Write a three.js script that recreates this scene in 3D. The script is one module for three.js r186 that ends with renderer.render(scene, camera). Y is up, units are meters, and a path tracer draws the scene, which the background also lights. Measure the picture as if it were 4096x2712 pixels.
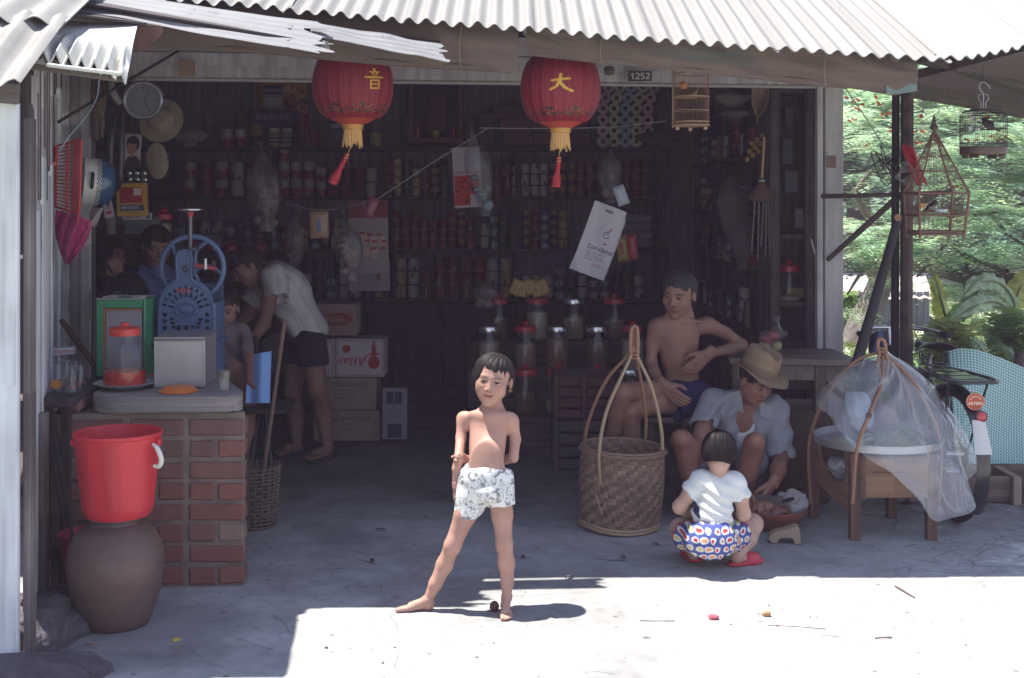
import * as THREE from 'three';
import { ConvexGeometry } from 'three/addons/geometries/ConvexGeometry.js';
import { mergeGeometries, toCreasedNormals } from 'three/addons/utils/BufferGeometryUtils.js';
// ------------------------------------------------------------ camera, sky, sun, exposure
const scene = new THREE.Scene();
const camera = new THREE.PerspectiveCamera(29.29, 1024 / 678, 0.1, 400);
camera.position.set(0, 1.62, 0);
camera.lookAt(0, 1.62, -10);
camera.setViewOffset(1024, 678, 0, 140.1, 1024, 678);
camera.updateProjectionMatrix();
const renderer = new THREE.WebGLRenderer({ antialias: true });
renderer.setSize(1024, 678);
renderer.toneMapping = THREE.LinearToneMapping;
renderer.toneMappingExposure = 2.5;
renderer.shadowMap.enabled = true;
{
const W = 256, H = 128, d = new Float32Array(W * H * 4);
for (let j = 0; j < H; j++) for (let i = 0; i < W; i++) {
const el = Math.max(0, ((j + 0.5) / H - 0.5) * Math.PI), t = Math.pow(Math.sin(el), 0.55), o = (j * W + i) * 4;
d[o] = 0.48 + (0.155 - 0.48) * t; d[o + 1] = 0.52 + (0.225 - 0.52) * t; d[o + 2] = 0.60 + (0.40 - 0.60) * t; d[o + 3] = 1;
}
const sky = new THREE.DataTexture(d, W, H, THREE.RGBAFormat, THREE.FloatType);
sky.mapping = THREE.EquirectangularReflectionMapping; sky.magFilter = THREE.LinearFilter; sky.needsUpdate = true;
scene.background = sky; scene.environment = sky;
}
scene.fog = new THREE.FogExp2(new THREE.Color().setRGB(0.88, 0.66, 0.95), 0.003);
const sun = new THREE.DirectionalLight(new THREE.Color(1, 0.965, 0.9), 5);
sun.position.set(-0.30 * 20, 20, -0.10 * 20 - 6); sun.target.position.set(0, 0, -6);
sun.castShadow = true; sun.shadow.radius = 1; sun.shadow.mapSize.set(4096, 4096);
Object.assign(sun.shadow.camera, { left: -14, right: 14, top: 14, bottom: -14, near: 1, far: 60 });
scene.add(sun, sun.target);
// ------------------------------------------------------------ helpers
const V = (x, y, z) => new THREE.Vector3(x, y, z);
const F = 3000;
const at = (x, y, d) => V((x - 1184) * d / F, 1.62 - (y - 460) * d / F, -d);
const gd = (y) => 1.62 * F / (y - 460);
const onGround = (x, y) => at(x, y, gd(y));
function rng(seed) { let s = seed >>> 0; return () => { s = (s + 0x6D2B79F5) >>> 0; let t = Math.imul(s ^ (s >>> 15), 1 | s); t = (t + Math.imul(t ^ (t >>> 7), 61 | t)) ^ t; return ((t ^ (t >>> 14)) >>> 0) / 4294967296; }; }
const R0 = rng(7);
const rnd = (a = 1, b) => b === undefined ? R0() * a : a + R0() * (b - a);
const pick = (a, r = R0) => a[Math.floor(r() * a.length) % a.length];
const clamp = (x, a, b) => x < a ? a : x > b ? b : x, lerp = (a, b, t) => a + (b - a) * t, sstep = (a, b, x) => { const t = clamp((x - a) / (b - a), 0, 1); return t * t * (3 - 2 * t); };
function hash(i, j, k = 0) { let h = Math.imul(i, 374761393) + Math.imul(j, 668265263) + Math.imul(k, 1274126177); h = Math.imul(h ^ (h >>> 13), 1274126177); return ((h ^ (h >>> 16)) >>> 0) / 4294967296; }
function vn(x, y, p = 0, s = 0) {
let i = Math.floor(x), j = Math.floor(y); const u = x - i, v = y - j, a = u * u * (3 - 2 * u), b = v * v * (3 - 2 * v), m = (q) => p ? ((q % p) + p) % p : q;
const i0 = m(i), i1 = m(i + 1), j0 = m(j), j1 = m(j + 1);
return lerp(lerp(hash(i0, j0, s), hash(i1, j0, s), a), lerp(hash(i0, j1, s), hash(i1, j1, s), a), b);
}
function fbm(x, y, o = 4, p = 0, s = 0) { let a = 0.5, t = 0, n = 0; for (let k = 0; k < o; k++) { t += a * vn(x, y, p, s + k); n += a; a *= 0.5; x *= 2; y *= 2; p *= 2; } return t / n; }
function vn3(x, y, z) {
const i = Math.floor(x), j = Math.floor(y), k = Math.floor(z), f = (t) => t * t * (3 - 2 * t), u = f(x - i), v = f(y - j), w = f(z - k), h = (a, b, c) => hash(i + a, j + b, k + c);
return lerp(lerp(lerp(h(0, 0, 0), h(1, 0, 0), u), lerp(h(0, 1, 0), h(1, 1, 0), u), v), lerp(lerp(h(0, 0, 1), h(1, 0, 1), u), lerp(h(0, 1, 1), h(1, 1, 1), u), v), w);
}
// ---- textures and materials (albedos are linear)
const toS = (c) => 255 * clamp(c <= 0.0031308 ? c * 12.92 : 1.055 * Math.pow(c, 1 / 2.4) - 0.055, 0, 1);
function tex(w, h, fn, { srgb = true, rep, clampEdge } = {}) {
const d = new Uint8Array(w * h * 4);
for (let j = 0; j < h; j++) for (let i = 0; i < w; i++) {
const c = fn((i + 0.5) / w, (j + 0.5) / h), o = (j * w + i) * 4;
if (srgb) { d[o] = toS(c[0]); d[o + 1] = toS(c[1]); d[o + 2] = toS(c[2]); } else d[o] = d[o + 1] = d[o + 2] = 255 * clamp(c, 0, 1);
d[o + 3] = 255;
}
const t = new THREE.DataTexture(d, w, h); t.magFilter = THREE.LinearFilter; t.minFilter = THREE.LinearMipmapLinearFilter; t.generateMipmaps = true;
t.wrapS = t.wrapT = clampEdge ? THREE.ClampToEdgeWrapping : THREE.RepeatWrapping; if (srgb) t.colorSpace = THREE.SRGBColorSpace;
if (rep) t.repeat.set(rep[0], rep[1]); t.needsUpdate = true; return t;
}
function canvasTex(w, h, draw) {
const c = document.createElement('canvas'); c.width = w; c.height = h; draw(c.getContext('2d'), w, h);
const t = new THREE.CanvasTexture(c); t.colorSpace = THREE.SRGBColorSpace; return t;
}
function M(color, roughness = 0.8, o = {}) {
const c = typeof color === 'string' ? new THREE.Color(color) : new THREE.Color().setRGB(...color);
return new THREE.MeshPhysicalMaterial({ color: c, roughness, side: THREE.DoubleSide, ...o });
}
const W1 = [1, 1, 1];
function woodTex(a, b, c, chip, seed, along = 2.2) {
return tex(512, 512, (u, v) => {
const g = fbm(u * 40, v * along, 3, 0, seed) * 0.65 + fbm(u * 8, v * along * 2, 3, 8, seed + 9) * 0.35, st = fbm(u * 5, v * 5, 4, 5, seed + 20);
let col = a.map((x, k) => lerp(b[k], x, sstep(0.25, 0.75, g)) * lerp(0.72, 1.1, st));
if (chip) { const m = sstep(1 - chip, 1 - chip + 0.12, fbm(u * 6, v * 3, 4, 3, seed + 40) * 0.7 + g * 0.4); col = col.map((x, k) => lerp(x, c[k], m)); }
return col;
});
}
const turned = (t) => { const r = t.clone(); r.rotation = Math.PI / 2; r.needsUpdate = true; return r; };
const grainBump = tex(512, 512, (u, v) => fbm(u * 48, v * 2.5, 3, 0, 3), { srgb: false });
const roughBump = tex(512, 512, (u, v) => fbm(u * 16, v * 16, 5, 16, 5), { srgb: false });
const smudge = tex(256, 256, (u, v) => { const k = 0.75 + 0.25 * fbm(u * 6, v * 6, 5, 6, 61); return [k, k, k]; });
function wood(a, b, c, chip, seed, rough = 0.85, horizontal = false) {
let t = woodTex(a, b, c, chip, seed), bm = grainBump; if (horizontal) { t = turned(t); bm = turned(bm); }
return M(W1, rough, { map: t, bumpMap: bm, bumpScale: 0.002 });
}
// ---- geometry
function metric(g, k = 1) {
if (g.index) g = g.toNonIndexed();
const p = g.attributes.position, n = p.count, uv = new Float32Array(n * 2), a = V(), b = V(), c = V(), q = V();
for (let i = 0; i < n; i += 3) {
a.fromBufferAttribute(p, i); b.fromBufferAttribute(p, i + 1); c.fromBufferAttribute(p, i + 2);
q.copy(b).sub(a).cross(c.clone().sub(a)); const X = Math.abs(q.x), Y = Math.abs(q.y), Z = Math.abs(q.z);
for (let m = 0; m < 3; m++) { const v = [a, b, c][m], s = X >= Y && X >= Z ? [v.z, v.y] : Y >= Z ? [v.x, v.z] : [v.x, v.y]; uv[(i + m) * 2] = s[0] * k; uv[(i + m) * 2 + 1] = s[1] * k; }
}
g.setAttribute('uv', new THREE.BufferAttribute(uv, 2)); return g;
}
function xf(g, p = [0, 0, 0], r = [0, 0, 0], s = [1, 1, 1]) {
const P = p.isVector3 ? p : V(...p);
return g.applyMatrix4(new THREE.Matrix4().compose(P, new THREE.Quaternion().setFromEuler(new THREE.Euler(...r)), V(...s)));
}
function cbox(w, h, d, c = 0.004, p, r) {
c = Math.min(c, w * 0.45, h * 0.45, d * 0.45); const pts = [];
for (const x of [-1, 1]) for (const y of [-1, 1]) for (const z of [-1, 1]) pts.push(V(x * w / 2, y * (h / 2 - c), z * (d / 2 - c)), V(x * (w / 2 - c), y * h / 2, z * (d / 2 - c)), V(x * (w / 2 - c), y * (h / 2 - c), z * d / 2));
let g = metric(new ConvexGeometry(pts)); if (r) xf(g, [0, 0, 0], r); if (p) g.translate(...(p.isVector3 ? p.toArray() : p)); return g;
}
function hull(pts) { return metric(new ConvexGeometry(pts)); }
function beam(a, b, w, h, c = 0.004, up = V(0, 1, 0)) {
const L = a.distanceTo(b), g = cbox(w, L, h, c), y = b.clone().sub(a).normalize(), z = V().crossVectors(Math.abs(y.dot(up)) > 0.95 ? V(0, 0, 1) : up, y).normalize(), x = V().crossVectors(y, z);
return g.applyMatrix4(new THREE.Matrix4().makeBasis(z, y, x.clone().negate()).setPosition(a.clone().add(b).multiplyScalar(0.5)));
}
const ORD = ['first', 'second', 'third', 'fourth', 'fifth', 'sixth', 'seventh', 'eighth', 'ninth', 'tenth', 'eleventh', 'twelfth', 'thirteenth', 'fourteenth', 'fifteenth', 'sixteenth', 'seventeenth', 'eighteenth', 'nineteenth', 'twentieth'];
function fin(g) { if (!g.index) return g; return g.toNonIndexed(); }
function rod(a, b, ra, rb = ra, n = 8) {
const L = a.distanceTo(b), g = new THREE.CylinderGeometry(rb, ra, L, n, 1); const q = new THREE.Quaternion().setFromUnitVectors(V(0, 1, 0), b.clone().sub(a).normalize());
return fin(g.applyMatrix4(new THREE.Matrix4().compose(a.clone().add(b).multiplyScalar(0.5), q, V(1, 1, 1))));
}
function tube(pts, r, seg = 24, n = 6, closed = false) { return fin(new THREE.TubeGeometry(new THREE.CatmullRomCurve3(pts, closed, 'centripetal'), seg, r, n, closed)); }
function taper(pts, radii, seg = 24, n = 8) {
const cv = new THREE.CatmullRomCurve3(pts, false, 'centripetal'), g = new THREE.TubeGeometry(cv, seg, 1, n, false), p = g.attributes.position, c = V(), v = V();
for (let i = 0; i <= seg; i++) {
cv.getPointAt(i / seg, c); const f = i / seg * (radii.length - 1), k = Math.min(radii.length - 2, Math.floor(f)), r = lerp(radii[k], radii[k + 1], f - k);
for (let j = 0; j <= n; j++) { const m = i * (n + 1) + j; v.fromBufferAttribute(p, m).sub(c).multiplyScalar(r).add(c); p.setXYZ(m, v.x, v.y, v.z); }
}
g.computeVertexNormals(); return fin(g);
}
function lathe(prof, n = 32) { return toCreasedNormals(new THREE.LatheGeometry(prof.map(([r, y]) => new THREE.Vector2(Math.max(r, 1e-4), y)), n), 0.75); }
function sheet(fn, nu, nv, th = 0) {
const P = [], N = [], uv = [], id = [], e = 1e-3;
for (let j = 0; j <= nv; j++) for (let i = 0; i <= nu; i++) {
const u = i / nu, v = j / nv, p = fn(u, v), a = fn(Math.min(u + e, 1), v).sub(fn(Math.max(u - e, 0), v)), b = fn(u, Math.min(v + e, 1)).sub(fn(u, Math.max(v - e, 0)));
const n = a.cross(b).normalize(); P.push(p); N.push(n); uv.push(u, v);
}
const w = nu + 1, q = (a, b, c, d) => id.push(a, b, d, b, c, d), pos = [];
for (const p of P) pos.push(p.x, p.y, p.z);
for (let j = 0; j < nv; j++) for (let i = 0; i < nu; i++) q(j * w + i, j * w + i + 1, (j + 1) * w + i + 1, (j + 1) * w + i);
if (th) {
const o = P.length; P.forEach((p, k) => { pos.push(p.x - N[k].x * th, p.y - N[k].y * th, p.z - N[k].z * th); }); uv.push(...uv);
for (let j = 0; j < nv; j++) for (let i = 0; i < nu; i++) q(o + (j + 1) * w + i, o + (j + 1) * w + i + 1, o + j * w + i + 1, o + j * w + i);
const base = pos.length / 3, rim = []; for (let i = 0; i < nu; i++) rim.push([i, i + 1], [nv * w + i + 1, nv * w + i]);
for (let j = 0; j < nv; j++) rim.push([j * w + nu, (j + 1) * w + nu], [(j + 1) * w, j * w]);
let b = base; for (const [s, t] of rim) { for (const m of [s, t, o + t, o + s]) { pos.push(pos[m * 3], pos[m * 3 + 1], pos[m * 3 + 2]); uv.push(uv[m * 2], uv[m * 2 + 1]); } id.push(b, b + 2, b + 1, b, b + 3, b + 2); b += 4; }
}
const g = new THREE.BufferGeometry(); g.setAttribute('position', new THREE.Float32BufferAttribute(pos, 3)); g.setAttribute('uv', new THREE.Float32BufferAttribute(uv, 2)); g.setIndex(id); g.computeVertexNormals(); return g.toNonIndexed();
}
function merge(list) {
list = list.map((g) => { g = g.index ? g.toNonIndexed() : g; if (!g.attributes.normal) g.computeVertexNormals(); if (!g.attributes.uv) g.setAttribute('uv', new THREE.Float32BufferAttribute(new Float32Array(g.attributes.position.count * 2), 2)); for (const k of Object.keys(g.attributes)) if (!['position', 'normal', 'uv', 'color'].includes(k)) g.deleteAttribute(k); return g; });
return list.length === 1 ? list[0] : mergeGeometries(list);
}
// ---- objects
const used = {};
function numbered(n) { const k = used[n] = (used[n] ?? -1) + 1; return k ? n + '_' + String(k).padStart(3, '0') : n; }
function tag(o, label, category, group, kind) { o.userData = {}; if (label) o.userData.label = label; if (category) o.userData.category = category; if (group) o.userData.group = group; if (kind) o.userData.kind = kind; return o; }
function mesh(name, geo, m) { const o = new THREE.Mesh(Array.isArray(geo) ? merge(geo) : geo, m); o.name = name; o.castShadow = o.receiveShadow = true; return o; }
function thing(name, label, category, pos = [0, 0, 0], o = {}) {
const g = new THREE.Group(); g.name = numbered(name); if (pos.isVector3) g.position.copy(pos); else g.position.set(...pos); if (o.turn) g.rotation.y = o.turn; if (o.rot) g.rotation.set(...o.rot);
tag(g, label, category, o.group, o.kind); scene.add(g); return g;
}
function part(parent, name, geo, m, o = {}) {                 // o.world: the geometry is given in the world, not in the parent's axes
geo = Array.isArray(geo) ? merge(geo) : geo;
if (o.world) { parent.updateWorldMatrix(true, false); geo.applyMatrix4(parent.matrixWorld.clone().invert()); }
const x = mesh(name, geo, m); if (o.pos) x.position.set(...(o.pos.isVector3 ? o.pos.toArray() : o.pos)); if (o.rot) x.rotation.set(...o.rot); if (o.label) x.userData.label = o.label; if (o.stuff) x.userData.kind = 'stuff';
parent.add(x); return x;
}
function single(name, label, category, geo, m, pos, o = {}) {
geo = Array.isArray(geo) ? merge(geo) : geo; const P = pos.isVector3 ? pos : V(...pos); geo.translate(-P.x, -P.y, -P.z); const x = mesh(numbered(name), geo, m); x.position.copy(P); tag(x, label, category, o.group, o.kind); scene.add(x); return x;
}
function struct(name, geo, m) { const x = mesh(numbered(name), geo, m); tag(x, null, null, null, 'structure'); scene.add(x); return x; }
function copyOf(o, pos, label, turn) { const c = o.clone(); c.name = numbered(o.name.replace(/_\d+$/, '')); c.userData = { ...o.userData }; if (label) c.userData.label = label; if (pos.isVector3) c.position.copy(pos); else c.position.set(...pos); if (turn !== undefined) c.rotation.y = turn; scene.add(c); return c; }
// ------------------------------------------------------------ ground
{
const dust = tex(512, 512, (u, v) => { const n = fbm(u * 8, v * 8, 5, 8, 1), g = sstep(0.45, 0.62, fbm(u * 5, v * 5, 4, 5, 8)); return [lerp(0.36, 0.14, g) * (0.7 + 0.5 * n), lerp(0.35, 0.20, g) * (0.7 + 0.5 * n), lerp(0.28, 0.09, g) * (0.7 + 0.5 * n)]; });
const g = metric(fin(new THREE.PlaneGeometry(400, 400).rotateX(-Math.PI / 2)), 0.25); g.translate(0, -0.012, -60);
struct('ground', g, M(W1, 0.95, { map: dust, bumpMap: roughBump, bumpScale: 0.01 }));
const N = 1280, x0 = -5, x1 = 4.2, z0 = -2.4, z1 = -11.6, dark = new Float32Array(N * N), r = rng(31);
const stamp = (x, z, rad, k) => { const ci = (x - x0) / (x1 - x0) * N, cj = (z0 - z) / (z0 - z1) * N, R = rad / (x1 - x0) * N; for (let j = Math.floor(cj - R); j <= cj + R; j++) for (let i = Math.floor(ci - R); i <= ci + R; i++) { if (i < 0 || j < 0 || i >= N || j >= N) continue; const q = 1 - Math.hypot(i + 0.5 - ci, j + 0.5 - cj) / Math.max(R, 0.7); if (q > 0) dark[j * N + i] = Math.max(dark[j * N + i], k * Math.min(1, q * 1.6)); } };
const crack = (a, b, w, k, wob) => { const L = a.distanceTo(b), n = Math.ceil(L / 0.004), s = r() * 99; for (let m = 0; m <= n; m++) { const t = m / n, o = (fbm(t * L * 5, s, 4) - 0.5) * wob, dx = (b.x - a.x) / L, dz = (b.z - a.z) / L; stamp(lerp(a.x, b.x, t) - dz * o, lerp(a.z, b.z, t) + dx * o, w * (0.4 + fbm(t * L * 9, s + 5, 2)), k * (0.35 + 0.65 * fbm(t * L * 4, s + 8, 2))); } };
const og = onGround;
for (const [x, y, X, Y, w, k] of [[1330, 1243, 1480, 1265, .012, .8], [1385, 1290, 1440, 1298, .02, .9], [960, 1287, 1050, 1276, .007, .8], [820, 1296, 875, 1310, .01, .8], [780, 1310, 900, 1318, .008, .6], [850, 1395, 1010, 1412, .008, .8], [750, 1260, 880, 1283, .006, .6], [905, 1415, 935, 1568, .007, .7], [850, 1405, 905, 1500, .007, .6], [1190, 1283, 1225, 1290, .02, .9], [1180, 1378, 1330, 1372, .006, .7], [1480, 1435, 1560, 1437, .008, .8], [1700, 1457, 1960, 1470, .006, .7], [1760, 1485, 2140, 1478, .005, .6], [1900, 1436, 2020, 1432, .006, .7], [2140, 1325, 2368, 1330, .007, .8], [1720, 1255, 1860, 1258, .006, .6], [1660, 1300, 1760, 1312, .008, .7], [1600, 1238, 1480, 1215, .006, .6], [700, 1500, 640, 1420, .006, .5], [1250, 1520, 1420, 1560, .005, .6], [1800, 1380, 1900, 1410, .004, .5], [1990, 1175, 2368, 1205, .008, .8], [520, 1470, 640, 1500, .006, .6], [430, 1500, 560, 1560, .005, .5]])
crack(og(x, y), og(X, Y), w * 0.6, k, 0.08);
for (let m = 0; m < 95; m++) { const p = og(rnd(2060, 2380), rnd(1150, 1345)), a = r() * 6.3, L = 0.06 + r() * 0.25; crack(p, V(p.x + Math.cos(a) * L, 0, p.z + Math.sin(a) * L * 0.8), 0.006, 0.6, 0.12); }
for (let m = 0; m < 150; m++) { const p = og(rnd(300, 2380), rnd(1150, 1568)); stamp(p.x, p.z, 0.004 + r() * r() * 0.022, 0.35 + r() * 0.5); }
const colr = (i, j) => dark[j * N + i];
const col = tex(N, N, (u, v) => {
const i = Math.min(N - 1, u * N | 0), j = Math.min(N - 1, v * N | 0), x = lerp(x0, x1, u), z = lerp(z0, z1, v);
const n = fbm(x * 1.3 + 20, z * 1.3 + 40, 5, 0, 2), f = fbm(x * 26, z * 26, 3, 0, 6), b = fbm(x * 5 + 3, z * 5, 4, 0, 12), blot = sstep(0.5, 0.7, fbm(x * 2.4 + 9, z * 2.4, 5, 0, 15));
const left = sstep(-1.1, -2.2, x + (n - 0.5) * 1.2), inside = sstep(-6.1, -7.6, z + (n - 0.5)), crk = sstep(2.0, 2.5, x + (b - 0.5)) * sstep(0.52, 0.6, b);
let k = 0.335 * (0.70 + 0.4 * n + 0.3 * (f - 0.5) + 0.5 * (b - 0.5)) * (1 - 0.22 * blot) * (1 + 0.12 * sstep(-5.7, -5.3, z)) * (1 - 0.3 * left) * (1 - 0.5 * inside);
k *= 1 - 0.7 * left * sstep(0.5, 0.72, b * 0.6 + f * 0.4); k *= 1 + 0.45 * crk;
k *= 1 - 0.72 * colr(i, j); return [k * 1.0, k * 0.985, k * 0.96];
}, { clampEdge: true });
const bm = tex(N, N, (u, v) => { const i = Math.min(N - 1, u * N | 0), j = Math.min(N - 1, v * N | 0), x = lerp(x0, x1, u), z = lerp(z0, z1, v); return 0.65 + 0.35 * (fbm(x * 7, z * 7, 5, 0, 21) - 0.5) + 0.12 * (fbm(x * 30, z * 30, 2, 0, 5) - 0.5) - 0.55 * colr(i, j); }, { srgb: false, clampEdge: true });
const p = sheet((u, v) => V(lerp(x0, x1, u), 0, lerp(z0, z1, v)), 40, 40);
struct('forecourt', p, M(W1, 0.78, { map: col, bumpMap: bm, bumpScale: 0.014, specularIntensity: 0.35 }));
}
// ------------------------------------------------------------ roofs
const zincTex = (a, seed, dirt = 0.5) => tex(512, 512, (u, v) => { const n = fbm(u * 7, v * 5, 5, 0, seed), s = sstep(0.62, 0.8, fbm(u * 30, v * 1.5, 3, 0, seed + 5) * 0.5 + n * 0.5), sp = vn(u * 90, v * 90, 0, seed + 9) > 0.975 ? 0.35 : 1, k = (0.78 + 0.35 * n) * (1 - dirt * 0.4 * s) * sp; return [a[0] * k, a[1] * k, a[2] * k]; });
const zinc = M(W1, 0.62, { map: zincTex([0.235, 0.225, 0.212], 71, 0.8), side: THREE.DoubleSide, specularIntensity: 0.4 });
const zincGrey = M(W1, 0.65, { map: zincTex([0.21, 0.205, 0.215], 83, 0.8), specularIntensity: 0.4 });
const asbestos = M(W1, 0.85, { map: zincTex([0.42, 0.42, 0.40], 91, 0.8), bumpMap: roughBump, bumpScale: 0.002 });
const rustSheet = M(W1, 0.85, { map: zincTex([0.075, 0.058, 0.06], 97, 1) });
const eaveZ = -5.8, pitch = 0.398, eaveH = (x) => 2.463 - (x + 1.12) * 0.0772;
const roofY = (x, z) => eaveH(x) + pitch * (eaveZ - z);
const wave = (x, p, a) => a * Math.cos(x / p * Math.PI * 2);
{
const roof = thing('main_roof', 'pale corrugated zinc roof with wavy eave above the shop front', 'roof', [0, 2.4, eaveZ]);
let x = -4.3; const r = rng(12); const seams = []; while (x < 1.2) { seams.push(x); x += 0.545; }
for (const [i, s] of seams.entries()) {
const w = 0.545 + 0.04, dz = (r() - 0.5) * 0.05, lift = (i % 2) * 0.006 + 0.004, ph = r() * 9;
part(roof, 'roof_sheet', sheet((u, v) => { const X = s + u * w, Z = eaveZ + dz - v * 6.2 * v ** 0.6; return V(X, roofY(X, Z) + lift + wave(X, 0.0765, 0.0135) + 0.006 * vn(X * 6 + ph, Z * 3) + (v < 0.02 ? 0.012 * (vn(X * 14, i * 3.3) - 0.5) : 0), Z); }, 56, 22, 0.003), zinc, { world: true });
}
for (let k = 0; k < 2; k++) { const s = 1.165 + k * 0.42 + (k ? 0.06 : 0); part(roof, 'roof_sheet', sheet((u, v) => { const X = s + u * (k ? 0.32 : 0.5), Z = eaveZ + 0.012 - v * 6.2; return V(X, roofY(X, Z) + 0.012 + k * 0.004 + wave(X, 0.0765, 0.0115) + 0.004 * vn(X * 5, Z * 3), Z); }, 48, 12, 0.003), zinc, { world: true }); }
part(roof, 'rafter', [-3.2, -2, -0.9, 0.2, 1.3].map((X) => beam(V(X, roofY(X, -6.05) - 0.07, -6.05), V(X, roofY(X, -11.5) - 0.07, -11.5), 0.05, 0.09)), M([0.07, 0.055, 0.05], 0.9), { world: true });
}
{
const cream = M(W1, 0.85, { map: zincTex([0.34, 0.33, 0.30], 131, 0.7), bumpMap: roughBump, bumpScale: 0.002 });
const t = thing('side_roof', 'cream fibre cement roof sheets with broken lower edge at the right of the eave', 'roof', [2.6, 2.3, -6.1]);
for (let k = 0; k < 3; k++) part(t, 'roof_sheet', sheet((u, v) => { const X = 1.9 + k * 0.62 + u * 0.66, e = eaveZ - 0.02 - Math.max(0, X - 2.02) * 0.72 - 0.02 * vn(X * 11, 4), Z = e - v * 4.5; return V(X, roofY(X, Z) + 0.022 + k * 0.005 + wave(X, 0.073, 0.011), Z); }, 50, 8, 0.005), cream, { world: true });
const l = thing('lean_to_roof', 'dark corrugated lean-to roof seen from below behind the hanging cages', 'roof', [2.33, 2.27, -7.5]);
const A = V(2.30, 2.25, -7.46), dir = V(1.36, 0, -1.86).normalize(), up = V(1.86, 0, 1.36).normalize();
for (let k = 0; k < 4; k++) part(l, 'roof_sheet', sheet((u, v) => { const s = -0.2 + k * 0.75 + u * 0.8, q = -0.12 + v * 2.2; return A.clone().addScaledVector(dir, s).addScaledVector(up, q).add(V(0, 0.05 + q * 0.2 + wave(s, 0.13, 0.03) + k * 0.004, 0)); }, 64, 2, 0.004), M([0.16, 0.125, 0.12], 0.8), { world: true });
const dk = wood([0.09, 0.06, 0.05], [0.04, 0.028, 0.025], null, 0, 140);
part(l, 'edge_beam', beam(A.clone().addScaledVector(dir, -0.2), A.clone().addScaledVector(dir, 3), 0.06, 0.09), dk, { world: true });
part(l, 'rafter', beam(at(2130, 128, 6.9), at(2440, 218, 8.7), 0.07, 0.08), dk, { world: true });
}
{
const t = thing('awning_strip', 'long narrow corrugated sheet with torn end, slanting under the eave at the left', 'awning', at(435, 80, 5.4));
const q = (a, b, n, amp, e, ed) => sheet((u, v) => { const U = u * (1 + (u > 0.9 ? e * (vn(v * 13, ed) - 0.6) : 0)), L = a[0].clone().lerp(a[1], U), T = b[0].clone().lerp(b[1], U); L.y += 0.006 * (vn(U * 9, ed) - 0.5); const p = L.lerp(T, v); p.y += amp * Math.sin(v * n * Math.PI * 2) + 0.012 * (vn(U * 5, v * 2 + ed) - 0.5); return p; }, 70, 60, 0.002);
part(t, 'roof_sheet', q([at(-40, -14, 5.37), at(745, 126, 5.37)], [at(90, -46, 5.65), at(742, 54, 5.65)], 6, 0.0045, 0.12, 3), zincGrey, { world: true });
part(t, 'torn_flap', sheet((u, v) => at(735 + u * 22 + v * 6, 92 + v * 22 + u * 3, 5.5 + 0.04 * Math.sin(u * 5 + v * 2)), 6, 6, 0.002), zinc, { world: true });
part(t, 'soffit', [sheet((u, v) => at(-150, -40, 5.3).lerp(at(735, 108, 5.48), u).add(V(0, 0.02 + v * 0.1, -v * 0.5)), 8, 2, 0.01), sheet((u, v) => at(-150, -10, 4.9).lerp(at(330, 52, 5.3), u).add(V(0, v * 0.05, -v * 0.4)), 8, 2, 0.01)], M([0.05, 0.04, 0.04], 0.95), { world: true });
const t2 = thing('awning_strip', 'shorter corrugated strip with a ragged right end above the left lantern', 'awning', at(880, 105, 5.8));
part(t2, 'roof_sheet', q([at(735, 88, 5.6), at(1034, 141, 5.62)], [at(700, 48, 5.73), at(1016, 100, 5.77)], 4, 0.0045, 0.1, 8), zincGrey, { world: true });
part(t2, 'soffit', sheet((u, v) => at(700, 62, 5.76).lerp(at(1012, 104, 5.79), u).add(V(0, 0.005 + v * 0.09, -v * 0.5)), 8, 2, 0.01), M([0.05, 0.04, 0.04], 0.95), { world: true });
}
{
const t = thing('small_roof', 'small white ribbed cement sheet with toothed front edge at the upper left', 'roof', at(208, 110, 5));
const tri = (x) => { const f = x - Math.floor(x); return Math.abs(f - 0.5) * 2; };
part(t, 'roof_sheet', sheet((u, v) => { const p = at(lerp(100, 292, u), lerp(124, 166, u), 4.62).lerp(at(lerp(150, 318, u), lerp(48, 56, u), 5.32), v); p.y += (1 - sstep(0.3, 0.62, v)) * 0.05 * (tri(u * 6.5) - 0.55); if (u > 0.85 && v < 0.3) p.y -= 0.03 * vn(u * 40, v * 9); return p; }, 104, 16, 0.006), asbestos, { world: true });
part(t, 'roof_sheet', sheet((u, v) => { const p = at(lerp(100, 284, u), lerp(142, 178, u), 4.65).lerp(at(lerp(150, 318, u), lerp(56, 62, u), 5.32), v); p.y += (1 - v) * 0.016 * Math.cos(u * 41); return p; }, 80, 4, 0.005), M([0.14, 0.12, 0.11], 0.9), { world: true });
part(t, 'batten', beam(at(108, 150, 4.61), at(280, 171, 4.61), 0.025, 0.014), M([0.62, 0.6, 0.56], 0.8), { world: true });
part(t, 'batten', beam(at(60, 152, 4.67), at(276, 183, 4.67), 0.03, 0.022), M([0.13, 0.1, 0.09], 0.9), { world: true });
const b = [[306, 56], [366, 60], [378, 72], [372, 82], [350, 104], [336, 119], [309, 117]];
single('broken_board', 'rusty brown board end sticking out beside the small white roof', 'board', hull(b.flatMap(([x, y], i) => [at(x, y, 5.36), at(x, y, 5.40)])), wood([0.22, 0.10, 0.07], [0.12, 0.06, 0.05], null, 0, 150), at(340, 88, 5.38));
single('roof_panel', 'dark board lying over the top of the small white roof', 'board', beam(at(130, 30, 5.35), at(380, 70, 5.45), 0.16, 0.02), wood([0.16, 0.11, 0.09], [0.07, 0.05, 0.045], null, 0, 151), at(250, 45, 5.4));
}
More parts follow.
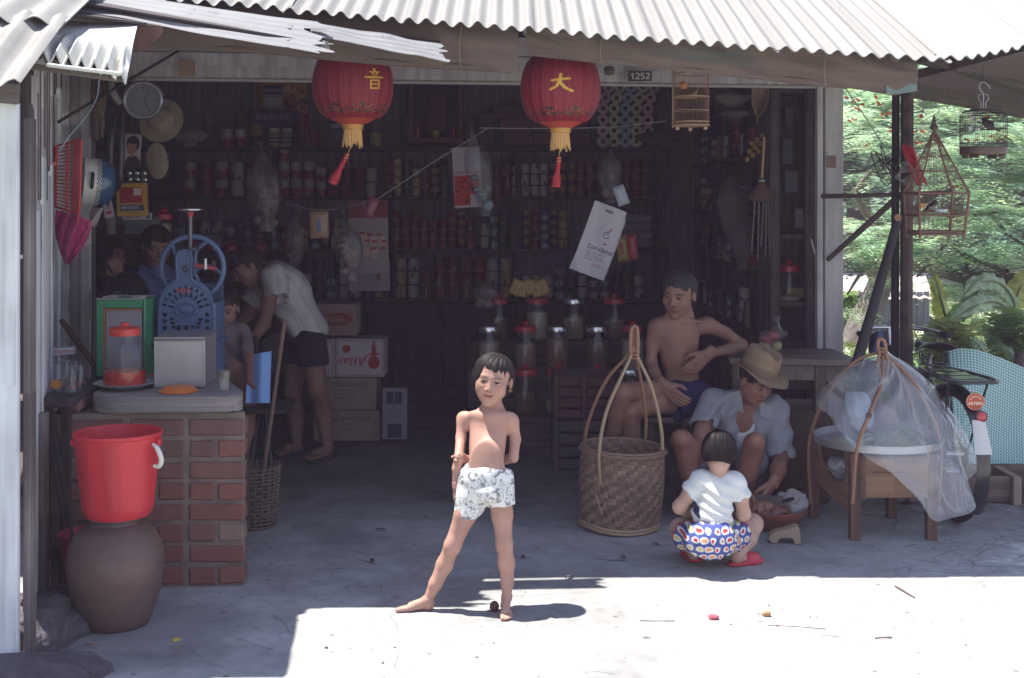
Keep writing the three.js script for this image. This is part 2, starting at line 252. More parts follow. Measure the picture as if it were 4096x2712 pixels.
{
const t = thing('left_roof', 'sunlit white corrugated roof corner at the upper left edge', 'roof', at(60, 120, 4.6));
const q = (bl, br, tl, tr, n) => sheet((u, v) => { const p = bl.clone().lerp(br, u).lerp(tl.clone().lerp(tr, u), v); p.y += 0.018 * Math.cos(u * n * Math.PI * 2); return p; }, 60, 6, 0.004);
part(t, 'roof_sheet', q(at(-1000, 100, 3.85), at(48, 195, 4.35), at(-800, -60, 4.5), at(158, 42, 4.9), 11.2), zinc, { world: true });
part(t, 'roof_sheet', q(at(-330, 10, 4.62), at(140, 54, 4.8), at(-60, -90, 5.6), at(270, -70, 5.9), 4.6), zinc, { world: true });
part(t, 'fascia', beam(at(-420, 178, 4.2), at(46, 218, 4.42), 0.03, 0.07), wood([0.14, 0.11, 0.1], [0.06, 0.05, 0.05], null, 0, 152, 0.9, false), { world: true });
}
// ------------------------------------------------------------ walls and frame of the shop
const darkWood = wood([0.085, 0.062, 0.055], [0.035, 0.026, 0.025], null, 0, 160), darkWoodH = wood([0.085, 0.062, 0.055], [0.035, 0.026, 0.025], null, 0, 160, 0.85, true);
const paleBoard = wood([0.68, 0.70, 0.71], [0.50, 0.52, 0.54], [0.17, 0.14, 0.13], 0.26, 170), greyBoard = wood([0.56, 0.53, 0.54], [0.38, 0.35, 0.36], [0.14, 0.11, 0.10], 0.3, 175);
const rawBoard = wood([0.20, 0.17, 0.16], [0.085, 0.07, 0.068], [0.36, 0.35, 0.36], 0.3, 180), beamWood = wood([0.50, 0.45, 0.47], [0.34, 0.30, 0.315], [0.12, 0.10, 0.10], 0.22, 185, 0.85, true);
const postWood = wood([0.45, 0.43, 0.44], [0.34, 0.32, 0.33], [0.17, 0.13, 0.12], 0.14, 190), wallBoard = wood([0.38, 0.33, 0.34], [0.27, 0.24, 0.25], [0.15, 0.12, 0.12], 0.2, 195);
{
const t = thing('near_wall', 'pale blue-white board wall at the left edge of the picture', 'wall', [-2.2, 0, -4.45]);
for (let k = 0; k < 5; k++) part(t, 'board', cbox(0.196, 1.93, 0.03, 0.003, [-1.79 - k * 0.2, 0.985 - k * 0.01, -4.45 - (k % 2) * 0.004]), paleBoard, { world: true });
part(t, 'post', cbox(0.025, 1.9, 0.06, 0.004, [-1.672, 0.95, -4.5]), rawBoard, { world: true });
}
{
const t = thing('side_wall', 'weathered side wall of peeling white boards left of the counter', 'wall', [-2.1, 0, -5.8]), r = rng(3);
const a = V(-1.72, 0, -4.62), b = V(-2.44, 0, -7.02), n = 11, nd = V(b.z - a.z, 0, a.x - b.x).normalize(), ang = Math.atan2(-(b.z - a.z), b.x - a.x);
for (let k = 0; k < n; k++) {
const p = a.clone().lerp(b, (k + 0.5) / n).addScaledVector(nd, (r() - 0.5) * 0.016), top = lerp(1.98, 2.36, Math.min(1, k / 6)) + r() * 0.05, mid = 1.5 + r() * 0.35 + (k > 6 ? 0.4 : 0), w = a.distanceTo(b) / n - 0.006;
part(t, 'board', cbox(w, mid - 0.03, 0.022, 0.003, [p.x, mid / 2, p.z], [0, ang, 0]), k % 5 === 2 ? greyBoard : paleBoard, { world: true });
for (let q = 0; q < 2; q++) if (!(k < 3 && q === 0 && r() < 0.3)) part(t, 'board', cbox(w * 0.44, top - mid + 0.1 - r() * 0.2, 0.016, 0.002, [p.x + (q - 0.5) * w * 0.5 * Math.cos(ang), (top + mid) / 2, p.z - (q - 0.5) * w * 0.5 * Math.sin(ang)], [0, ang, (r() - 0.5) * 0.05]), q ? rawBoard : greyBoard, { world: true });
}
for (const h of [0.5, 1.35, 2.2]) part(t, 'rail', beam(V(-1.84, h, -4.7), V(-2.53, h, -7), 0.05, 0.05), darkWoodH, { world: true });
part(t, 'post', cbox(0.02, 1.96, 0.05, 0.004, [-1.728, 0.98, -4.63]), darkWood, { world: true });
part(t, 'post', cbox(0.03, 0.8, 0.05, 0.004, [-1.80, 0.4, -4.98]), rawBoard, { world: true });
}
{
const t = thing('front_wall', 'grey upright boards of the shop front between the side wall and the counter', 'wall', [-2.36, 0, -7]);
const r = rng(5); for (const [x0, x1] of [[140, 162], [163, 186], [187, 212], [214, 219]]) { const A = at(x0, 0, 7.03), B = at(x1, 0, 7.03); part(t, 'board', cbox(B.x - A.x, 2.75, 0.025, 0.003, [(A.x + B.x) / 2, 1.375, -7.03 - r() * 0.012]), x0 > 200 ? rawBoard : x0 === 163 ? wallBoard : greyBoard, { world: true }); }
}
{
const t = thing('front_beam', 'long grey painted wooden beam across the top of the shop opening', 'beam', [-0.1, 2.3, -7.3]);
const L = V(-2.26, 0, -7.0), Rr = V(1.95, 0, -7.56), off = (y, o) => [V(L.x, y, L.z + o), V(Rr.x, y, Rr.z + o)];
part(t, 'lower_board', beam(...off(2.345, 0), 0.05, 0.145), beamWood, { world: true });
part(t, 'bead', beam(...off(2.268, 0.012), 0.05, 0.016), M([0.33, 0.30, 0.31], 0.8), { world: true });
part(t, 'upper_board', beam(...off(2.475, -0.012), 0.05, 0.11), beamWood, { world: true });
part(t, 'lattice', [...Array(24)].map((_, k) => { const p = L.clone().lerp(Rr, (k + 0.5) / 24); return cbox(0.09, 0.05, 0.03, 0.003, [p.x, 2.56, p.z - 0.02]); }), greyBoard, { world: true });
part(t, 'head_board', beam(...off(2.64, -0.02), 0.04, 0.11), rawBoard, { world: true });
part(t, 'paper_patch', cbox(0.085, 0.085, 0.003, 0.001, at(433, 158, 6.985)), M([0.26, 0.16, 0.10], 0.8), { world: true });
part(t, 'gable_board', sheet((u, v) => { const p = L.clone().lerp(Rr, u); return V(p.x, lerp(2.69, roofY(p.x, p.z) - 0.03, v), p.z - 0.03); }, 20, 2, 0.02), darkWood, { world: true });
}
{
const t = thing('white_post', 'squared pale grey post at the right end of the shop opening', 'post', at(1916, 0, 7.55).setY(0));
part(t, 'shaft', cbox(0.108, 2.75, 0.1, 0.005, at(1924, 0, 7.55).setY(1.375)), postWood, { world: true });
part(t, 'side_strip', cbox(0.036, 2.3, 0.06, 0.004, at(1894, 0, 7.52).setY(1.15)), postWood, { world: true });
part(t, 'worn_patch', cbox(0.058, 0.07, 0.002, 0.0008, at(1922, 374, 7.4975)), M([0.17, 0.12, 0.10], 0.9), { world: true });
}
{
const wl = (n, lab, a, b, h0, h1, m) => { const t = thing(n, lab, 'wall', [(a[0] + b[0]) / 2, 0, (a[1] + b[1]) / 2]); const L = Math.hypot(b[0] - a[0], b[1] - a[1]), k = Math.round(L / 0.3), ang = Math.atan2(-(b[1] - a[1]), b[0] - a[0]); for (let i = 0; i < k; i++) { const f = (i + 0.5) / k, x = lerp(a[0], b[0], f), z = lerp(a[1], b[1], f), h = roofY(x, z) - 0.02; part(t, 'board', cbox(L / k - 0.004, h, 0.03, 0.003, [x, h / 2, z], [0, ang, 0]), m, { world: true }); } };
wl('back_wall', 'pale grey board wall at the back of the dark shop, above the shelves', [-4.2, -11.5], [1.95, -11.5], 0, 0, wood([0.22, 0.19, 0.195], [0.14, 0.12, 0.125], [0.09, 0.075, 0.075], 0.2, 197));
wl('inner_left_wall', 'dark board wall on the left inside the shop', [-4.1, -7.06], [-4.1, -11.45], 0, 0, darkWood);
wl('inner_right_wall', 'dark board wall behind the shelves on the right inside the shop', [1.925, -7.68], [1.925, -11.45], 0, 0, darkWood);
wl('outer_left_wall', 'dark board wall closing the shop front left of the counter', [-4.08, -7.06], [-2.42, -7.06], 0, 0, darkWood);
}
{
const cl = M(W1, 0.95, { map: tex(512, 256, (u, v) => { const n = fbm(u * 9, v * 6, 5, 0, 201), b = sstep(0.55, 0.75, fbm(u * 4, v * 2, 4, 0, 205)), k = 0.7 + 0.55 * n; return [lerp(0.135, 0.10, b) * k, lerp(0.10, 0.10, b) * k, lerp(0.082, 0.092, b) * k]; }), bumpMap: roughBump, bumpScale: 0.002, sheen: 0.2 });
const green = M([0.16, 0.22, 0.22], 0.95);
const can = (name, label, pts, s) => {
const t = thing('canvas_awning', label, 'awning', at(pts[0][0], pts[0][1], 6.1));
const bot = (u) => { const x = lerp(pts[0][0], pts[pts.length - 1][0], u); let k = 0; while (k < pts.length - 2 && pts[k + 1][0] < x) k++; const f = (x - pts[k][0]) / (pts[k + 1][0] - pts[k][0]); return [x, lerp(pts[k][1], pts[k + 1][1], f)]; };
part(t, 'cloth', sheet((u, v) => { const [x, y] = bot(u), b = at(x, y, 6.02), a = V(at(x, 0, 5.98).x, roofY(at(x, 0, 5.98).x, -5.98) - 0.012, -5.98), p = b.lerp(a, v); const X = p.x; p.z += 0.03 * Math.sin(v * 3.1) * (0.6 + vn(X * 3, s)) + 0.028 * (fbm(X * 5 + v * 2, v * 3 + s, 3) - 0.5) + 0.012 * Math.sin(X * 17 + v * 7 + 3 * vn(X * 2, s)) * (1 - v); return p; }, 120, 16, 0.003), cl, { world: true });
part(t, 'roll', taper([0, 0.2, 0.4, 0.6, 0.8, 1].map((u) => { const [x, y] = bot(u); return at(x, y - 9, 6.03); }), [0.018, 0.02, 0.018, 0.022, 0.018], 40, 8), cl, { world: true });
return t;
};
can('', 'brown canvas awning gathered under the left half of the eave, behind the torn metal strips', [[150, 92], [339, 113], [635, 124], [740, 137], [898, 152], [998, 157], [1100, 163], [1199, 170]], 1);
const t = can('', 'brown canvas awning hanging under the right half of the eave, greenish at its corner', [[1217, 128], [1385, 146], [1544, 163], [1690, 176], [1790, 187], [1905, 197], [2000, 210], [2071, 221], [2116, 208]], 7);
part(t, 'corner_patch', sheet((u, v) => at(lerp(2050, 2121, u), lerp(218 - 8 * u * u, 188 + 8 * u, v), 5.985 + 0.01 * Math.sin(u * 6)), 10, 6, 0.003), green, { world: true });
for (const [x, a, b] of [[1391, 78, 148], [1909, 122, 200], [1065, 62, 152]]) part(x > 1300 ? t : scene.getObjectByName('canvas_awning'), 'tie_cord', tube([at(x + 2, a, 5.95), at(x - 3, (a + b) / 2, 5.94), at(x, b, 5.98)], 0.004, 12, 5), M([0.2, 0.15, 0.11], 0.9), { world: true });
}
{
const t = thing('canopy_post', 'dark weathered wooden post under the canvas corner, behind the plastic covered stand', 'post', at(2099, 0, 6.9).setY(0));
const pw = wood([0.085, 0.055, 0.048], [0.035, 0.024, 0.022], [0.17, 0.14, 0.13], 0.16, 210);
part(t, 'shaft', taper([V(2.095, 0, -6.9), V(2.098, 1.1, -6.9), V(2.102, 2.32, -6.9)], [0.036, 0.034, 0.036], 10, 8), pw, { world: true });
part(t, 'prop', taper([V(2.045, 0.02, -6.93), V(2.047, 1.1, -6.93), V(2.052, 2.3, -6.93)], [0.02, 0.022, 0.021], 10, 7), M([0.02, 0.017, 0.018], 0.9), { world: true });
part(t, 'foot_block', cbox(0.2, 0.16, 0.16, 0.02, [2.1, 0.08, -6.95]), M([0.2, 0.19, 0.19], 0.95), { world: true });
const grey = M([0.10, 0.075, 0.07], 0.9, { bumpMap: grainBump, bumpScale: 0.002 });
single('brace_pole', 'level wooden pole joining the pale post to the dark post', 'pole', taper([at(1900, 454, 7.5), at(2010, 452, 7.2), at(2200, 445, 7.1)], [0.014, 0.013, 0.012], 8, 8), grey, at(2010, 452, 7.2));
single('brace_pole', 'slanting wooden brace rising from the pale post to the dark post', 'pole', taper([at(1915, 600, 7.5), at(2000, 524, 7.2), at(2078, 454, 7)], [0.014, 0.017, 0.017], 8, 8), grey, at(2000, 524, 7.2));
single('leaning_pole', 'thick black pole leaning from the table edge up against the dark post', 'pole', [taper([at(1978, 850, 6.6), at(2025, 690, 6.75), at(2062, 560, 6.85), at(2076, 508, 6.87)], [0.028, 0.027, 0.025, 0.024], 14, 9)], M([0.022, 0.019, 0.022], 0.75), at(1990, 830, 6.6));
single('cut_stub', 'pale sawn stub of a branch where the black pole meets the dark post', 'branch', rod(at(2076, 503, 6.89), at(2077, 503, 6.84), 0.021, 0.019, 9), M([0.30, 0.17, 0.10], 0.9), at(2076, 503, 6.86));
const r = rng(44), pts = []; for (let k = 0; k < 24; k++) { const a = k * 2.1 + r(); pts.push(at(2050 + Math.cos(a) * (8 + 54 * r() * (k % 4 === 0 ? 1 : 0.45)), 380 + Math.sin(a * 1.3) * (14 + 40 * r()), 6.82 + 0.05 * r())); }
single('rope_tangle', 'tangle of dark rope loops tied to the dark post', 'rope', tube(pts, 0.0028, 260, 5), M([0.055, 0.045, 0.05], 0.95), at(2046, 372, 6.85));
const pts2 = []; for (let k = 0; k < 16; k++) { const a = k * 2.2; pts2.push(at(2098 + Math.cos(a) * (22 + 9 * r()), 395 + Math.sin(a) * 24 + k * 1.2, 6.8 + 0.04 * Math.sin(a))); }
single('rope_tangle', 'pale thin rope coiled round the dark post below the red plastic strip', 'rope', tube(pts2, 0.003, 160, 5), M([0.22, 0.19, 0.18], 0.95), at(2098, 400, 6.8));
single('guy_wire', 'thin cord slanting from the canvas down to the rope tangle', 'cord', tube([at(1956, 205, 6.2), at(1995, 262, 6.5), at(2044, 338, 6.8)], 0.0028, 10, 5), M([0.14, 0.13, 0.12], 0.8), at(1995, 262, 6.5));
single('red_strip', 'crumpled red plastic strip hung on the dark post', 'plastic', [0, 1, 2, 3].map((k) => sheet((u, v) => at(2082 + k * 9 + v * (34 - k * 6) + u * 15 * (0.5 + v), 336 + k * 3 + v * 84 + 6 * Math.sin(u * 4 + k), 6.78 - 0.02 * Math.sin(u * 6 + k * 2)), 4, 8, 0.0015)), M([0.50, 0.035, 0.04], 0.45, { transmission: 0.2 }), at(2105, 380, 6.8));
single('hanging_rod', 'thin dark rod slanting from the side wall up to the front beam', 'rod', rod(at(135, 282, 5.9), at(432, 106, 6.9), 0.0075, 0.0075, 8), M([0.025, 0.022, 0.025], 0.6), at(290, 200, 6.3));
single('blue_string', 'pale blue string hanging in a curve from the small roof to the wall', 'string', tube([at(230, 178, 5.2), at(222, 230, 5.5), at(192, 278, 5.7), at(158, 318, 5.75), at(140, 345, 5.75)], 0.0028, 20, 5), M([0.30, 0.42, 0.50], 0.7), at(192, 278, 5.7));
}
{
const sm = M(W1, 0.95, { map: tex(128, 128, (u, v) => { const k = 0.5 + fbm(u * 8, v * 8, 5, 8, 9); return [0.085 * k, 0.072 * k, 0.078 * k]; }), bumpMap: roughBump, bumpScale: 0.012 }), labels = ['dark rough stone at the foot of the side wall, nearest the earthenware jar', 'dark rough stone on the lower left edge below the pale wall', 'low flat dark stone in the bottom left corner'];
for (const [i, [x, d, w, h, l]] of [[140, 4.95, 0.17, 0.10, 0.3], [40, 4.72, 0.17, 0.15, 0.22], [66, 4.34, 0.24, 0.07, 0.17]].entries()) {
const g = new THREE.IcosahedronGeometry(1, 5), p = g.attributes.position, X = at(x, 0, d).x; for (let k = 0; k < p.count; k++) { const v = V().fromBufferAttribute(p, k), q = 1 + 0.5 * (fbm(v.x * 2 + i * 7 + 9, v.z * 2 + v.y + 9, 4) - 0.5), b = (c) => Math.sign(c) * Math.abs(c) ** 0.6; p.setXYZ(k, b(v.x) * w * q, b(v.y) * h * q, b(v.z) * l * q); } g.computeVertexNormals(); single('stone', labels[i], 'stone', metric(fin(g), 3).translate(X, 0, -d), sm, [X, 0, -d]);
}
}
// ------------------------------------------------------------ shelves and goods inside the shop
const SB = 11.12, sb = F / SB, shelfY = (py) => 1.62 - (py - 460) / sb, wx = (px, d) => (px - 1184) * d / F;
{
const t = thing('back_shelves', 'tall dark wooden shelves across the back wall of the shop', 'shelf', [-1, 0, -11.3]);
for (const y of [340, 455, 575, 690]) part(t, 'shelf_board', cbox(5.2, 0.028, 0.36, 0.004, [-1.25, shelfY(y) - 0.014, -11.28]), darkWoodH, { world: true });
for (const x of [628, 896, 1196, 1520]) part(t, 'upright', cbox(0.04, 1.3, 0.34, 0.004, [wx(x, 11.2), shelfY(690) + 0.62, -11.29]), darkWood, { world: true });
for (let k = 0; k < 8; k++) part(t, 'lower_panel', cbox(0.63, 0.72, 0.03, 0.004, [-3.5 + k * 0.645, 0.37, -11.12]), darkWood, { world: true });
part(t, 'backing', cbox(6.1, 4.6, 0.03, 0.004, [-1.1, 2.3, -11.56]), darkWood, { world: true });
}
const canKinds = [
['cream', '#a5977c', '#7c2422', '#b0a58e'], ['yellow', '#94733a', '#5c2a14', '#ab8a4c'], ['red', '#742020', '#b0a48e', '#8d8478'], ['navy', '#23284a', '#b9b4ac', '#23284a'],
['white', '#b5b0aa', '#8d2a26', '#c8c4be'], ['green', '#2c4433', '#a8a27c', '#1f3428'], ['rust', '#8a3d1c', '#b8a070', '#5a2412'], ['grey blue', '#55627c', '#b0b4ba', '#37425c'],
];
const canMat = canKinds.map(([n, a, b, c], k) => M([0.85, 0.8, 0.84], 0.4, { map: canvasTex(128, 64, (g, w, h) => {
g.fillStyle = a; g.fillRect(0, 0, w, h); g.fillStyle = c; g.fillRect(0, 0, w, 9); g.fillRect(0, h - 9, w, 9); g.fillStyle = b;
if (k % 3 === 0) g.fillRect(0, 22, w, 20); else if (k % 3 === 1) g.fillRect(0, 36, w, 19); else { g.fillRect(0, 14, w, 5); g.fillRect(0, 46, w, 5); }
for (let q = 0; q < 4; q++) for (let m = 0; m < 7; m++) { g.fillStyle = hash(q, m, k) > 0.5 ? c : hash(m, q, k) > 0.5 ? a : b; g.fillRect(q * 32 + 3 + hash(m, q) * 22, 12 + hash(q, m, 4) * 38, 3 + hash(m, k) * 8, 2 + hash(q, k, m) * 3); }
}), metalness: 0.0, specularIntensity: 0.6 }));
const tinTop = M([0.4, 0.39, 0.4], 0.35, { metalness: 0.8 });
const canGeo = {};
function canMesh(kind, r, h) {
const key = r.toFixed(3) + h.toFixed(3); canGeo[key] ??= lathe([[0, 0], [r, 0], [r, 0.004], [r * 0.96, 0.007], [r * 0.96, h - 0.007], [r, h - 0.004], [r, h], [r * 0.9, h - 0.003], [0, h - 0.003]], 12);
return mesh('', canGeo[key], canMat[kind]);
}
function can(kind, x, y, z, r, h, where, pos = '') {
const o = canMesh(kind, r, h); o.name = numbered('tin_can'); o.position.set(x, y, z); o.rotation.y = rnd(6.28);
tag(o, `${canKinds[kind][0]} tin${pos} ${where}`, 'tin', `tins ${where}`); scene.add(o);
}
{
const row = (shelf, x0, x1, spec, where) => { let x = x0, c = 0; const r = rng(shelf * 7 + x0); r(); while (x < x1) { const s = spec(x, r), w = s.r * 2 * sb + 1.5; for (let k = 0; k < s.n; k++) if (x + w < x1 + 8) can(s.k, wx(x + w / 2, SB), shelfY(shelf) + k * s.h, -SB - s.r - (k ? rnd(0.01) : 0), s.r, s.h, where, `, ${k === s.n - 1 ? 'top' : k ? ORD[k] + ' up' : 'bottom'} of ${ORD[c]} stack from left,`); c++; x += w + (s.gap || 0); } };
row(455, 640, 880, (x, r) => ({ k: x < 725 ? pick([0, 4], r) : pick([3, 4, 2, 7], r), r: 0.049, h: x < 725 ? 0.15 : 0.125, n: 2 + (r() < 0.5), gap: 1 }), 'second shelf, left group');
row(455, 886, 1040, (x, r) => ({ k: pick([1, 6, 2, 0, 5], r), r: 0.037, h: 0.082, n: 3 + (r() * 2 | 0) }), 'second shelf, middle group');
row(455, 1118, 1196, (x, r) => ({ k: pick([2, 3, 0], r), r: 0.037, h: 0.09, n: 3 }), 'behind the clear hanging bag');
row(455, 1204, 1500, (x, r) => { const k = x < 1250 ? 3 : x < 1330 ? 1 : x < 1385 ? 2 : pick([2, 0, 6], r); return { k, r: 0.037, h: x < 1330 ? 0.096 : 0.075, n: x < 1330 ? 3 : 4 }; }, 'second shelf, right group');
row(575, 905, 1110, (x, r) => ({ k: pick([1, 0, 1, 6, 4], r), r: 0.037, h: 0.082, n: 3 + (r() * 2 | 0) }), 'third shelf, beside display card');
row(575, 1110, 1196, (x, r) => ({ k: pick([7, 5, 3], r), r: 0.037, h: 0.11, n: 2 + (r() < 0.6) }), 'third shelf, below clear bag');
row(575, 1206, 1310, (x, r) => ({ k: pick([1, 7, 1, 6, 2], r), r: 0.037, h: 0.082, n: 4 }), 'third shelf, left of printed bag');
row(690, 910, 1190, (x, r) => ({ k: pick([2, 6, 3, 0, 2], r), r: 0.052, h: 0.115, n: x > 950 && x < 1000 ? 2 : 3, gap: 1 }), 'lowest back shelf, left group');
row(690, 640, 890, (x, r) => ({ k: pick([7, 5, 3, 6], r), r: 0.045, h: 0.11, n: 2 + (r() * 2 | 0), gap: 2 }), 'lowest shelf, behind the bags');
row(575, 690, 890, (x, r) => ({ k: pick([0, 6, 1, 7], r), r: 0.04, h: 0.09, n: 2 + (r() * 2 | 0), gap: 2 }), 'third shelf, behind display card');
row(575, 400, 556, (x, r) => ({ k: pick([3, 0, 7, 2], r), r: 0.045, h: 0.12, n: 2, gap: 3 }), 'third shelf, above the wheel');
row(575, 1390, 1430, (x, r) => ({ k: 5, r: 0.037, h: 0.09, n: 3 }), 'behind the printed bag');
row(690, 1204, 1500, (x, r) => ({ k: pick([3, 5, 7], r), r: 0.042, h: 0.1, n: 2 + (r() * 2 | 0), gap: 2 }), 'lowest back shelf, right group');
row(455, 420, 615, (x, r) => ({ k: pick([4, 2, 3, 0], r), r: 0.055, h: 0.15, n: 2, gap: 6 }), 'second shelf, above blue machine');
row(575, 560, 690, (x, r) => ({ k: pick([0, 7, 4], r), r: 0.04, h: 0.1, n: 2, gap: 5 }), 'behind the bending man');
for (const [x, k, w, h] of [[522, 4, 27, 42], [553, 4, 27, 42], [588, 1, 31, 54], [694, 2, 36, 78], [724, 0, 26, 40], [868, 6, 30, 34]]) can(k, wx(x, SB), shelfY(340), -SB - 0.06, w / 2 / sb, h / sb, `on the top shelf, ${x < 540 ? 'left of a pair' : x < 570 ? 'right of a pair' : x < 600 ? 'left of the malt jars' : x < 700 ? 'the tall one' : x < 800 ? 'beside the tall one' : 'below the left lantern'}`);
const jm = M([0.30, 0.24, 0.17], 0.3), wh = M([0.55, 0.53, 0.5], 0.5), lab = M(W1, 0.6, { map: canvasTex(128, 64, (g, w, h) => { g.fillStyle = '#23305e'; g.fillRect(0, 0, w, h); g.fillStyle = '#d8d4c8'; g.font = 'bold 22px serif'; g.textAlign = 'center'; g.fillText('Horlicks', 32, 38); g.fillText('Horlicks', 96, 38); }) });
for (const x of [630, 661]) { const t = thing('malt_jar', `white lidded malted drink jar, ${x < 650 ? 'left' : 'right'} of the pair below the yellow poster`, 'jar', [wx(x, SB), shelfY(340), -SB - 0.07], { turn: Math.PI }); part(t, 'glass_body', lathe([[0, 0], [0.05, 0], [0.056, 0.012], [0.056, 0.11], [0.04, 0.135], [0, 0.136]], 16), jm); part(t, 'label', fin(new THREE.CylinderGeometry(0.0575, 0.0575, 0.05, 16, 1, true)), lab, { pos: [0, 0.06, 0] }); part(t, 'lid', lathe([[0, 0.132], [0.046, 0.132], [0.046, 0.16], [0.042, 0.165], [0, 0.165]], 16), wh); }
}
const boxMat = {};
function carton(name, label, cat, px, py, d, w, h, dep, color, draw, o = {}) {
const t = thing(name, label, cat, at(px, py, d).toArray(), { rot: o.rot, group: o.group });
part(t, 'box', cbox(w, h, dep, 0.004, [0, 0, -dep / 2]), M(color, 0.85, { map: smudge }));
if (draw) { const tw = 256, th = Math.max(32, Math.round(256 * h / w)); part(t, 'print', fin(new THREE.PlaneGeometry(w - 0.01, h - 0.01)), M([0.72, 0.7, 0.72], 0.85, { map: canvasTex(tw, th, draw) }), { pos: [0, 0, 0.0015] }); }
return t;
}
const scrib = (g, x, y, w, n, lh, col) => { g.fillStyle = col; for (let k = 0; k < n; k++) for (let q = x; q < x + w * (0.7 + 0.3 * hash(k, 3)); q += 5) if (hash(q | 0, k, 5) > 0.25) g.fillRect(q, y + k * lh, 3.4, lh * 0.42); };
{
const base = [0.30, 0.24, 0.20], pap = '#9a8577';
carton('carton', 'brown carton with Zaoshan lettering, lowest of the stack behind the man', 'carton', 802, 985, 8.6, 155 / 349, 70 / 349, 0.3, base, (g, w, h) => { g.fillStyle = pap; g.fillRect(0, 0, w, h); g.fillStyle = '#5d4a44'; g.font = 'italic bold 34px serif'; g.fillText('Zaoshan', 74, 38); scrib(g, 84, 48, 110, 1, 13, '#6d5a52'); scrib(g, 110, 68, 60, 1, 20, '#6d5a52'); });
carton('carton', 'brown carton with faded script lettering, second from the floor in the stack', 'carton', 798, 911, 8.61, 146 / 349, 74 / 349, 0.3, base, (g, w, h) => { g.fillStyle = pap; g.fillRect(0, 0, w, h); g.fillStyle = '#5d4a44'; g.font = 'italic bold 30px serif'; g.fillText('Ohlalantia', 62, 34); scrib(g, 76, 46, 100, 4, 17, '#75625a'); });
const atlas = (g, w, h) => { g.fillStyle = '#b9b0ae'; g.fillRect(0, 0, w, h); g.strokeStyle = '#8a5a48'; g.lineWidth = 4; g.strokeRect(6, 6, w - 12, h - 12); g.save(); g.translate(w, h); g.rotate(Math.PI); g.fillStyle = '#9c2c22'; g.font = 'italic bold 58px serif'; g.fillText('Atlas', 92, 100); g.beginPath(); g.arc(200, 150, 22, 0, 7); g.fill(); g.beginPath(); g.ellipse(52, 76, 32, 36, 0, 0, 7); g.fill(); g.fillRect(40, 100, 24, 70); g.fillRect(46, 160, 12, 30); g.lineWidth = 7; g.strokeStyle = '#9c2c22'; g.beginPath(); g.moveTo(20, 120); g.bezierCurveTo(70, 130, 90, 120, 110, 90); g.stroke(); g.restore(); scrib(g, 90, 168, 110, 2, 14, '#a08a84'); };
carton('carton', 'white carton printed with an upside-down red bottle and Atlas lettering', 'carton', 832, 828, 8.6, 113 / 349, 88 / 349, 0.25, [0.42, 0.38, 0.37], atlas);
carton('carton', 'white carton with red print mostly hidden behind the standing man', 'carton', 737, 829, 8.58, 72 / 349, 88 / 349, 0.25, [0.42, 0.38, 0.37], (g, w, h) => { g.fillStyle = '#b9b0ae'; g.fillRect(0, 0, w, h); g.strokeStyle = '#9c2c22'; g.lineWidth = 6; g.strokeRect(8, 8, w - 16, h - 16); g.fillStyle = '#9c2c22'; g.font = 'bold 60px sans-serif'; g.fillText('d', 150, 140); });
carton('carton', 'brown carton with a red oval BOGL mark on top of the stack', 'carton', 768, 740, 8.62, 112 / 349, 72 / 349, 0.25, base, (g, w, h) => { g.fillStyle = '#8a7468'; g.fillRect(0, 0, w, h); g.fillStyle = '#7e2a24'; g.beginPath(); g.ellipse(150, 78, 92, 36, 0, 0, 7); g.fill(); g.fillStyle = '#9c877b'; g.font = 'bold 46px sans-serif'; g.fillText('BOGL.', 84, 94); scrib(g, 80, 126, 140, 2, 16, '#7e3a32'); });
carton('packet', 'white flour packet with blue panels standing on the floor beside the cartons', 'packet', 912, 958, 8.5, 56 / 353, 116 / 353, 0.1, [0.36, 0.33, 0.34], (g, w, h) => { g.fillStyle = '#8f8690'; g.fillRect(0, 0, w, h); g.fillStyle = '#323452'; g.fillRect(40, 20, 176, 130); g.fillRect(50, h - 160, 156, 150); g.fillStyle = '#8f8690'; g.fillRect(116, 36, 22, 90); scrib(g, 60, 220, 140, 3, 30, '#4a4660'); });
for (let j = 0; j < 3; j++) for (let i = 0; i < 3; i++) carton('carton', `flat reddish carton, ${['left', 'middle', 'right'][i]} of the ${['bottom', 'middle', 'top'][j]} row, top shelf between the lanterns`, 'carton', 1196 + i * 68 - j * 6 + (j === 2 ? -8 : 0), 322 - j * 31, SB + 0.02 * j, 65 / sb, 29 / sb, 0.2, [0.17 + 0.04 * ((i + j) % 2), 0.085, 0.07], null, { group: 'reddish cartons in rows on the top shelf between the lanterns' });
for (const [x, y, w, h] of [[1128, 300, 34, 70], [1092, 318, 30, 36]]) carton('carton', w > 32 ? 'narrow upright dark carton beside the shrine' : 'small low dark carton beside the shrine', 'carton', x, y, SB, w / sb, h / sb, 0.15, [0.13, 0.08, 0.075]);
const t = thing('shrine', 'dark red wooden house shrine on the top shelf between the lanterns', 'shrine', at(1008, 332, 11).toArray()), red = M([0.16, 0.02, 0.02], 0.6), s = F / 11;
part(t, 'back_panel', cbox(124 / s, 150 / s, 0.02, 0.003, [0, 75 / s, -0.25]), M([0.06, 0.015, 0.015], 0.8)); part(t, 'base', cbox(130 / s, 0.05, 0.3, 0.005, [0, 0.025, -0.1]), red);
for (const q of [-1, 1]) { part(t, 'pillar', cbox(0.04, 0.52, 0.04, 0.004, [q * 0.21, 0.29, 0]), red); part(t, 'candle', lathe([[0, 0], [0.012, 0], [0.012, 0.09], [0, 0.095]], 8), M([0.5, 0.07, 0.03], 0.5), { pos: [q * 0.15, 0.05, 0.03] }); }
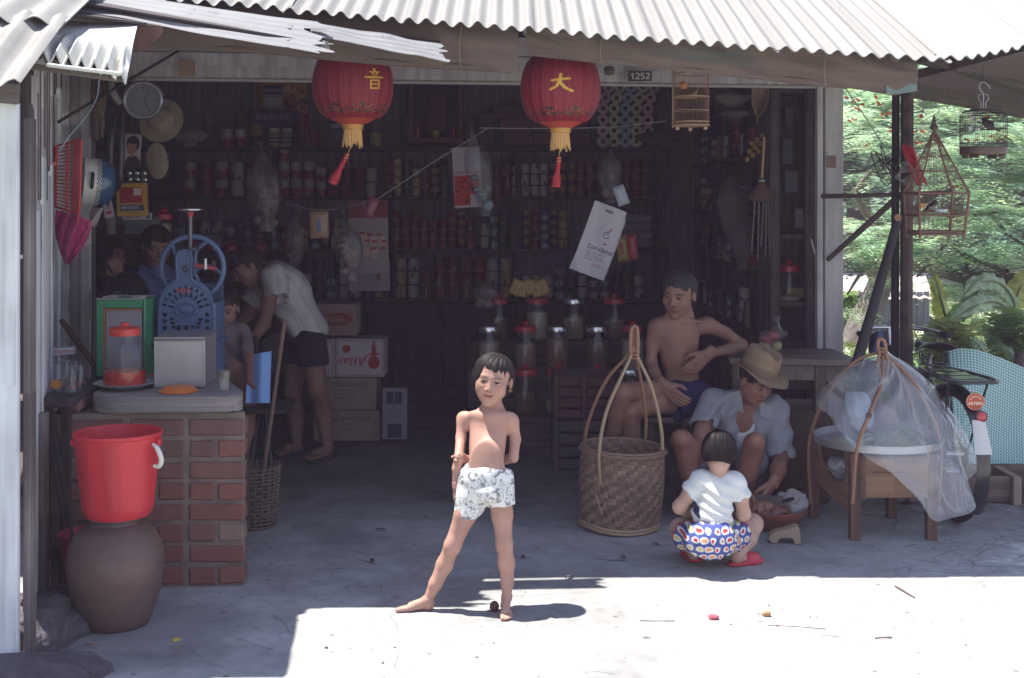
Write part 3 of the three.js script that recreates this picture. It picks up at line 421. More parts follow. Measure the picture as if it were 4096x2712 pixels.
part(t, 'roof', cbox(0.54, 0.04, 0.3, 0.01, [0, 0.56, -0.1]), red); part(t, 'tablet', cbox(0.16, 0.34, 0.02, 0.004, [0, 0.26, -0.2]), M([0.10, 0.012, 0.012], 0.6)); part(t, 'censer', lathe([[0, 0], [0.03, 0], [0.045, 0.03], [0.042, 0.06], [0, 0.055]], 10), M([0.4, 0.28, 0.08], 0.4, { metalness: 0.6 }), { pos: [0, 0.05, 0.03] });
const poster = (name, label, px, py, d, w, h, draw, rot = 0, col = '#888') => { const P = at(px, py, d), s2 = F / d; const o = single(name, label, 'poster', cbox(w / s2, h / s2, 0.004, 0.001), M(col, 0.8), [0, 0, 0]); const g = fin(new THREE.PlaneGeometry(w / s2 * 0.99, h / s2 * 0.99)); part(o, 'print', g, M([1, 0.96, 1], 0.75, { map: canvasTex(256, Math.round(256 * h / w), draw) }), { pos: [0, 0, 0.0035] }); o.position.copy(P); o.rotation.z = rot; return o; };
poster('poster', 'yellow Horlicks poster with a jar on the back wall above the top shelf', 648, 235, 11.4, 126, 98, (g, w, h) => { g.fillStyle = '#a8792c'; g.fillRect(0, 0, w, h); g.fillStyle = '#8a5a20'; g.fillRect(0, 0, 46, h); g.fillStyle = '#6a2a14'; for (let k = 0; k < 4; k++) g.fillRect(14, 30 + k * 34, 18, 22); g.fillStyle = '#b3aaa8'; g.beginPath(); g.rect(56, 66, 78, 118); g.fill(); g.fillStyle = '#2a2c50'; g.fillRect(50, 22, 92, 46); g.fillStyle = '#a8a2aa'; g.font = 'bold 25px serif'; g.fillText('Horlicks', 52, 54); g.fillStyle = '#7e2a20'; g.fillRect(56, 72, 78, 6); for (let k = 0; k < 30; k++) { g.fillStyle = ['#8c5322', '#b08434', '#6e3a1c', '#c49a44'][k % 4]; g.beginPath(); g.arc(160 + hash(k, 1) * 80, 20 + hash(k, 2) * 130, 8 + hash(k, 3) * 14, 0, 7); g.fill(); } });
poster('banner', 'dark blue Horlicks banner below the yellow poster', 638, 270, 11.1, 104, 30, (g, w, h) => { g.fillStyle = '#262a4c'; g.fillRect(0, 0, w, h); g.fillStyle = '#a29ca8'; g.font = 'bold 44px serif'; g.fillText('Horlicks', 8, 52); scrib(g, 180, 24, 60, 2, 18, '#a29ca8'); }, 0, '#262a4c');
poster('card', 'blue printed card standing on the top shelf under the left lantern', 784, 308, 11.05, 44, 54, (g, w, h) => { g.fillStyle = '#3a4262'; g.fillRect(0, 0, w, h); g.fillStyle = '#8d90a4'; g.fillRect(20, 26, 216, 60); scrib(g, 40, 110, 170, 5, 34, '#8d90a4'); }, 0, '#3a4262');
poster('poster', 'white and red printed poster hung by the clear plastic bag', 1080, 410, 8.6, 64, 140, (g, w, h) => { g.fillStyle = '#a39ca0'; g.fillRect(0, 0, w, h); g.fillStyle = '#8e2420'; g.fillRect(0, 230, w, 6); g.fillRect(0, 246, w, 4); g.fillStyle = '#a3281c'; g.fillRect(8, 262, 236, 180); g.fillRect(0, 430, 150, 110); for (let k = 0; k < 40; k++) { g.fillStyle = ['#7a1c18', '#c0442e', '#5c1a1a'][k % 3]; g.beginPath(); g.ellipse(20 + hash(k, 1) * 200, 280 + hash(k, 2) * 230, 18, 8, hash(k, 4) * 3, 0, 7); g.fill(); } g.fillStyle = '#a39ca0'; g.fillRect(160, 440, 96, 130); }, 0.05, '#a39ca0');
poster('card', 'tall display card with red top and small red prints hung in mid shop', 852, 548, 8.8, 92, 168, (g, w, h) => { g.fillStyle = '#84777a'; g.fillRect(0, 0, w, h); g.fillStyle = '#6c2222'; g.fillRect(0, 0, w, 110); g.fillStyle = '#84777a'; g.fillRect(100, 22, 26, 20); g.fillRect(100, 60, 30, 16); g.fillStyle = '#a68e86'; for (const [x, y] of [[100, 240], [160, 250], [215, 250], [110, 320], [165, 330]]) g.fillRect(x - 20, y - 20, 44, 60); g.fillStyle = '#8a2a26'; for (const [x, y] of [[70, 200], [120, 210], [180, 210], [100, 250], [150, 256], [210, 256], [200, 300], [140, 300]]) g.fillRect(x, y, 34, 16); }, 0.02, '#84777a');
poster('card', 'grey cardboard sheet with faint printed columns under the display card', 854, 638, 8.82, 96, 70, (g, w, h) => { g.fillStyle = '#76696e'; g.fillRect(0, 0, w, h); g.fillStyle = '#645860'; for (let k = 0; k < 8; k++) g.fillRect(66 + k * 18, 60, 6, 110); g.fillStyle = '#5a2a2c'; g.fillRect(172, 80, 24, 40); }, 0.01, '#76696e');
poster('calendar', 'calendar photograph of a dark haired woman hung beside the hat', 305, 348, 7.4, 42, 76, (g, w, h) => { g.fillStyle = '#b4abb2'; g.fillRect(0, 0, w, h); g.fillStyle = '#241a20'; g.beginPath(); g.ellipse(140, 140, 92, 120, 0.1, 0, 7); g.fill(); g.fillStyle = '#a8776c'; g.beginPath(); g.ellipse(126, 190, 68, 100, 0.1, 0, 7); g.fill(); g.fillStyle = '#2a1c20'; g.beginPath(); g.ellipse(140, 92, 84, 50, 0.2, 0, 7); g.fill(); g.fillRect(88, 170, 26, 8); g.fillRect(146, 172, 26, 8); g.fillStyle = '#8a3a3a'; g.fillRect(104, 240, 44, 10); g.fillStyle = '#3b2c34'; g.beginPath(); g.ellipse(150, 440, 110, 140, 0, 0, 7); g.fill(); g.fillStyle = '#a8776c'; g.fillRect(110, 275, 56, 50); }, -0.06, '#b4abb2');
poster('sign', 'yellow edged sign with a red and white panel, left of the blue machine', 306, 462, 7.2, 72, 76, (g, w, h) => { g.fillStyle = '#a8842e'; g.fillRect(0, 0, w, h); g.fillStyle = '#8c1e20'; g.fillRect(24, 30, 190, 130); g.fillStyle = '#b9a6a0'; g.fillRect(140, 40, 66, 60); g.fillStyle = '#403a60'; g.fillRect(24, 176, 200, 50); g.fillStyle = '#b9b0b4'; scrib(g, 34, 186, 170, 1, 60, '#b9b0b4'); }, 0.02, '#a8842e');
poster('label_strip', 'white shelf strip with red lettering below the yellow edged sign', 317, 500, 7.25, 68, 16, (g, w, h) => { g.fillStyle = '#a39c9e'; g.fillRect(0, 0, w, h); scrib(g, 30, 16, 150, 1, 60, '#8c3030'); g.fillStyle = '#3c4468'; g.beginPath(); g.arc(225, 30, 20, 0, 7); g.fill(); }, 0, '#a39c9e');
poster('label_card', 'small white card with a dark triangle hung below the blue basin', 250, 480, 6.9, 22, 48, (g, w, h) => { g.fillStyle = '#97909a'; g.fillRect(0, 0, w, h); g.fillStyle = '#2c2c48'; g.beginPath(); g.moveTo(60, 120); g.lineTo(200, 120); g.lineTo(130, 300); g.fill(); g.beginPath(); g.arc(130, 110, 70, 0, 7); g.fill(); g.fillStyle = '#8a2020'; g.fillRect(50, 380, 150, 80); }, 0.2, '#97909a');
}
{
const cols = [[0.62, 0.38, 0.46], [0.62, 0.54, 0.42], [0.38, 0.46, 0.62], [0.62, 0.54, 0.42], [0.66, 0.38, 0.48]].map((c) => M(c, 0.95, { bumpMap: roughBump, bumpScale: 0.002 })), nm = ['pink', 'cream', 'pale blue', 'cream', 'pink'];
const g = lathe([[0.019, -0.05], [0.046, -0.05], [0.0485, -0.047], [0.0485, 0.047], [0.046, 0.05], [0.019, 0.05], [0.019, -0.05]], 18).rotateX(Math.PI / 2), core = fin(new THREE.CylinderGeometry(0.0192, 0.0192, 0.096, 12, 1, true).rotateX(Math.PI / 2)), cm = M([0.07, 0.05, 0.045], 0.95);
const rows = [[0, 4, 328], [0, 5, 303], [0, 5, 278], [0, 5, 252], [6, 5, 227], [14, 5, 203]];
rows.forEach(([dx, n, y], j) => { for (let i = 0; i < n; i++) { const k = j === 5 && i === 4 ? 4 : i, o = mesh(numbered('paper_roll'), g, cols[k]); o.position.copy(at(1393 + i * 26 + dx, y, 11.05)); tag(o, `${nm[k]} toilet paper roll in the ${['bottom', 'second lowest', 'third lowest', 'third from top', 'second from top', 'top'][j]} row of the stack${nm[k] === 'pink' || nm[k] === 'cream' ? (i < 2 ? ', left side' : ', right side') : ''}`, 'paper roll', 'toilet paper rolls stacked on the top shelf'); scene.add(o); const c = mesh('core', core, cm); o.add(c); } });
}
// ---- plastic bags, jars and hanging things
const clear = M([0.8, 0.8, 0.85], 0.12, { transmission: 0.96, thickness: 0, ior: 1.4, bumpMap: roughBump, bumpScale: 0.01, specularIntensity: 1 });
const milky = M([0.7, 0.66, 0.7], 0.14, { transmission: 0.93, thickness: 0, ior: 1.4, bumpMap: roughBump, bumpScale: 0.01 });
const glass = M([0.96, 0.97, 0.97], 0.04, { transmission: 1, thickness: 0, ior: 1.45, specularIntensity: 1 });
function bagGeo(top, bot, w, seed, dep = 0.35) {
const side = V(1, 0, 0), L = bot.clone().sub(top);
return sheet((u, v) => { const a = u * Math.PI * 2, k = Math.pow(Math.sin(Math.min(1, v * 1.08 + 0.06) * Math.PI * 0.9), 0.75) * (0.3 + 0.7 * sstep(0, 0.35, v)), f = 1 + 0.16 * Math.sin(a * 5 + seed + v * 3) * (1 - v) + 0.25 * (fbm(Math.cos(a) * 2 + seed, Math.sin(a) * 2 + v * 4, 3) - 0.5); return top.clone().addScaledVector(L, v).add(V(Math.cos(a) * w / 2 * k * f, 0, Math.sin(a) * w / 2 * dep * 2 * k * f)); }, 36, 22);
}
{
const bag = (label, a, b, w, d, m, filler, fc) => { const s = F / d, t = thing('plastic_bag', label, 'bag', at(a[0], a[1], d).toArray()), A = at(a[0], a[1], d), B = at(b[0], b[1], d); part(t, 'film', bagGeo(A, B, w / s, a[0], 0.3), m, { world: true }); part(t, 'knot', taper([A.clone().add(V(-0.01, 0.05, 0)), A.clone(), A.clone().add(V(0.006, -0.04, 0))], [0.022, 0.008, 0.02], 8, 7), m, { world: true }); if (filler) { const r = rng(a[0]); part(t, 'contents', [...Array(filler)].map(() => { const v = 0.45 + r() * 0.45, p = A.clone().lerp(B, v); return xf(fin(new THREE.IcosahedronGeometry(0.02 + r() * 0.018, 1)), [p.x + (r() - 0.5) * w / s * 0.5, p.y, p.z + (r() - 0.5) * 0.05], [r() * 3, r() * 3, 0], [1, 0.7, 1]); }), M(fc, 0.8), { world: true, stuff: true }); } return t; };
bag('large clear plastic bag of light goods hanging left of the tins', [606, 345], [618, 535], 80, 8.3, milky, 12, [0.16, 0.13, 0.12]);
bag('small clear bag hanging below the big bag, next to the string', [684, 490], [680, 640], 40, 8.6, milky, 5, [0.12, 0.09, 0.08]);
bag('crumpled clear bag with pink packets hanging in front of the display card', [795, 500], [815, 650], 70, 8.3, clear, 18, [0.28, 0.17, 0.17]);
bag('tall clear plastic bag tied above the red and white poster', [1092, 300], [1125, 500], 62, 8.3, clear, 8, [0.2, 0.25, 0.3]);
bag('grey milky bag hanging beside the toilet rolls above the printed bag', [1412, 345], [1412, 470], 56, 8.5, milky, 4, [0.2, 0.14, 0.14]);
bag('dim triangular clear bag above the glass jars', [1128, 648], [1120, 712], 58, 8.5, milky, 6, [0.15, 0.1, 0.1]);
bag('clear bag of red and green fruit lying on the table behind the hat', [1800, 752], [1776, 800], 62, 7.1, clear, 0);
const fr = scene.getObjectByName('plastic_bag_006'); for (const [x, y, c, n] of [[1772, 786, [0.32, 0.04, 0.05], 'red_fruit'], [1790, 776, [0.32, 0.04, 0.05], 'red_fruit'], [1768, 799, [0.28, 0.24, 0.10], 'green_fruit'], [1795, 800, [0.28, 0.24, 0.10], 'green_fruit']]) part(fr, n, xf(fin(new THREE.SphereGeometry(0.032, 12, 10)), at(x, y, 7.14)), M(c, 0.5), { world: true });
const fl = bagGeo(at(438, 292, 11), at(436, 338, 11), 78 / sb, 5, 0.3); single('plastic_bag', 'pale wrapped parcel lying on the top shelf at the far left', 'bag', fl, M([0.3, 0.29, 0.31], 0.5), at(437, 338, 11));
const P = at(1385, 556, 7.9), sB = F / 7.9, t = thing('carrier_bag', 'white printed carrier bag hanging at a slant in the middle of the shop', 'bag', P.toArray(), { rot: [0, 0.1, -0.36] });
const bm = M(W1, 0.75, { map: canvasTex(256, 512, (g, w, h) => { g.fillStyle = '#b9b4be'; g.fillRect(0, 0, w, h); g.strokeStyle = '#3a3542'; g.lineWidth = 5; g.beginPath(); g.arc(166, 205, 22, 0, 5); g.stroke(); g.beginPath(); g.arc(170, 186, 10, 0, 7); g.stroke(); g.fillStyle = '#8a3238'; g.fillRect(176, 150, 12, 22); g.fillRect(168, 262, 22, 12); g.fillStyle = '#3a3542'; g.font = 'italic bold 44px serif'; g.fillText('Lorshest', 60, 330); scrib(g, 70, 348, 150, 4, 17, '#544e5c'); scrib(g, 140, 420, 70, 2, 15, '#8a3238'); g.fillStyle = '#6e6874'; g.beginPath(); g.ellipse(128, 40, 34, 11, 0, 0, 7); g.fill(); }) });
part(t, 'film', sheet((u, v) => V((u - 0.5) * 84 / sB * (1 - 0.05 * v), (v - 0.5) * 168 / sB, 0.012 * Math.sin(u * 7 + v * 4) + 0.02 * (vn(u * 4, v * 5) - 0.5)), 20, 24, 0.002), bm); part(t, 'inner_fold', sheet((u, v) => V(0.03 + (u - 0.5) * 70 / sB, -0.02 + (v - 0.5) * 150 / sB, -0.03 + 0.012 * Math.sin(u * 5 + v * 6)), 12, 16, 0.002), M([0.40, 0.38, 0.42], 0.8));
const pk = (name, label, x, y, d, w, h, dep, c, band, rot) => { const s = F / d, q = thing(name, label, 'packet', at(x, y, d).toArray(), { rot: [0, 0, rot] }); part(q, 'wrapper', sheet((u, v) => { const a = u * Math.PI * 2, k = Math.sqrt(Math.max(0.02, 1 - Math.pow(Math.abs(v * 2 - 1), 5))); return V(Math.cos(a) * w / s / 2, (v - 0.5) * h / s, Math.sin(a) * dep * k); }, 20, 12), M(c, 0.4)); part(q, 'label', sheet((u, v) => V((u - 0.5) * w / s * 0.6, (v - 0.5) * h / s * 0.45, dep * 1.03 - 0.4 * dep * Math.pow(u * 2 - 1, 2)), 6, 2), M(band, 0.5)); };
pk('sweet_packet', 'yellow and blue packet clipped to the string beside the display card', 738, 520, 8.4, 44, 62, 0.018, [0.36, 0.22, 0.13], [0.10, 0.16, 0.34], 0.02);
pk('sweet_packet', 'red foil packet clipped on the string above the display card', 858, 480, 8.4, 26, 48, 0.014, [0.22, 0.04, 0.07], [0.30, 0.12, 0.14], -0.4);
pk('noodle_packet', 'red packet with a yellow side hanging right of the printed bag', 1438, 575, 8.4, 28, 58, 0.02, [0.26, 0.19, 0.05], [0.28, 0.03, 0.03], 0.12);
pk('noodle_packet', 'plain red packet hanging right of the yellow sided one', 1462, 572, 8.4, 24, 58, 0.02, [0.30, 0.03, 0.035], [0.34, 0.06, 0.05], 0.12);
pk('foil_packet', 'silver blue foil packet at the top corner of the printed bag', 1436, 452, 7.9, 28, 46, 0.014, [0.3, 0.33, 0.4], [0.4, 0.43, 0.5], 0.35);
for (let k = 0; k < 5; k++) pk('snack_packet', `yellow snack packet, ${ORD[k]} from the left in the bunch above the jars`, 1192 + k * 16, 664 + (k % 2) * 5, 8.7, 22, 36, 0.014, [0.34, 0.22, 0.05], [0.24, 0.10, 0.05], (k - 2) * 0.2);
for (let j = 0; j < 4; j++) for (let i = 0; i < 3; i++) single('foil_sachet', `shiny green-silver sachet, ${ORD[i]} in the ${ORD[j]} row below the calendar`, 'sachet', xf(fin(new THREE.SphereGeometry(0.02, 10, 8)), at(298 + i * 17 + j, 400 + j * 15, 7.3), [0, 0, 0], [1, 0.85, 0.5]), M([0.45, 0.5, 0.4], 0.18, { metalness: 0.85 }), at(298 + i * 17, 400 + j * 15, 7.3), { group: 'shiny sachets in the hanging sheet' });
const ln = (label, pts, r, c) => single('string', label, 'string', tube(pts, r, 24, 5), M(c, 0.8), pts[0]);
ln('pale string stretched from the poster down towards the display card', [at(1130, 295, 8.4), at(1010, 370, 8.4), at(870, 462, 8.4)], 0.003, [0.42, 0.42, 0.46]); ln('thin string drooping between the hanging packets', [at(660, 470, 8.4), at(740, 486, 8.4), at(870, 464, 8.4)], 0.0025, [0.3, 0.28, 0.32]); ln('level wire running behind the right lantern', [at(1110, 296, 8.3), at(1250, 297, 8.3), at(1420, 293, 8.3), at(1540, 280, 8.3)], 0.0025, [0.42, 0.42, 0.5]);
}
{
const t = thing('jar_stand', 'low stepped wooden stand carrying the glass sweet jars', 'stand', [0.3, 0, -8.4]);
part(t, 'step', cbox(1.25, 0.25, 0.3, 0.006, [wx(1300, 8.3), 0.125, -8.33]), darkWoodH, { world: true }); part(t, 'step', cbox(1.25, 0.5, 0.28, 0.006, [wx(1300, 8.6), 0.25, -8.62]), darkWoodH, { world: true }); part(t, 'step', cbox(1.25, 0.66, 0.26, 0.006, [wx(1300, 8.9), 0.33, -8.9]), darkWoodH, { world: true });
const red = M([0.36, 0.025, 0.035], 0.35), chrome = M([0.6, 0.6, 0.62], 0.25, { metalness: 0.9 }), fills = [[0.16, 0.09, 0.05], [0.22, 0.18, 0.12], [0.12, 0.06, 0.05], [0.2, 0.12, 0.10], [0.3, 0.26, 0.2]].map((c) => M(c, 0.8)), fn = ['brown', 'pale', 'dark', 'reddish', 'cream'];
const gb = (R, H) => lathe([[R * 0.9, 0], [R, 0.012], [R, H * 0.72], [R * 0.7, H * 0.9], [R * 0.7, H]], 20);
const jar = (x, y, z, R, H, lid, f, label) => { const o = thing('glass_jar', label, 'jar', [x, y, z]); part(o, 'glass', gb(R, H), glass); part(o, 'contents', lathe([[0, 0.006], [R * 0.86, 0.006], [R * 0.92, 0.02], [R * 0.92, H * f[1]], [R * 0.5, H * f[1] + 0.01], [0, H * f[1] + 0.014]], 16), fills[f[0]]); const l = part(o, 'lid', lathe([[R * 0.74, H - 0.01], [R * 0.95, H - 0.008], [R * 0.98, H + 0.012], [R * 0.9, H + 0.028], [R * 0.3, H + 0.036], [0, H + 0.036]], 18), lid ? chrome : red); if (!lid) part(l, 'knob', lathe([[0.018, H + 0.034], [0.024, H + 0.05], [0.015, H + 0.062], [0, H + 0.064]], 10), red); return o; };
const tiers = [[[1126, 1], [1215, 0], [1290, 0], [1382, 0], [1455, 1]], [[1130, 1], [1215, 0], [1288, 1], [1380, 1], [1462, 0]], [[1150, 0], [1242, 0], [1326, 1], [1420, 0]]], zs = [8.3, 8.58, 8.88], ys = [0.252, 0.502, 0.662], tn = ['front', 'middle', 'back'];
tiers.forEach((row, j) => row.forEach(([px, l], i) => { const f = [(i * 2 + j) % 5, 0.3 + 0.5 * hash(i, j)]; jar(wx(px, zs[j]), ys[j], -zs[j], 0.078, 0.25, l, f, `${l ? 'metal' : 'red'} lidded sweet jar with ${fn[f[0]]} contents, ${ORD[i]} from left, ${tn[j]} row`); }));
jar(wx(1825, 7.95), 1.62 - (700 - 460) * 7.95 / F, -7.95, 0.07, 0.2, 0, [4, 0.2], 'glass jar with an orange-red lid on the cabinet shelf beside the pale post');
const sh = thing('wall_shelf', 'narrow dark shelf with tins and a red lidded jar, left of the blue machine', 'shelf', at(340, 545, 8)); part(sh, 'shelf_board', cbox(0.85, 0.025, 0.25, 0.004, at(345, 548, 8.1)), darkWoodH, { world: true }); part(sh, 'bracket', cbox(0.03, 0.2, 0.2, 0.004, at(300, 580, 8.1)), darkWood, { world: true }); part(sh, 'bracket', cbox(0.03, 0.2, 0.2, 0.004, at(420, 580, 8.1)), darkWood, { world: true });
const yb = at(0, 544, 8).y; can(3, wx(252, 8), yb, -8.05, 0.042, 0.115, 'on the small left wall shelf'); can(4, wx(278, 8), yb, -8.05, 0.038, 0.115, 'on the small left wall shelf');
carton('tin_box', 'grey rectangular tin box on the small shelf', 'tin', 325, 523, 7.95, 0.2, 0.105, 0.12, [0.16, 0.165, 0.17]); jar(wx(372, 8), yb, -8.05, 0.058, 0.105, 0, [3, 0.7], 'small red lidded jar at the end of the small shelf');
for (const [x, l] of [[452, 0], [492, 0], [535, 0], [566, 1], [600, 0]]) jar(wx(x, 9.6), 1.05, -9.6, 0.06, 0.2, l, [x % 5, 0.6], `glass jar behind the blue wheel, ${l ? 'metal lidded one' : x < 470 ? 'red lidded at the far left' : x < 500 ? 'red lidded second from left' : x < 550 ? 'red lidded left of the metal lid' : 'red lidded at the right end'}`);
single('jar_table', 'dark table carrying the jars behind the blue machine', 'table', [cbox(1.0, 0.03, 0.4, 0.004, [wx(525, 9.6), 1.035, -9.65]), cbox(0.95, 0.9, 0.3, 0.004, [wx(525, 9.6), 0.5, -9.7])], darkWoodH, [wx(525, 9.6), 0, -9.65]);
}
{
const t = thing('right_shelves', 'dark shelves along the right wall of the shop crowded with small goods', 'shelf', [1.8, 0, -9.6]);
for (const h of [0.75, 1.15, 1.52, 1.9, 2.25]) part(t, 'shelf_board', cbox(0.36, 0.025, 2.9, 0.004, [1.72, h, -9.65]), darkWood, { world: true });
for (const z of [-8.25, -9.7, -11.05]) part(t, 'upright', cbox(0.34, 2.4, 0.04, 0.004, [1.73, 1.2, z]), darkWood, { world: true });
const SN = { 0.7625: 'lowest', 1.1625: 'second', 1.5325: 'third', 1.9125: 'top' }; const r = rng(9); for (const h of [0.7625, 1.1625, 1.5325, 1.9125]) { let z = -8.45, c = 0; while (z > -10.95) { const big = r() < 0.35, w = 0.075 + r() * 0.05; if (r() < 0.88) { if (big) { const o = single('grocery_box', `small carton, ${ORD[c]} from the front on the ${SN[h]} right hand shelf`, 'carton', cbox(0.1, 0.12 + r() * 0.13, w, 0.003, [0, 0.09, 0]), canMat[r() * 8 | 0], [0, 0, 0], { group: 'small cartons on the right hand shelves' }); o.position.set(1.61, h - 0.02, z); } else { const k = r() * 8 | 0, n = 1 + (r() * 2.4 | 0); for (let q = 0; q < n; q++) can(k, 1.6, h + q * 0.085, z, 0.038, 0.085, `on the ${SN[h]} right hand shelf`, `, ${q ? ORD[q] + ' up' : 'bottom'}, ${ORD[c]} from the front,`); } } z -= w + 0.02; c++; } }
const c = thing('cabinet', 'tall dark glass fronted cabinet behind the pale post', 'cabinet', [wx(1834, 7.9), 0, -7.9]), X = (p) => wx(p, 7.8);
for (const p of [1790, 1872]) part(c, 'stile', cbox(0.06, 2.28, 0.05, 0.004, [X(p), 1.14, -7.8]), darkWood, { world: true });
for (const y of [212, 545, 700, 790]) part(c, 'shelf_board', cbox(0.24, 0.03, 0.3, 0.004, at(1832, y, 7.95)), darkWood, { world: true }); part(c, 'back_panel', cbox(0.28, 2.3, 0.02, 0.003, [X(1832), 1.15, -8.16]), darkWood, { world: true });
for (const [x, y, w, h, col, n] of [[1822, 350, 24, 60, [0.10, 0.10, 0.13], 'dark blue box upper in the cabinet'], [1826, 268, 20, 40, [0.09, 0.08, 0.1], 'small dark box at the top of the cabinet'], [1830, 420, 30, 50, [0.11, 0.11, 0.13], 'dull grey box in the middle of the cabinet'], [1850, 505, 22, 46, [0.14, 0.14, 0.16], 'pale grey box low behind the cabinet glass'], [1840, 678, 40, 22, [0.26, 0.2, 0.07], 'yellow packets at the bottom of the cabinet']]) carton('box', n, 'box', x, y, 7.96, w * 7.96 / F, h * 7.96 / F, 0.08, col);
single('latch', 'small metal latch on the cabinet door edge', 'latch', rod(at(1876, 553, 7.74), at(1885, 590, 7.74), 0.005), chromeish(), at(1878, 565, 7.74));
const paper = M([0.21, 0.13, 0.09], 0.85, { map: smudge });
single('dried_leaf', 'large curled brown palm sheath hanging from the ceiling at the right', 'leaf', sheet((u, v) => at(lerp(1738, 1778, u) - 8 * v * v + (0.5 - u) * 40 * sstep(0.35, 1, v), 200 + v * 86, 7.55 + 0.06 * Math.sin(u * 3.1) + 0.02 * Math.sin(v * 7)), 10, 14, 0.004), paper, at(1758, 205, 7.55));
for (const [x, y, w, h, col, lab] of [[1690, 226, 76, 40, [0.15, 0.12, 0.12], 'dusky wrapped bundle hanging behind the bamboo cage'], [1700, 262, 64, 26, [0.13, 0.10, 0.10], 'low crumpled bundle below the wrapped one behind the cage'], [1520, 320, 92, 40, [0.16, 0.11, 0.08], 'brown sack lying on the top shelf right of the rolls'], [1690, 480, 66, 150, [0.035, 0.026, 0.03], 'dark sack hanging on the right of the shop'], [1715, 560, 52, 130, [0.04, 0.03, 0.034], 'dark cloth hanging below the sack on the right']]) { const d = y < 300 && x > 1600 ? 8.2 : x < 1600 ? 11 : 8, s = F / d; single('bundle', lab, 'bundle', bagGeo(at(x, y - h / 2, d), at(x + 2, y + h / 2, d), w / s * 1.1, x, 0.3), M(col, 0.8, { bumpMap: roughBump, bumpScale: 0.01 }), at(x, y, d)); }
const bd = thing('feather_duster', 'brown brush head on a yellow stick hanging at the right', 'brush', at(1762, 420, 7.8)); part(bd, 'stick', rod(at(1768, 318, 7.8), at(1762, 412, 7.8), 0.008, 0.008), M([0.42, 0.27, 0.12], 0.6), { world: true }); part(bd, 'head', lathe([[0, -0.11], [0.06, -0.12], [0.09, -0.1], [0.05, -0.05], [0.012, 0], [0, 0]], 16), M([0.13, 0.07, 0.05], 0.9)); part(bd, 'tie', xf(fin(new THREE.TorusGeometry(0.014, 0.007, 6, 12).rotateX(1.57)), [0, 0.005, 0]), M([0.4, 0.42, 0.45], 0.4));
const sk = [[1748, 430, 1738, 585], [1756, 440, 1752, 600], [1768, 432, 1760, 570], [1778, 450, 1780, 590], [1772, 470, 1770, 595]]; sk.forEach(([a, b, e, f], k) => single('cane', `thin grey cane, ${ORD[k]} from the left in the bundle beside the cabinet`, 'cane', rod(at(a, b, 7.8), at(e, f, 7.78), 0.006, 0.004, 6), M([0.14, 0.12, 0.13], 0.6), at(a, b, 7.8), { group: 'canes hanging beside the cabinet' }));
for (let k = 0; k < 9; k++) single('packet', `yellow packet, ${ORD[k % 3]} of the ${['top', 'middle', 'bottom'][k / 3 | 0]} row on the hanging strip`, 'packet', cbox(0.028, 0.03, 0.012, 0.004, at(1738 + (k % 3) * 13 - (k / 3 | 0) * 5, 332 + (k / 3 | 0) * 18 + (k % 3) * -9, 7.95), [0, 0, 0.3]), M([0.2, 0.115, 0.025], 0.6), at(1745, 340, 7.95), { group: 'yellow packets on the hanging strip' });
for (let k = 0; k < 4; k++) single('folded_cloth', `pale folded cloth, ${['lowest', 'second lowest', 'third', 'topmost'][k]} of the pile on the third shelf`, 'cloth', cbox(72 / sb, 0.065, 0.22, 0.025, at(1470, 562 - k * 19, 10.9)), M([0.26, 0.24, 0.26], 0.95), at(1470, 560 - k * 19, 10.9));
}
function chromeish() { return M([0.5, 0.5, 0.52], 0.3, { metalness: 0.9 }); }
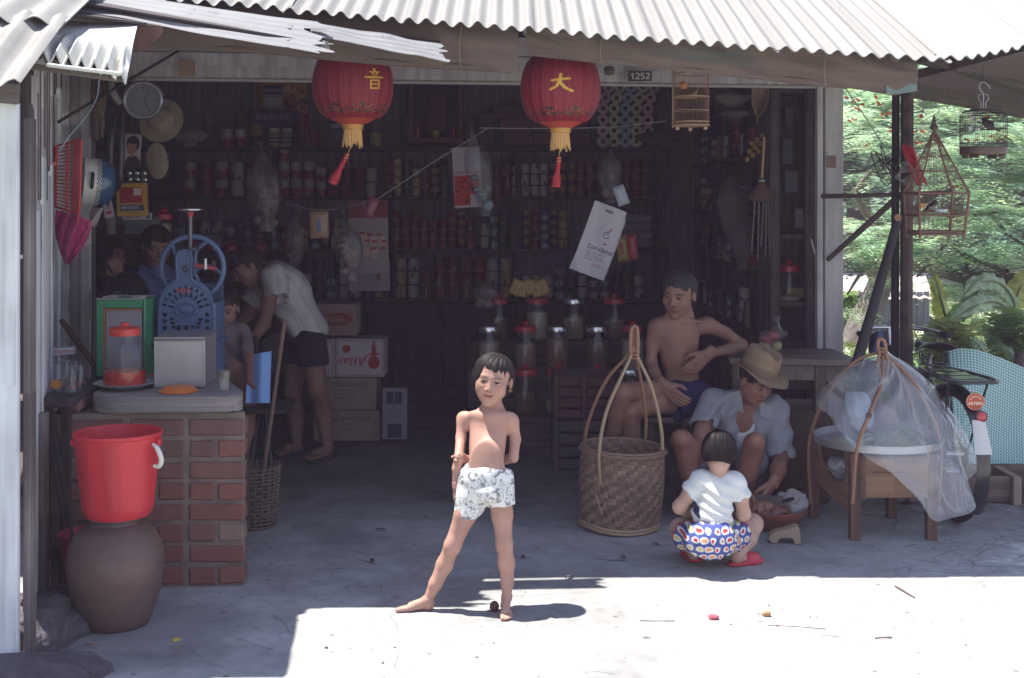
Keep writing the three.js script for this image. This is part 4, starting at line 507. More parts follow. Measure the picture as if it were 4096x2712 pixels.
// ------------------------------------------------------------ the brick counter and what stands on and round it
const { FontLoader } = await import('three/addons/loaders/FontLoader.js'); const { TextGeometry } = await import('three/addons/geometries/TextGeometry.js');
const font = await new FontLoader().loadAsync('fonts/droid/droid_sans_bold.typeface.json');
const enamel = M([0.58, 0.58, 0.55], 0.25, { clearcoat: 0.5 }), black = M([0.02, 0.02, 0.022], 0.5), chrome2 = M([0.55, 0.55, 0.57], 0.25, { metalness: 0.9 });
const waterGlass = M([0.95, 0.96, 0.97], 0.05, { transmission: 1, thickness: 0, ior: 1.45 });
{
const t = thing('brick_counter', 'low red brick counter with a thick grey cement top and smeared mortar', 'counter', [-1.11, 0, -5.43], { turn: 0.05 }), r = rng(21);
const mort = M(W1, 0.95, { map: tex(256, 256, (u, v) => { const k = 0.55 + 0.7 * fbm(u * 14, v * 14, 5, 14, 31); return [0.20 * k, 0.155 * k, 0.13 * k]; }), bumpMap: roughBump, bumpScale: 0.006 });
part(t, 'mortar_core', hull([-0.009, -0.58].flatMap((z) => [-0.006 + z * 0.34, -0.81].flatMap((x) => [0.002, 0.725].map((y) => V(x, y, z))))), mort);
const bt = [[0.21, 0.088, 0.066], [0.235, 0.10, 0.075], [0.17, 0.085, 0.068], [0.27, 0.15, 0.115], [0.17, 0.095, 0.08]].map((c, i) => M(W1, 0.9, { map: tex(128, 128, (u, v) => { const k = 0.6 + 0.7 * fbm(u * 7, v * 7, 5, 7, 40 + i), m = sstep(0.58, 0.72, fbm(u * 5 + 3, v * 5, 4, 5, 50 + i)); return [lerp(c[0], 0.24, m * 0.5) * k, lerp(c[1], 0.19, m * 0.5) * k, lerp(c[2], 0.16, m * 0.5) * k]; }), bumpMap: roughBump, bumpScale: 0.008 }));
const geo = {}; const bg = (w, h, k) => geo[[w.toFixed(3), k]] ??= (() => { const q = rng(k * 7 + w * 1000), pts = []; for (const x of [-1, 1]) for (const y of [-1, 1]) for (const z of [-1, 1]) for (const m of [0, 1, 2]) pts.push(V(x * (w / 2 - (m !== 0) * 0.007 - q() * 0.005), y * (h / 2 - (m !== 1) * 0.007 - q() * 0.005), z * (0.05 - (m !== 2) * 0.007))); return hull(pts); })();
const rows = [0.045, 0.135, 0.222, 0.309, 0.397, 0.484, 0.575, 0.665];
rows.forEach((y, j) => { const head = j % 2 === 0; let x = -0.008; for (let c = 0; c < 3; c++) { const w = c ? 0.232 : 0.236, list = head ? [[0, w * 0.485], [w * 0.515, w * 0.485]] : [[0, w]]; for (const [o, bw] of list) { const sm = j > 4 && r() < 0.6, b = part(t, 'brick', bg(bw - r() * 0.006, 0.077 - r() * 0.005, r() * 3 | 0), sm ? bt[4] : j === 2 && c === 0 && o === 0 ? bt[3] : bt[r() * 3 | 0], { pos: [x - o - bw / 2, y, 0.005 - 0.05 - r() * 0.006 - (sm ? 0.004 : 0)], rot: [0, (r() - 0.5) * 0.03, (r() - 0.5) * 0.03] }); } x -= w + 0.013; } });
for (const [y, z] of [[0.045, 1], [0.222, 1], [0.397, 1], [0.575, 1], [0.135, 0], [0.309, 0], [0.484, 0], [0.665, 0]]) for (let k = 0; k < 2; k++) part(t, 'brick', bg(0.2, 0.068, k), bt[k + (y > 0.5 ? 1 : 0)], { pos: [-0.062 - (0.14 + k * 0.24 + z * 0.04) * 0.34, y, -0.14 - k * 0.24 - z * 0.04], rot: [0, Math.PI / 2 + 0.32, 0] });
const cem = M(W1, 0.85, { map: tex(256, 256, (u, v) => { const k = 0.7 + 0.5 * fbm(u * 9, v * 9, 5, 9, 33); return [0.235 * k, 0.21 * k, 0.20 * k]; }), bumpMap: roughBump, bumpScale: 0.006 });
part(t, 'cement_top', sheet((u, v) => { const a = u * 2 * Math.PI, e = 6, sq = (c) => Math.sign(c) * Math.abs(c) ** (2 / e), rr = v < 0.5 ? v * 2 : 1; const zz = -0.29 + sq(Math.sin(a)) * 0.31 * rr; return V(-0.325 + sq(Math.cos(a)) * 0.335 * rr + (zz - 0.02) * 0.34 * sstep(-0.6, 0, sq(Math.cos(a)) * rr), v < 0.5 ? 0.797 + 0.004 * vn(Math.cos(a) * rr * 4, Math.sin(a) * rr * 4) : lerp(0.797, 0.728, (v - 0.5) * 2) + 0.004 * vn(a * 5, v * 3), -0.29 + sq(Math.sin(a)) * 0.31 * rr + (v > 0.5 ? 0.006 * vn(a * 8, v * 5) - 0.006 * Math.abs(v - 0.75) * 4 : 0)); }, 96, 16), cem);
part(t, 'end_block', cbox(0.105, 0.07, 0.2, 0.02, [-0.735, 0.76, -0.1], [0, 0, 0.05]), bt[4]);
}
const topAt = (px, d) => V(wx(px, d), 0.8, -d);
{
const pl = thing('enamel_plate', 'white enamel plate under the juice jar', 'plate', topAt(288, 5.62)); part(pl, 'dish', lathe([[0, 0], [0.07, 0], [0.128, 0.022], [0.132, 0.024], [0.128, 0.027], [0.07, 0.006], [0, 0.006]], 40), enamel); part(pl, 'rim', xf(fin(new THREE.TorusGeometry(0.131, 0.0022, 6, 48).rotateX(1.5708)), [0, 0.025, 0]), M([0.10, 0.13, 0.17], 0.4));
const j = thing('juice_jar', 'big glass jar of red juice with an orange-red plastic lid', 'jar', topAt(288, 5.62).add(V(0, 0.008, 0)));
part(j, 'glass', lathe([[0.08, 0.0], [0.09, 0.008], [0.0915, 0.03], [0.0915, 0.165], [0.084, 0.187], [0.064, 0.205], [0.06, 0.215], [0.062, 0.22], [0.06, 0.226], [0.061, 0.238]], 40), waterGlass);
part(j, 'juice', lathe([[0, 0.006], [0.08, 0.006], [0.0885, 0.014], [0.0892, 0.07], [0, 0.071]], 36), M([0.42, 0.025, 0.015], 0.25));
const ld = part(j, 'lid', lathe([[0.064, 0.222], [0.066, 0.222], [0.067, 0.25], [0.06, 0.256], [0.02, 0.259], [0, 0.259]], 36), M([0.58, 0.055, 0.035], 0.4)); part(ld, 'knob', lathe([[0.017, 0.257], [0.02, 0.262], [0.018, 0.276], [0, 0.278]], 16), M([0.58, 0.055, 0.035], 0.4));
single('orange_dish', 'orange plastic dish lying upside down before the metal box', 'dish', lathe([[0.082, 0], [0.084, 0.004], [0.06, 0.022], [0.052, 0.025], [0, 0.025]], 40).translate(...topAt(412, 5.52).toArray()), M([0.58, 0.16, 0.035], 0.4), topAt(412, 5.52));
const bx = thing('metal_box', 'dull aluminium ice box on the counter in front of the blue machine', 'box', topAt(415, 5.62), { turn: 0.06 }), al = M(W1, 0.48, { metalness: 0.65, map: tex(256, 256, (u, v) => { const k = 0.75 + 0.35 * fbm(u * 5, v * 5, 5, 5, 400); return [0.42 * k, 0.40 * k, 0.41 * k]; }), bumpMap: roughBump, bumpScale: 0.001 });
part(bx, 'body', cbox(0.217, 0.212, 0.30, 0.006, [0, 0.106, -0.15]), al); for (const x of [-1, 1]) part(bx, 'edge_trim', cbox(0.007, 0.205, 0.006, 0.002, [x * 0.105, 0.106, 0.002]), al); part(bx, 'edge_trim', cbox(0.203, 0.007, 0.006, 0.002, [0, 0.205, 0.002]), al); part(bx, 'lid', cbox(0.222, 0.01, 0.305, 0.003, [0, 0.2165, -0.15]), al);
const gl = lathe([[0, 0.004], [0.022, 0.004], [0.0225, 0], [0.026, 0.0], [0.0335, 0.09], [0.031, 0.09], [0.024, 0.008], [0, 0.008]], 20); single('drinking_glass', 'empty ribbed drinking glass at the right end of the counter', 'glass', gl.clone().translate(...topAt(519, 5.52).toArray()), waterGlass, topAt(519, 5.52));
const g = thing('biscuit_tin', 'square green biscuit tin with a glass front and orange inner edge', 'tin', topAt(279, 5.98)), gm = M([0.05, 0.24, 0.115], 0.4), W = 0.114, H = 0.355;
part(g, 'frame', [cbox(0.035, H, 0.2, 0.004, [-W + 0.0175, H / 2, -0.1]), cbox(0.012, H, 0.2, 0.004, [W - 0.006, H / 2, -0.1]), cbox(2 * W - 0.05, 0.04, 0.2, 0.004, [0.011, H - 0.02, -0.1]), cbox(2 * W - 0.05, 0.03, 0.2, 0.004, [0.011, 0.015, -0.1])], gm);
part(g, 'orange_edge', [cbox(0.006, H - 0.075, 0.006, 0.001, [-W + 0.039, H / 2, -0.002]), cbox(2 * W - 0.055, 0.006, 0.006, 0.001, [0.012, H - 0.045, -0.002])], M([0.50, 0.13, 0.03], 0.5)); part(g, 'pane', cbox(2 * W - 0.06, H - 0.08, 0.004, 0.001, [0.012, H / 2 - 0.002, -0.012]), M([0.28, 0.26, 0.28], 0.25, { clearcoat: 0.4 })); part(g, 'back', cbox(2 * W - 0.06, H - 0.07, 0.01, 0.002, [0.012, H / 2, -0.19]), gm);
part(g, 'top_rim', [cbox(2 * W, 0.008, 0.008, 0.002, [0, H + 0.004, -0.004]), cbox(2 * W, 0.008, 0.008, 0.002, [0, H + 0.004, -0.196])], M([0.4, 0.42, 0.4], 0.3, { metalness: 0.6 })); part(g, 'lid_mark', [[-0.08, 0.3], [-0.04, 0.05], [0.055, 0.4], [0.085, 0.4]].map(([x, c]) => cbox(0.022, 0.006, 0.05, 0.001, [x, H + 0.01, -0.05])), M([0.5, 0.42, 0.4], 0.5));
single('small_glass', 'small upturned glass standing on the green tin', 'glass', lathe([[0.014, 0], [0.018, 0.03], [0, 0.031]], 14).translate(wx(271, 6.05), 0.8 + H + 0.003, -6.05), waterGlass, V(wx(271, 6.05), 1.158, -6.05));
}
{
const blue = M(W1, 0.45, { map: tex(128, 128, (u, v) => { const k = 0.75 + 0.4 * fbm(u * 8, v * 8, 5, 8, 410); return [0.068 * k, 0.115 * k, 0.215 * k]; }), bumpMap: roughBump, bumpScale: 0.002 }), d = 6.12, s = F / d, t = thing('ice_shaver', 'blue cast iron ice shaving machine with a big spoked wheel', 'ice shaver', topAt(432, d));
const X = (p) => (p - 432) / s, Y = (p) => (1.62 - (p - 460) / s) - 0.8;
const sh = new THREE.Shape(); sh.moveTo(X(370), Y(872)); sh.lineTo(X(370), Y(712)); sh.bezierCurveTo(X(372), Y(668), X(396), Y(650), X(410), Y(646)); sh.lineTo(X(411), Y(585)); sh.bezierCurveTo(X(414), Y(574), X(440), Y(574), X(444), Y(585)); sh.lineTo(X(446), Y(646)); sh.bezierCurveTo(X(470), Y(650), X(492), Y(668), X(495), Y(712)); sh.lineTo(X(495), Y(872)); sh.lineTo(X(478), Y(872)); sh.lineTo(X(478), Y(800)); sh.bezierCurveTo(X(470), Y(770), X(396), Y(770), X(387), Y(800)); sh.lineTo(X(387), Y(872));
const C = [432, 716], hole = (pts) => { const h = new THREE.Path(); pts.forEach(([x, y], i) => i ? h.lineTo(X(x), Y(y)) : h.moveTo(X(x), Y(y))); h.closePath(); sh.holes.push(h); };
const ring = (a0, a1, r0, r1, n, gap, sy = 1) => { for (let k = 0; k < n; k++) { const A0 = lerp(a0, a1, (k + gap) / n), A1 = lerp(a0, a1, (k + 1 - gap) / n), pt = (a, r) => [C[0] + Math.cos(a) * r, C[1] - Math.sin(a) * r * sy]; hole([pt(A0, r0), pt(A1, r0), pt((A0 * 0.3 + A1 * 0.7), r1), pt((A0 * 0.7 + A1 * 0.3), r1)]); } };
ring(0.1, Math.PI - 0.1, 47, 56, 11, 0.2); ring(0.05, Math.PI - 0.05, 30, 43, 9, 0.16);
for (const q of [-1, 1]) for (let k = 0; k < 4; k++) { const x = 432 + q * 49, y = 722 + k * 15; hole([[x - 5, y], [x + 5, y + 2], [x + 4, y + 10], [x - 4, y + 9]]); const x2 = 432 + q * (33 - k * 3), y2 = 738 + k * 9; if (k < 3) hole([[x2 - 6, y2 - 3], [x2 + 5, y2 - 4], [x2 + 4, y2 + 3], [x2 - 5, y2 + 3]]); }
for (let k = -1; k <= 1; k++) hole([[432 + k * 18 - 6, 752], [432 + k * 18 + 6, 752], [432 + k * 18 + 4, 766], [432 + k * 18 - 4, 766]]);
part(t, 'front_plate', fin(new THREE.ExtrudeGeometry(sh, { depth: 0.016, bevelEnabled: true, bevelSize: 0.002, bevelThickness: 0.002, bevelSegments: 1, curveSegments: 10 })), blue);
part(t, 'plate_rim', tube([[371, 868], [371, 714], [380, 676], [410, 648], [411, 590], [428, 577], [444, 590], [446, 648], [484, 676], [494, 714], [494, 868]].map(([x, y]) => V(X(x), Y(y), 0.018)), 0.006, 70, 6), blue);
part(t, 'medallion', [xf(fin(new THREE.TorusGeometry(0.036, 0.005, 8, 30)), [X(432), Y(716), 0.02], [0, 0, 0], [1.35, 0.85, 1]), xf(fin(new THREE.SphereGeometry(0.03, 16, 10)), [X(432), Y(716), 0.014], [0, 0, 0], [1.3, 0.8, 0.35])], blue);
part(t, 'back_plate', cbox(X(495) - X(370), Y(660) - Y(868), 0.014, 0.004, [0, (Y(660) + Y(868)) / 2, -0.20]), M([0.03, 0.05, 0.11], 0.5)); part(t, 'table_plate', cbox(0.3, 0.016, 0.3, 0.006, [0, Y(792), -0.09]), blue);
for (const x of [372, 493]) part(t, 'side_bar', cbox(0.02, Y(700) - Y(868), 0.2, 0.005, [X(x), (Y(700) + Y(868)) / 2, -0.1]), blue);
const w = part(t, 'flywheel', [fin(new THREE.TorusGeometry(0.148, 0.0135, 10, 64))], blue, { pos: [X(439), Y(620), -0.05] });
for (let k = 0; k < 5; k++) { const a = 1.1 + k * 1.2566; part(w, 'spoke', taper([V(Math.cos(a) * 0.02, Math.sin(a) * 0.02, 0), V(Math.cos(a + 0.22) * 0.085, Math.sin(a + 0.22) * 0.085, 0), V(Math.cos(a - 0.05) * 0.145, Math.sin(a - 0.05) * 0.145, 0)], [0.013, 0.0095, 0.011], 12, 7), blue); }
part(w, 'wheel_hub', fin(new THREE.CylinderGeometry(0.03, 0.03, 0.05, 18).rotateX(1.5708)), blue); part(t, 'bearing_ring', xf(fin(new THREE.TorusGeometry(0.012, 0.003, 6, 20)), [X(431), Y(622), 0.022]), black); part(t, 'bolt', xf(fin(new THREE.CylinderGeometry(0.006, 0.006, 0.01, 8).rotateX(1.57)), [X(431), Y(638), 0.02]), blue);
part(t, 'screw_shaft', rod(V(X(435), Y(590), -0.04), V(X(435), Y(494), -0.04), 0.011, 0.011, 12), M([0.13, 0.12, 0.13], 0.4, { metalness: 0.7 })); part(t, 'collar', rod(V(X(435), Y(502), -0.04), V(X(435), Y(491), -0.04), 0.012, 0.02, 12), M([0.36, 0.04, 0.03], 0.5)); part(t, 'hand_wheel', lathe([[0, 0], [0.045, 0.002], [0.06, 0.008], [0.06, 0.013], [0.04, 0.012], [0, 0.012]], 28), chrome2, { pos: [X(435), Y(490), -0.04] });
part(t, 'oil_cup', lathe([[0, 0], [0.012, 0.004], [0.022, 0.02], [0.02, 0.022], [0, 0.016]], 14), chrome2, { pos: [X(450), Y(583), -0.01] }); const cr = part(t, 'crank', rod(V(X(455), Y(613), 0.02), V(X(502), Y(621), 0.02), 0.011, 0.01, 8), M([0.32, 0.04, 0.04], 0.5)); part(cr, 'grip', rod(V(X(480), Y(597), 0.04), V(X(480), Y(622), 0.04), 0.006, 0.007, 10), M([0.6, 0.6, 0.58], 0.35));
const tg = new TextGeometry('ICLE', { font, size: 0.022, depth: 0.003, curveSegments: 3 }); part(t, 'lettering', fin(tg).translate(X(412), Y(676), 0.019), M([0.42, 0.07, 0.04], 0.5));
}
{
const j = single('water_jar', 'large brown earthenware water jar standing on the floor before the counter', 'jar', lathe([[0, 0.004], [0.12, 0.002], [0.128, 0.008], [0.145, 0.06], [0.168, 0.13], [0.181, 0.21], [0.1815, 0.255], [0.172, 0.305], [0.148, 0.348], [0.112, 0.376], [0.09, 0.386], [0.086, 0.396], [0.096, 0.404], [0.096, 0.412], [0.084, 0.412], [0.082, 0.39], [0.1, 0.37], [0.16, 0.3], [0.165, 0.2], [0.11, 0.02], [0, 0.015]], 64), M(W1, 0.42, { map: tex(512, 512, (u, v) => { const n = fbm(u * 8, v * 24, 5, 8, 71), b = fbm(u * 4, v * 4, 4, 4, 72), top = sstep(0.47, 0.53, v + (fbm(u * 4, 0.5, 3, 4, 73) - 0.5) * 0.04), k = 0.62 + 0.6 * n; return [lerp(0.15, 0.125, top) * k * (0.8 + 0.4 * b), lerp(0.098, 0.092, top) * k * (0.8 + 0.4 * b), lerp(0.078, 0.085, top) * k]; }), bumpMap: roughBump, bumpScale: 0.003, specularIntensity: 0.6 }), [0, 0, 0]); j.position.set(wx(267, 4.95), 0, -4.95);
const bp = [[0, 0.004], [0.10, 0.0], [0.118, 0.006], [0.131, 0.03], [0.134, 0.05], [0.159, 0.29], [0.1605, 0.308], [0.166, 0.311], [0.1675, 0.317], [0.166, 0.324], [0.160, 0.324], [0.156, 0.3], [0.13, 0.05], [0.115, 0.012], [0, 0.012]], red = M([0.62, 0.042, 0.052], 0.36, { map: tex(256, 256, (u, v) => { const k = 0.8 + 0.25 * fbm(u * 5, v * 9, 5, 5, 63), s = vn(u * 70, v * 9, 70, 66) > 0.93 ? 1.15 : 1, d = 1 - 0.25 * sstep(0.55, 0.8, fbm(u * 9, v * 3, 4, 9, 68)); return [k * s * d, k * s * d, k * s * d]; }), bumpMap: grainBump, bumpScale: 0.0006, specularIntensity: 0.7 });
const b = thing('bucket', 'bright red plastic bucket standing on top of the earthenware jar', 'bucket', [wx(273, 4.95), 0.41, -4.95]); part(b, 'tub', lathe(bp, 64), red);
for (const q of [-1, 1]) part(b, 'handle_lug', cbox(0.016, 0.03, 0.04, 0.005, [q * 0.162, 0.287, 0.02]), red); part(b, 'handle_grip', taper([V(0.150, 0.285, 0.06), V(0.168, 0.275, 0.075), V(0.182, 0.25, 0.08), V(0.186, 0.225, 0.078), V(0.176, 0.205, 0.072), V(0.155, 0.205, 0.066)], [0.0065, 0.009, 0.01, 0.01, 0.0095, 0.007], 24, 10), M([0.66, 0.64, 0.56], 0.4)); part(b, 'handle_wire', tube([V(0.16, 0.285, 0.06), V(0.17, 0.24, -0.04), V(0.1, 0.2, -0.17), V(-0.1, 0.2, -0.17), V(-0.165, 0.26, 0)], 0.003, 30, 5), chrome2);
const c = thing('bucket', 'darker red plastic bucket on the floor half hidden behind the jar', 'bucket', [wx(205, 5.28), 0, -5.28]); part(c, 'tub', lathe(bp.map(([r, y]) => [r * 0.72, y * 0.82]), 40), M([0.30, 0.025, 0.045], 0.4));
}
{
const t = thing('side_bench', 'narrow dark bench against the side wall carrying upturned glasses', 'bench', [-1.95, 0, -5.55]), dw = wood([0.075, 0.06, 0.058], [0.03, 0.025, 0.025], null, 0, 430);
part(t, 'top', cbox(0.26, 0.035, 0.62, 0.006, [wx(140, 5.55), 0.785, -5.6]), dw, { world: true }); for (const [x, z] of [[150, 5.4], [95, 5.35], [165, 5.85]]) part(t, 'leg', beam(V(wx(x, z), 0, -z), V(wx(x + 6, z), 0.77, -z), 0.04, 0.04), dw, { world: true }); part(t, 'brace', beam(V(wx(165, 5.35), 0.2, -5.35), V(wx(110, 5.4), 0.76, -5.4), 0.035, 0.03), dw, { world: true }); part(t, 'rail', beam(V(wx(92, 5.35), 0.15, -5.35), V(wx(156, 5.4), 0.15, -5.4), 0.04, 0.03), dw, { world: true });
const gl = lathe([[0.036, 0], [0.0375, 0.002], [0.028, 0.105], [0.026, 0.109], [0, 0.109], [0, 0.104], [0.025, 0.103], [0.035, 0.004]], 20), pos = [[98, 5.42, 'front left'], [130, 5.5, 'middle, with an orange spot'], [162, 5.46, 'second from the right'], [182, 5.56, 'rightmost'], [112, 5.66, 'back left'], [150, 5.68, 'back right'], [172, 5.72, 'farthest back']];
for (const [x, d, w] of pos) { const o = thing('drinking_glass', `upturned drinking glass on the dark side bench, ${w}`, 'glass', [wx(x, d), 0.803, -d], { group: 'upturned glasses on the side bench' }); part(o, 'tumbler', gl.clone(), waterGlass); if (x === 130) part(o, 'orange_spot', xf(fin(new THREE.CircleGeometry(0.02, 20)), [0.012, 0.035, 0.0355], [0.09, 0.25, 0]), M([0.52, 0.20, 0.03], 0.6)); else part(o, 'red_dots', [0, 1, 2].map((k) => xf(fin(new THREE.CircleGeometry(0.006, 8)), [Math.sin(k * 0.8 - 0.5) * 0.036, 0.03, Math.cos(k * 0.8 - 0.5) * 0.036], [0, k * 0.8 - 0.5, 0])), M([0.4, 0.05, 0.05], 0.6)); }
const s = thing('sign', 'small white tin sign lettered Dumex leaning behind the glasses', 'sign', at(148, 812, 5.8), { rot: [0, 0.35, 0.03] }); part(s, 'plate', cbox(0.095, 0.038, 0.003, 0.001), M([0.42, 0.41, 0.45], 0.5)); part(s, 'print', fin(new THREE.PlaneGeometry(0.092, 0.035)), M(W1, 0.5, { map: canvasTex(192, 72, (g, w, h) => { g.fillStyle = '#a7a4b2'; g.fillRect(0, 0, w, h); g.strokeStyle = '#3c3550'; g.lineWidth = 6; g.strokeRect(2, 2, w - 4, h - 4); g.fillStyle = '#8c1d24'; g.font = 'bold 50px sans-serif'; g.fillText('Dumex', 14, 54); }) }), { pos: [0, 0, 0.0025] });
single('wooden_stick', 'short round wooden stick leaning between the wall and the green tin', 'stick', rod(at(143, 742, 6.3), at(222, 850, 6.05), 0.014, 0.013, 9), wood([0.22, 0.12, 0.075], [0.12, 0.065, 0.045], null, 0, 440), at(180, 795, 6.2));
const bo = thing('bottle_opener', 'metal bottle opener hanging on a string from the side wall', 'bottle opener', at(86, 740, 5.2)); part(bo, 'string', tube([at(70, 572, 5.15), at(72, 600, 5.15), at(74, 650, 5.15), at(86, 695, 5.15)], 0.0012, 20, 4), black, { world: true }); part(bo, 'shank', rod(at(86, 693, 5.15), at(86, 755, 5.15), 0.003, 0.004, 6), chrome2, { world: true }); part(bo, 'ring', xf(fin(new THREE.TorusGeometry(0.012, 0.003, 6, 18)), at(86, 766, 5.15)), chrome2, { world: true });
}
{
const d = 5.95, s = F / d, rm = M([0.42, 0.035, 0.025], 0.45), t = thing('basket', 'red plastic slatted basket hung flat on the side wall', 'basket', at(158, 416, d));
const C = [[131, 338], [188, 322], [183, 496], [129, 478]].map(([x, y], i) => at(x, y, i === 0 || i === 3 ? d + 0.1 : d - 0.05)), P = (u, v) => C[0].clone().lerp(C[1], u).lerp(C[3].clone().lerp(C[2], u), v), dep = V(-0.05, 0, -0.05);
part(t, 'frame', [[0, 0, 1, 0], [1, 0, 1, 1], [1, 1, 0, 1], [0, 1, 0, 0], [0.45, 0, 0.45, 1]].map(([a, b, c, e]) => beam(P(a, b), P(c, e), 0.012, 0.01)), rm, { world: true }); for (let k = 1; k < 18; k++) for (const [a, b] of [[0.03, 0.43], [0.47, 0.97]]) part(t, 'slat', beam(P(a, k / 18), P(b, k / 18), 0.0045, 0.006, 0.001), rm, { world: true }); for (const e of [0, 1]) part(t, 'side', sheet((u, v) => P(e, u).addScaledVector(dep, v), 4, 2, 0.003), rm, { world: true }); part(t, 'corner_peg', rod(at(182, 486, d - 0.05), at(178, 520, d - 0.03), 0.006, 0.004), rm, { world: true });
const pm = M([0.50, 0.055, 0.19], 0.35, { transmission: 0.35, bumpMap: roughBump, bumpScale: 0.01 }); single('pink_bag', 'pink plastic bag hanging in a point below the red basket', 'bag', sheet((u, v) => { const w = lerp(1, 0.03, Math.pow(v, 1.3)); return at(lerp(130, 212, 0.5 + (u - 0.5) * w) - 34 * v * (0.5 - 0.1 * u) + 16 * Math.sin(v * 3) * (u - 0.5), lerp(484, 612, v) + 26 * u * (1 - v), 5.98 + 0.04 * Math.sin(u * 7 + v * 3) + 0.02 * Math.sin(u * 17 + v * 5)); }, 24, 20, 0.0015), pm, at(165, 540, 5.98));
single('plastic_bag', 'small greyish translucent bag beside the pink bag on the front wall', 'bag', sheet((u, v) => at(204 + u * 34 * (1 - 0.6 * v) + v * 4, 478 + v * 44 + u * 4, 6.1 + 0.03 * Math.sin(u * 5 + v * 4)), 10, 10, 0.0015), M([0.5, 0.46, 0.46], 0.4, { transmission: 0.5 }), at(220, 500, 6.1));
const pan = thing('enamel_basin', 'blue bottomed white enamel pot with a black and white checked band, hung sideways', 'pot', at(212, 421, 6.4), { rot: [0, 0.42, -Math.PI / 2 - 0.08] }), R = 0.118;
part(pan, 'white_wall', lathe([[R * 0.96, -0.045], [R * 1.02, -0.047], [R * 1.02, -0.04], [R, -0.03], [R, 0.012]], 48), enamel); part(pan, 'inside', lathe([[R * 0.96, -0.045], [R * 0.95, 0.05], [0.04, 0.1], [0, 0.1]], 40), enamel); part(pan, 'check_band', lathe([[R, 0.012], [R * 0.995, 0.034]], 64), M(W1, 0.3, { map: canvasTex(512, 32, (g, w, h) => { for (let i = 0; i < 64; i++) for (let k = 0; k < 4; k++) { g.fillStyle = (i + k) & 1 ? '#101018' : '#c9c9c4'; g.fillRect(i * 8, k * 8, 8, 8); } }) })); part(pan, 'blue_bottom', lathe([[R * 0.995, 0.034], [R * 0.97, 0.055], [R * 0.8, 0.09], [R * 0.5, 0.108], [0, 0.112]], 48), M([0.03, 0.085, 0.17], 0.22, { clearcoat: 0.6 })); part(pan, 'handle', taper([V(0.03, -0.01, R * 0.98), V(0.02, -0.012, R * 1.2), V(-0.03, -0.012, R * 1.2), V(-0.04, -0.01, R * 0.98)], [0.008, 0.009, 0.009, 0.008], 14, 8), black);
const ck = thing('wall_clock', 'round chrome rimmed wall clock hung under the beam', 'clock', at(332, 232, 6.6), { rot: [0.05, 0.42, 0] }), r = 0.1;
part(ck, 'bezel', xf(lathe([[r * 0.78, 0.0], [r * 0.84, 0.012], [r * 0.94, 0.02], [r, 0.012], [r, -0.03], [r * 0.9, -0.045], [0, -0.045]], 56), [0, 0, 0], [Math.PI / 2, 0, 0]), chrome2); part(ck, 'face', xf(fin(new THREE.CircleGeometry(r * 0.8, 48)), [0, 0, -0.002]), M([0.085, 0.08, 0.09], 0.6)); for (let k = 0; k < 12; k++) { const a = k * Math.PI / 6; part(ck, 'hour_mark', cbox(k % 3 ? 0.004 : 0.008, k % 3 ? 0.012 : 0.014, 0.002, 0.0005, [Math.sin(a) * r * 0.64, Math.cos(a) * r * 0.64, 0.0005], [0, 0, -a]), black); }
part(ck, 'minute_hand', beam(V(0, 0, 0.004), V(0.032, -0.058, 0.004), 0.005, 0.002, 0.0005), black); part(ck, 'hour_hand', beam(V(0, 0, 0.006), V(0.026, 0.03, 0.006), 0.006, 0.002, 0.0005), black);
const straw = M(W1, 0.95, { map: tex(128, 128, (u, v) => { const k = 0.7 + 0.5 * fbm(u * 20, v * 4, 3, 4, 460); return [0.215 * k, 0.155 * k, 0.115 * k]; }), bumpMap: grainBump, bumpScale: 0.004 });
const h = thing('straw_hat', 'tan straw hat hanging behind the clock', 'hat', at(374, 280, 7.1), { rot: [1.25, 0.25, 0.1] }); part(h, 'brim', lathe([[0.07, 0.006], [0.095, 0.001], [0.125, 0.004], [0.125, 0.008], [0.09, 0.006], [0.07, 0.01]], 40), straw); part(h, 'crown', lathe([[0.072, 0.005], [0.068, 0.05], [0.05, 0.075], [0, 0.08]], 36), straw);
single('straw_scoop', 'oval straw fan hanging below the straw hat', 'fan', sheet((u, v) => { const a = u * 6.283, q = v; return at(366 + Math.cos(a) * 24 * q + (Math.sin(a) < 0 ? 0 : -4 * q), 372 - Math.sin(a) * 42 * q, 7.15 + 0.02 * q * q); }, 30, 6, 0.004), straw, at(366, 372, 7.15));
single('rope_bundle', 'bundle of brown twisted rope hanging inside the left edge of the opening', 'rope', [[228, 184, 222, 322], [238, 190, 232, 306], [226, 200, 234, 316], [216, 186, 220, 300]].map(([a, b, c, e], k) => tube([at(a, b, 6.95), at(a + 5 - k * 2, (b + e) / 2 - 20, 6.9), at(c + 3, (b + e) / 2 + 20, 6.93), at(c, e, 6.95)], 0.013, 20, 7)), M([0.15, 0.095, 0.07], 0.95, { bumpMap: grainBump, bumpScale: 0.006 }), at(230, 250, 6.95));
single('pale_roll', 'pale rolled cloth hanging beside the rope bundle', 'cloth', taper([at(256, 184, 6.95), at(262, 215, 6.9), at(278, 240, 6.9)], [0.014, 0.02, 0.014], 14, 9), M([0.34, 0.31, 0.30], 0.9), at(262, 215, 6.9)); single('rubber_tube', 'dark rubber inner tube hanging in a long loop left of the calendar', 'tube', tube([at(270, 255, 7), at(258, 310, 6.95), at(255, 370, 6.95), at(262, 440, 6.95), at(275, 420, 7), at(280, 330, 7), at(283, 260, 7.02)], 0.02, 40, 9), M([0.025, 0.024, 0.03], 0.35), at(262, 350, 7));
}
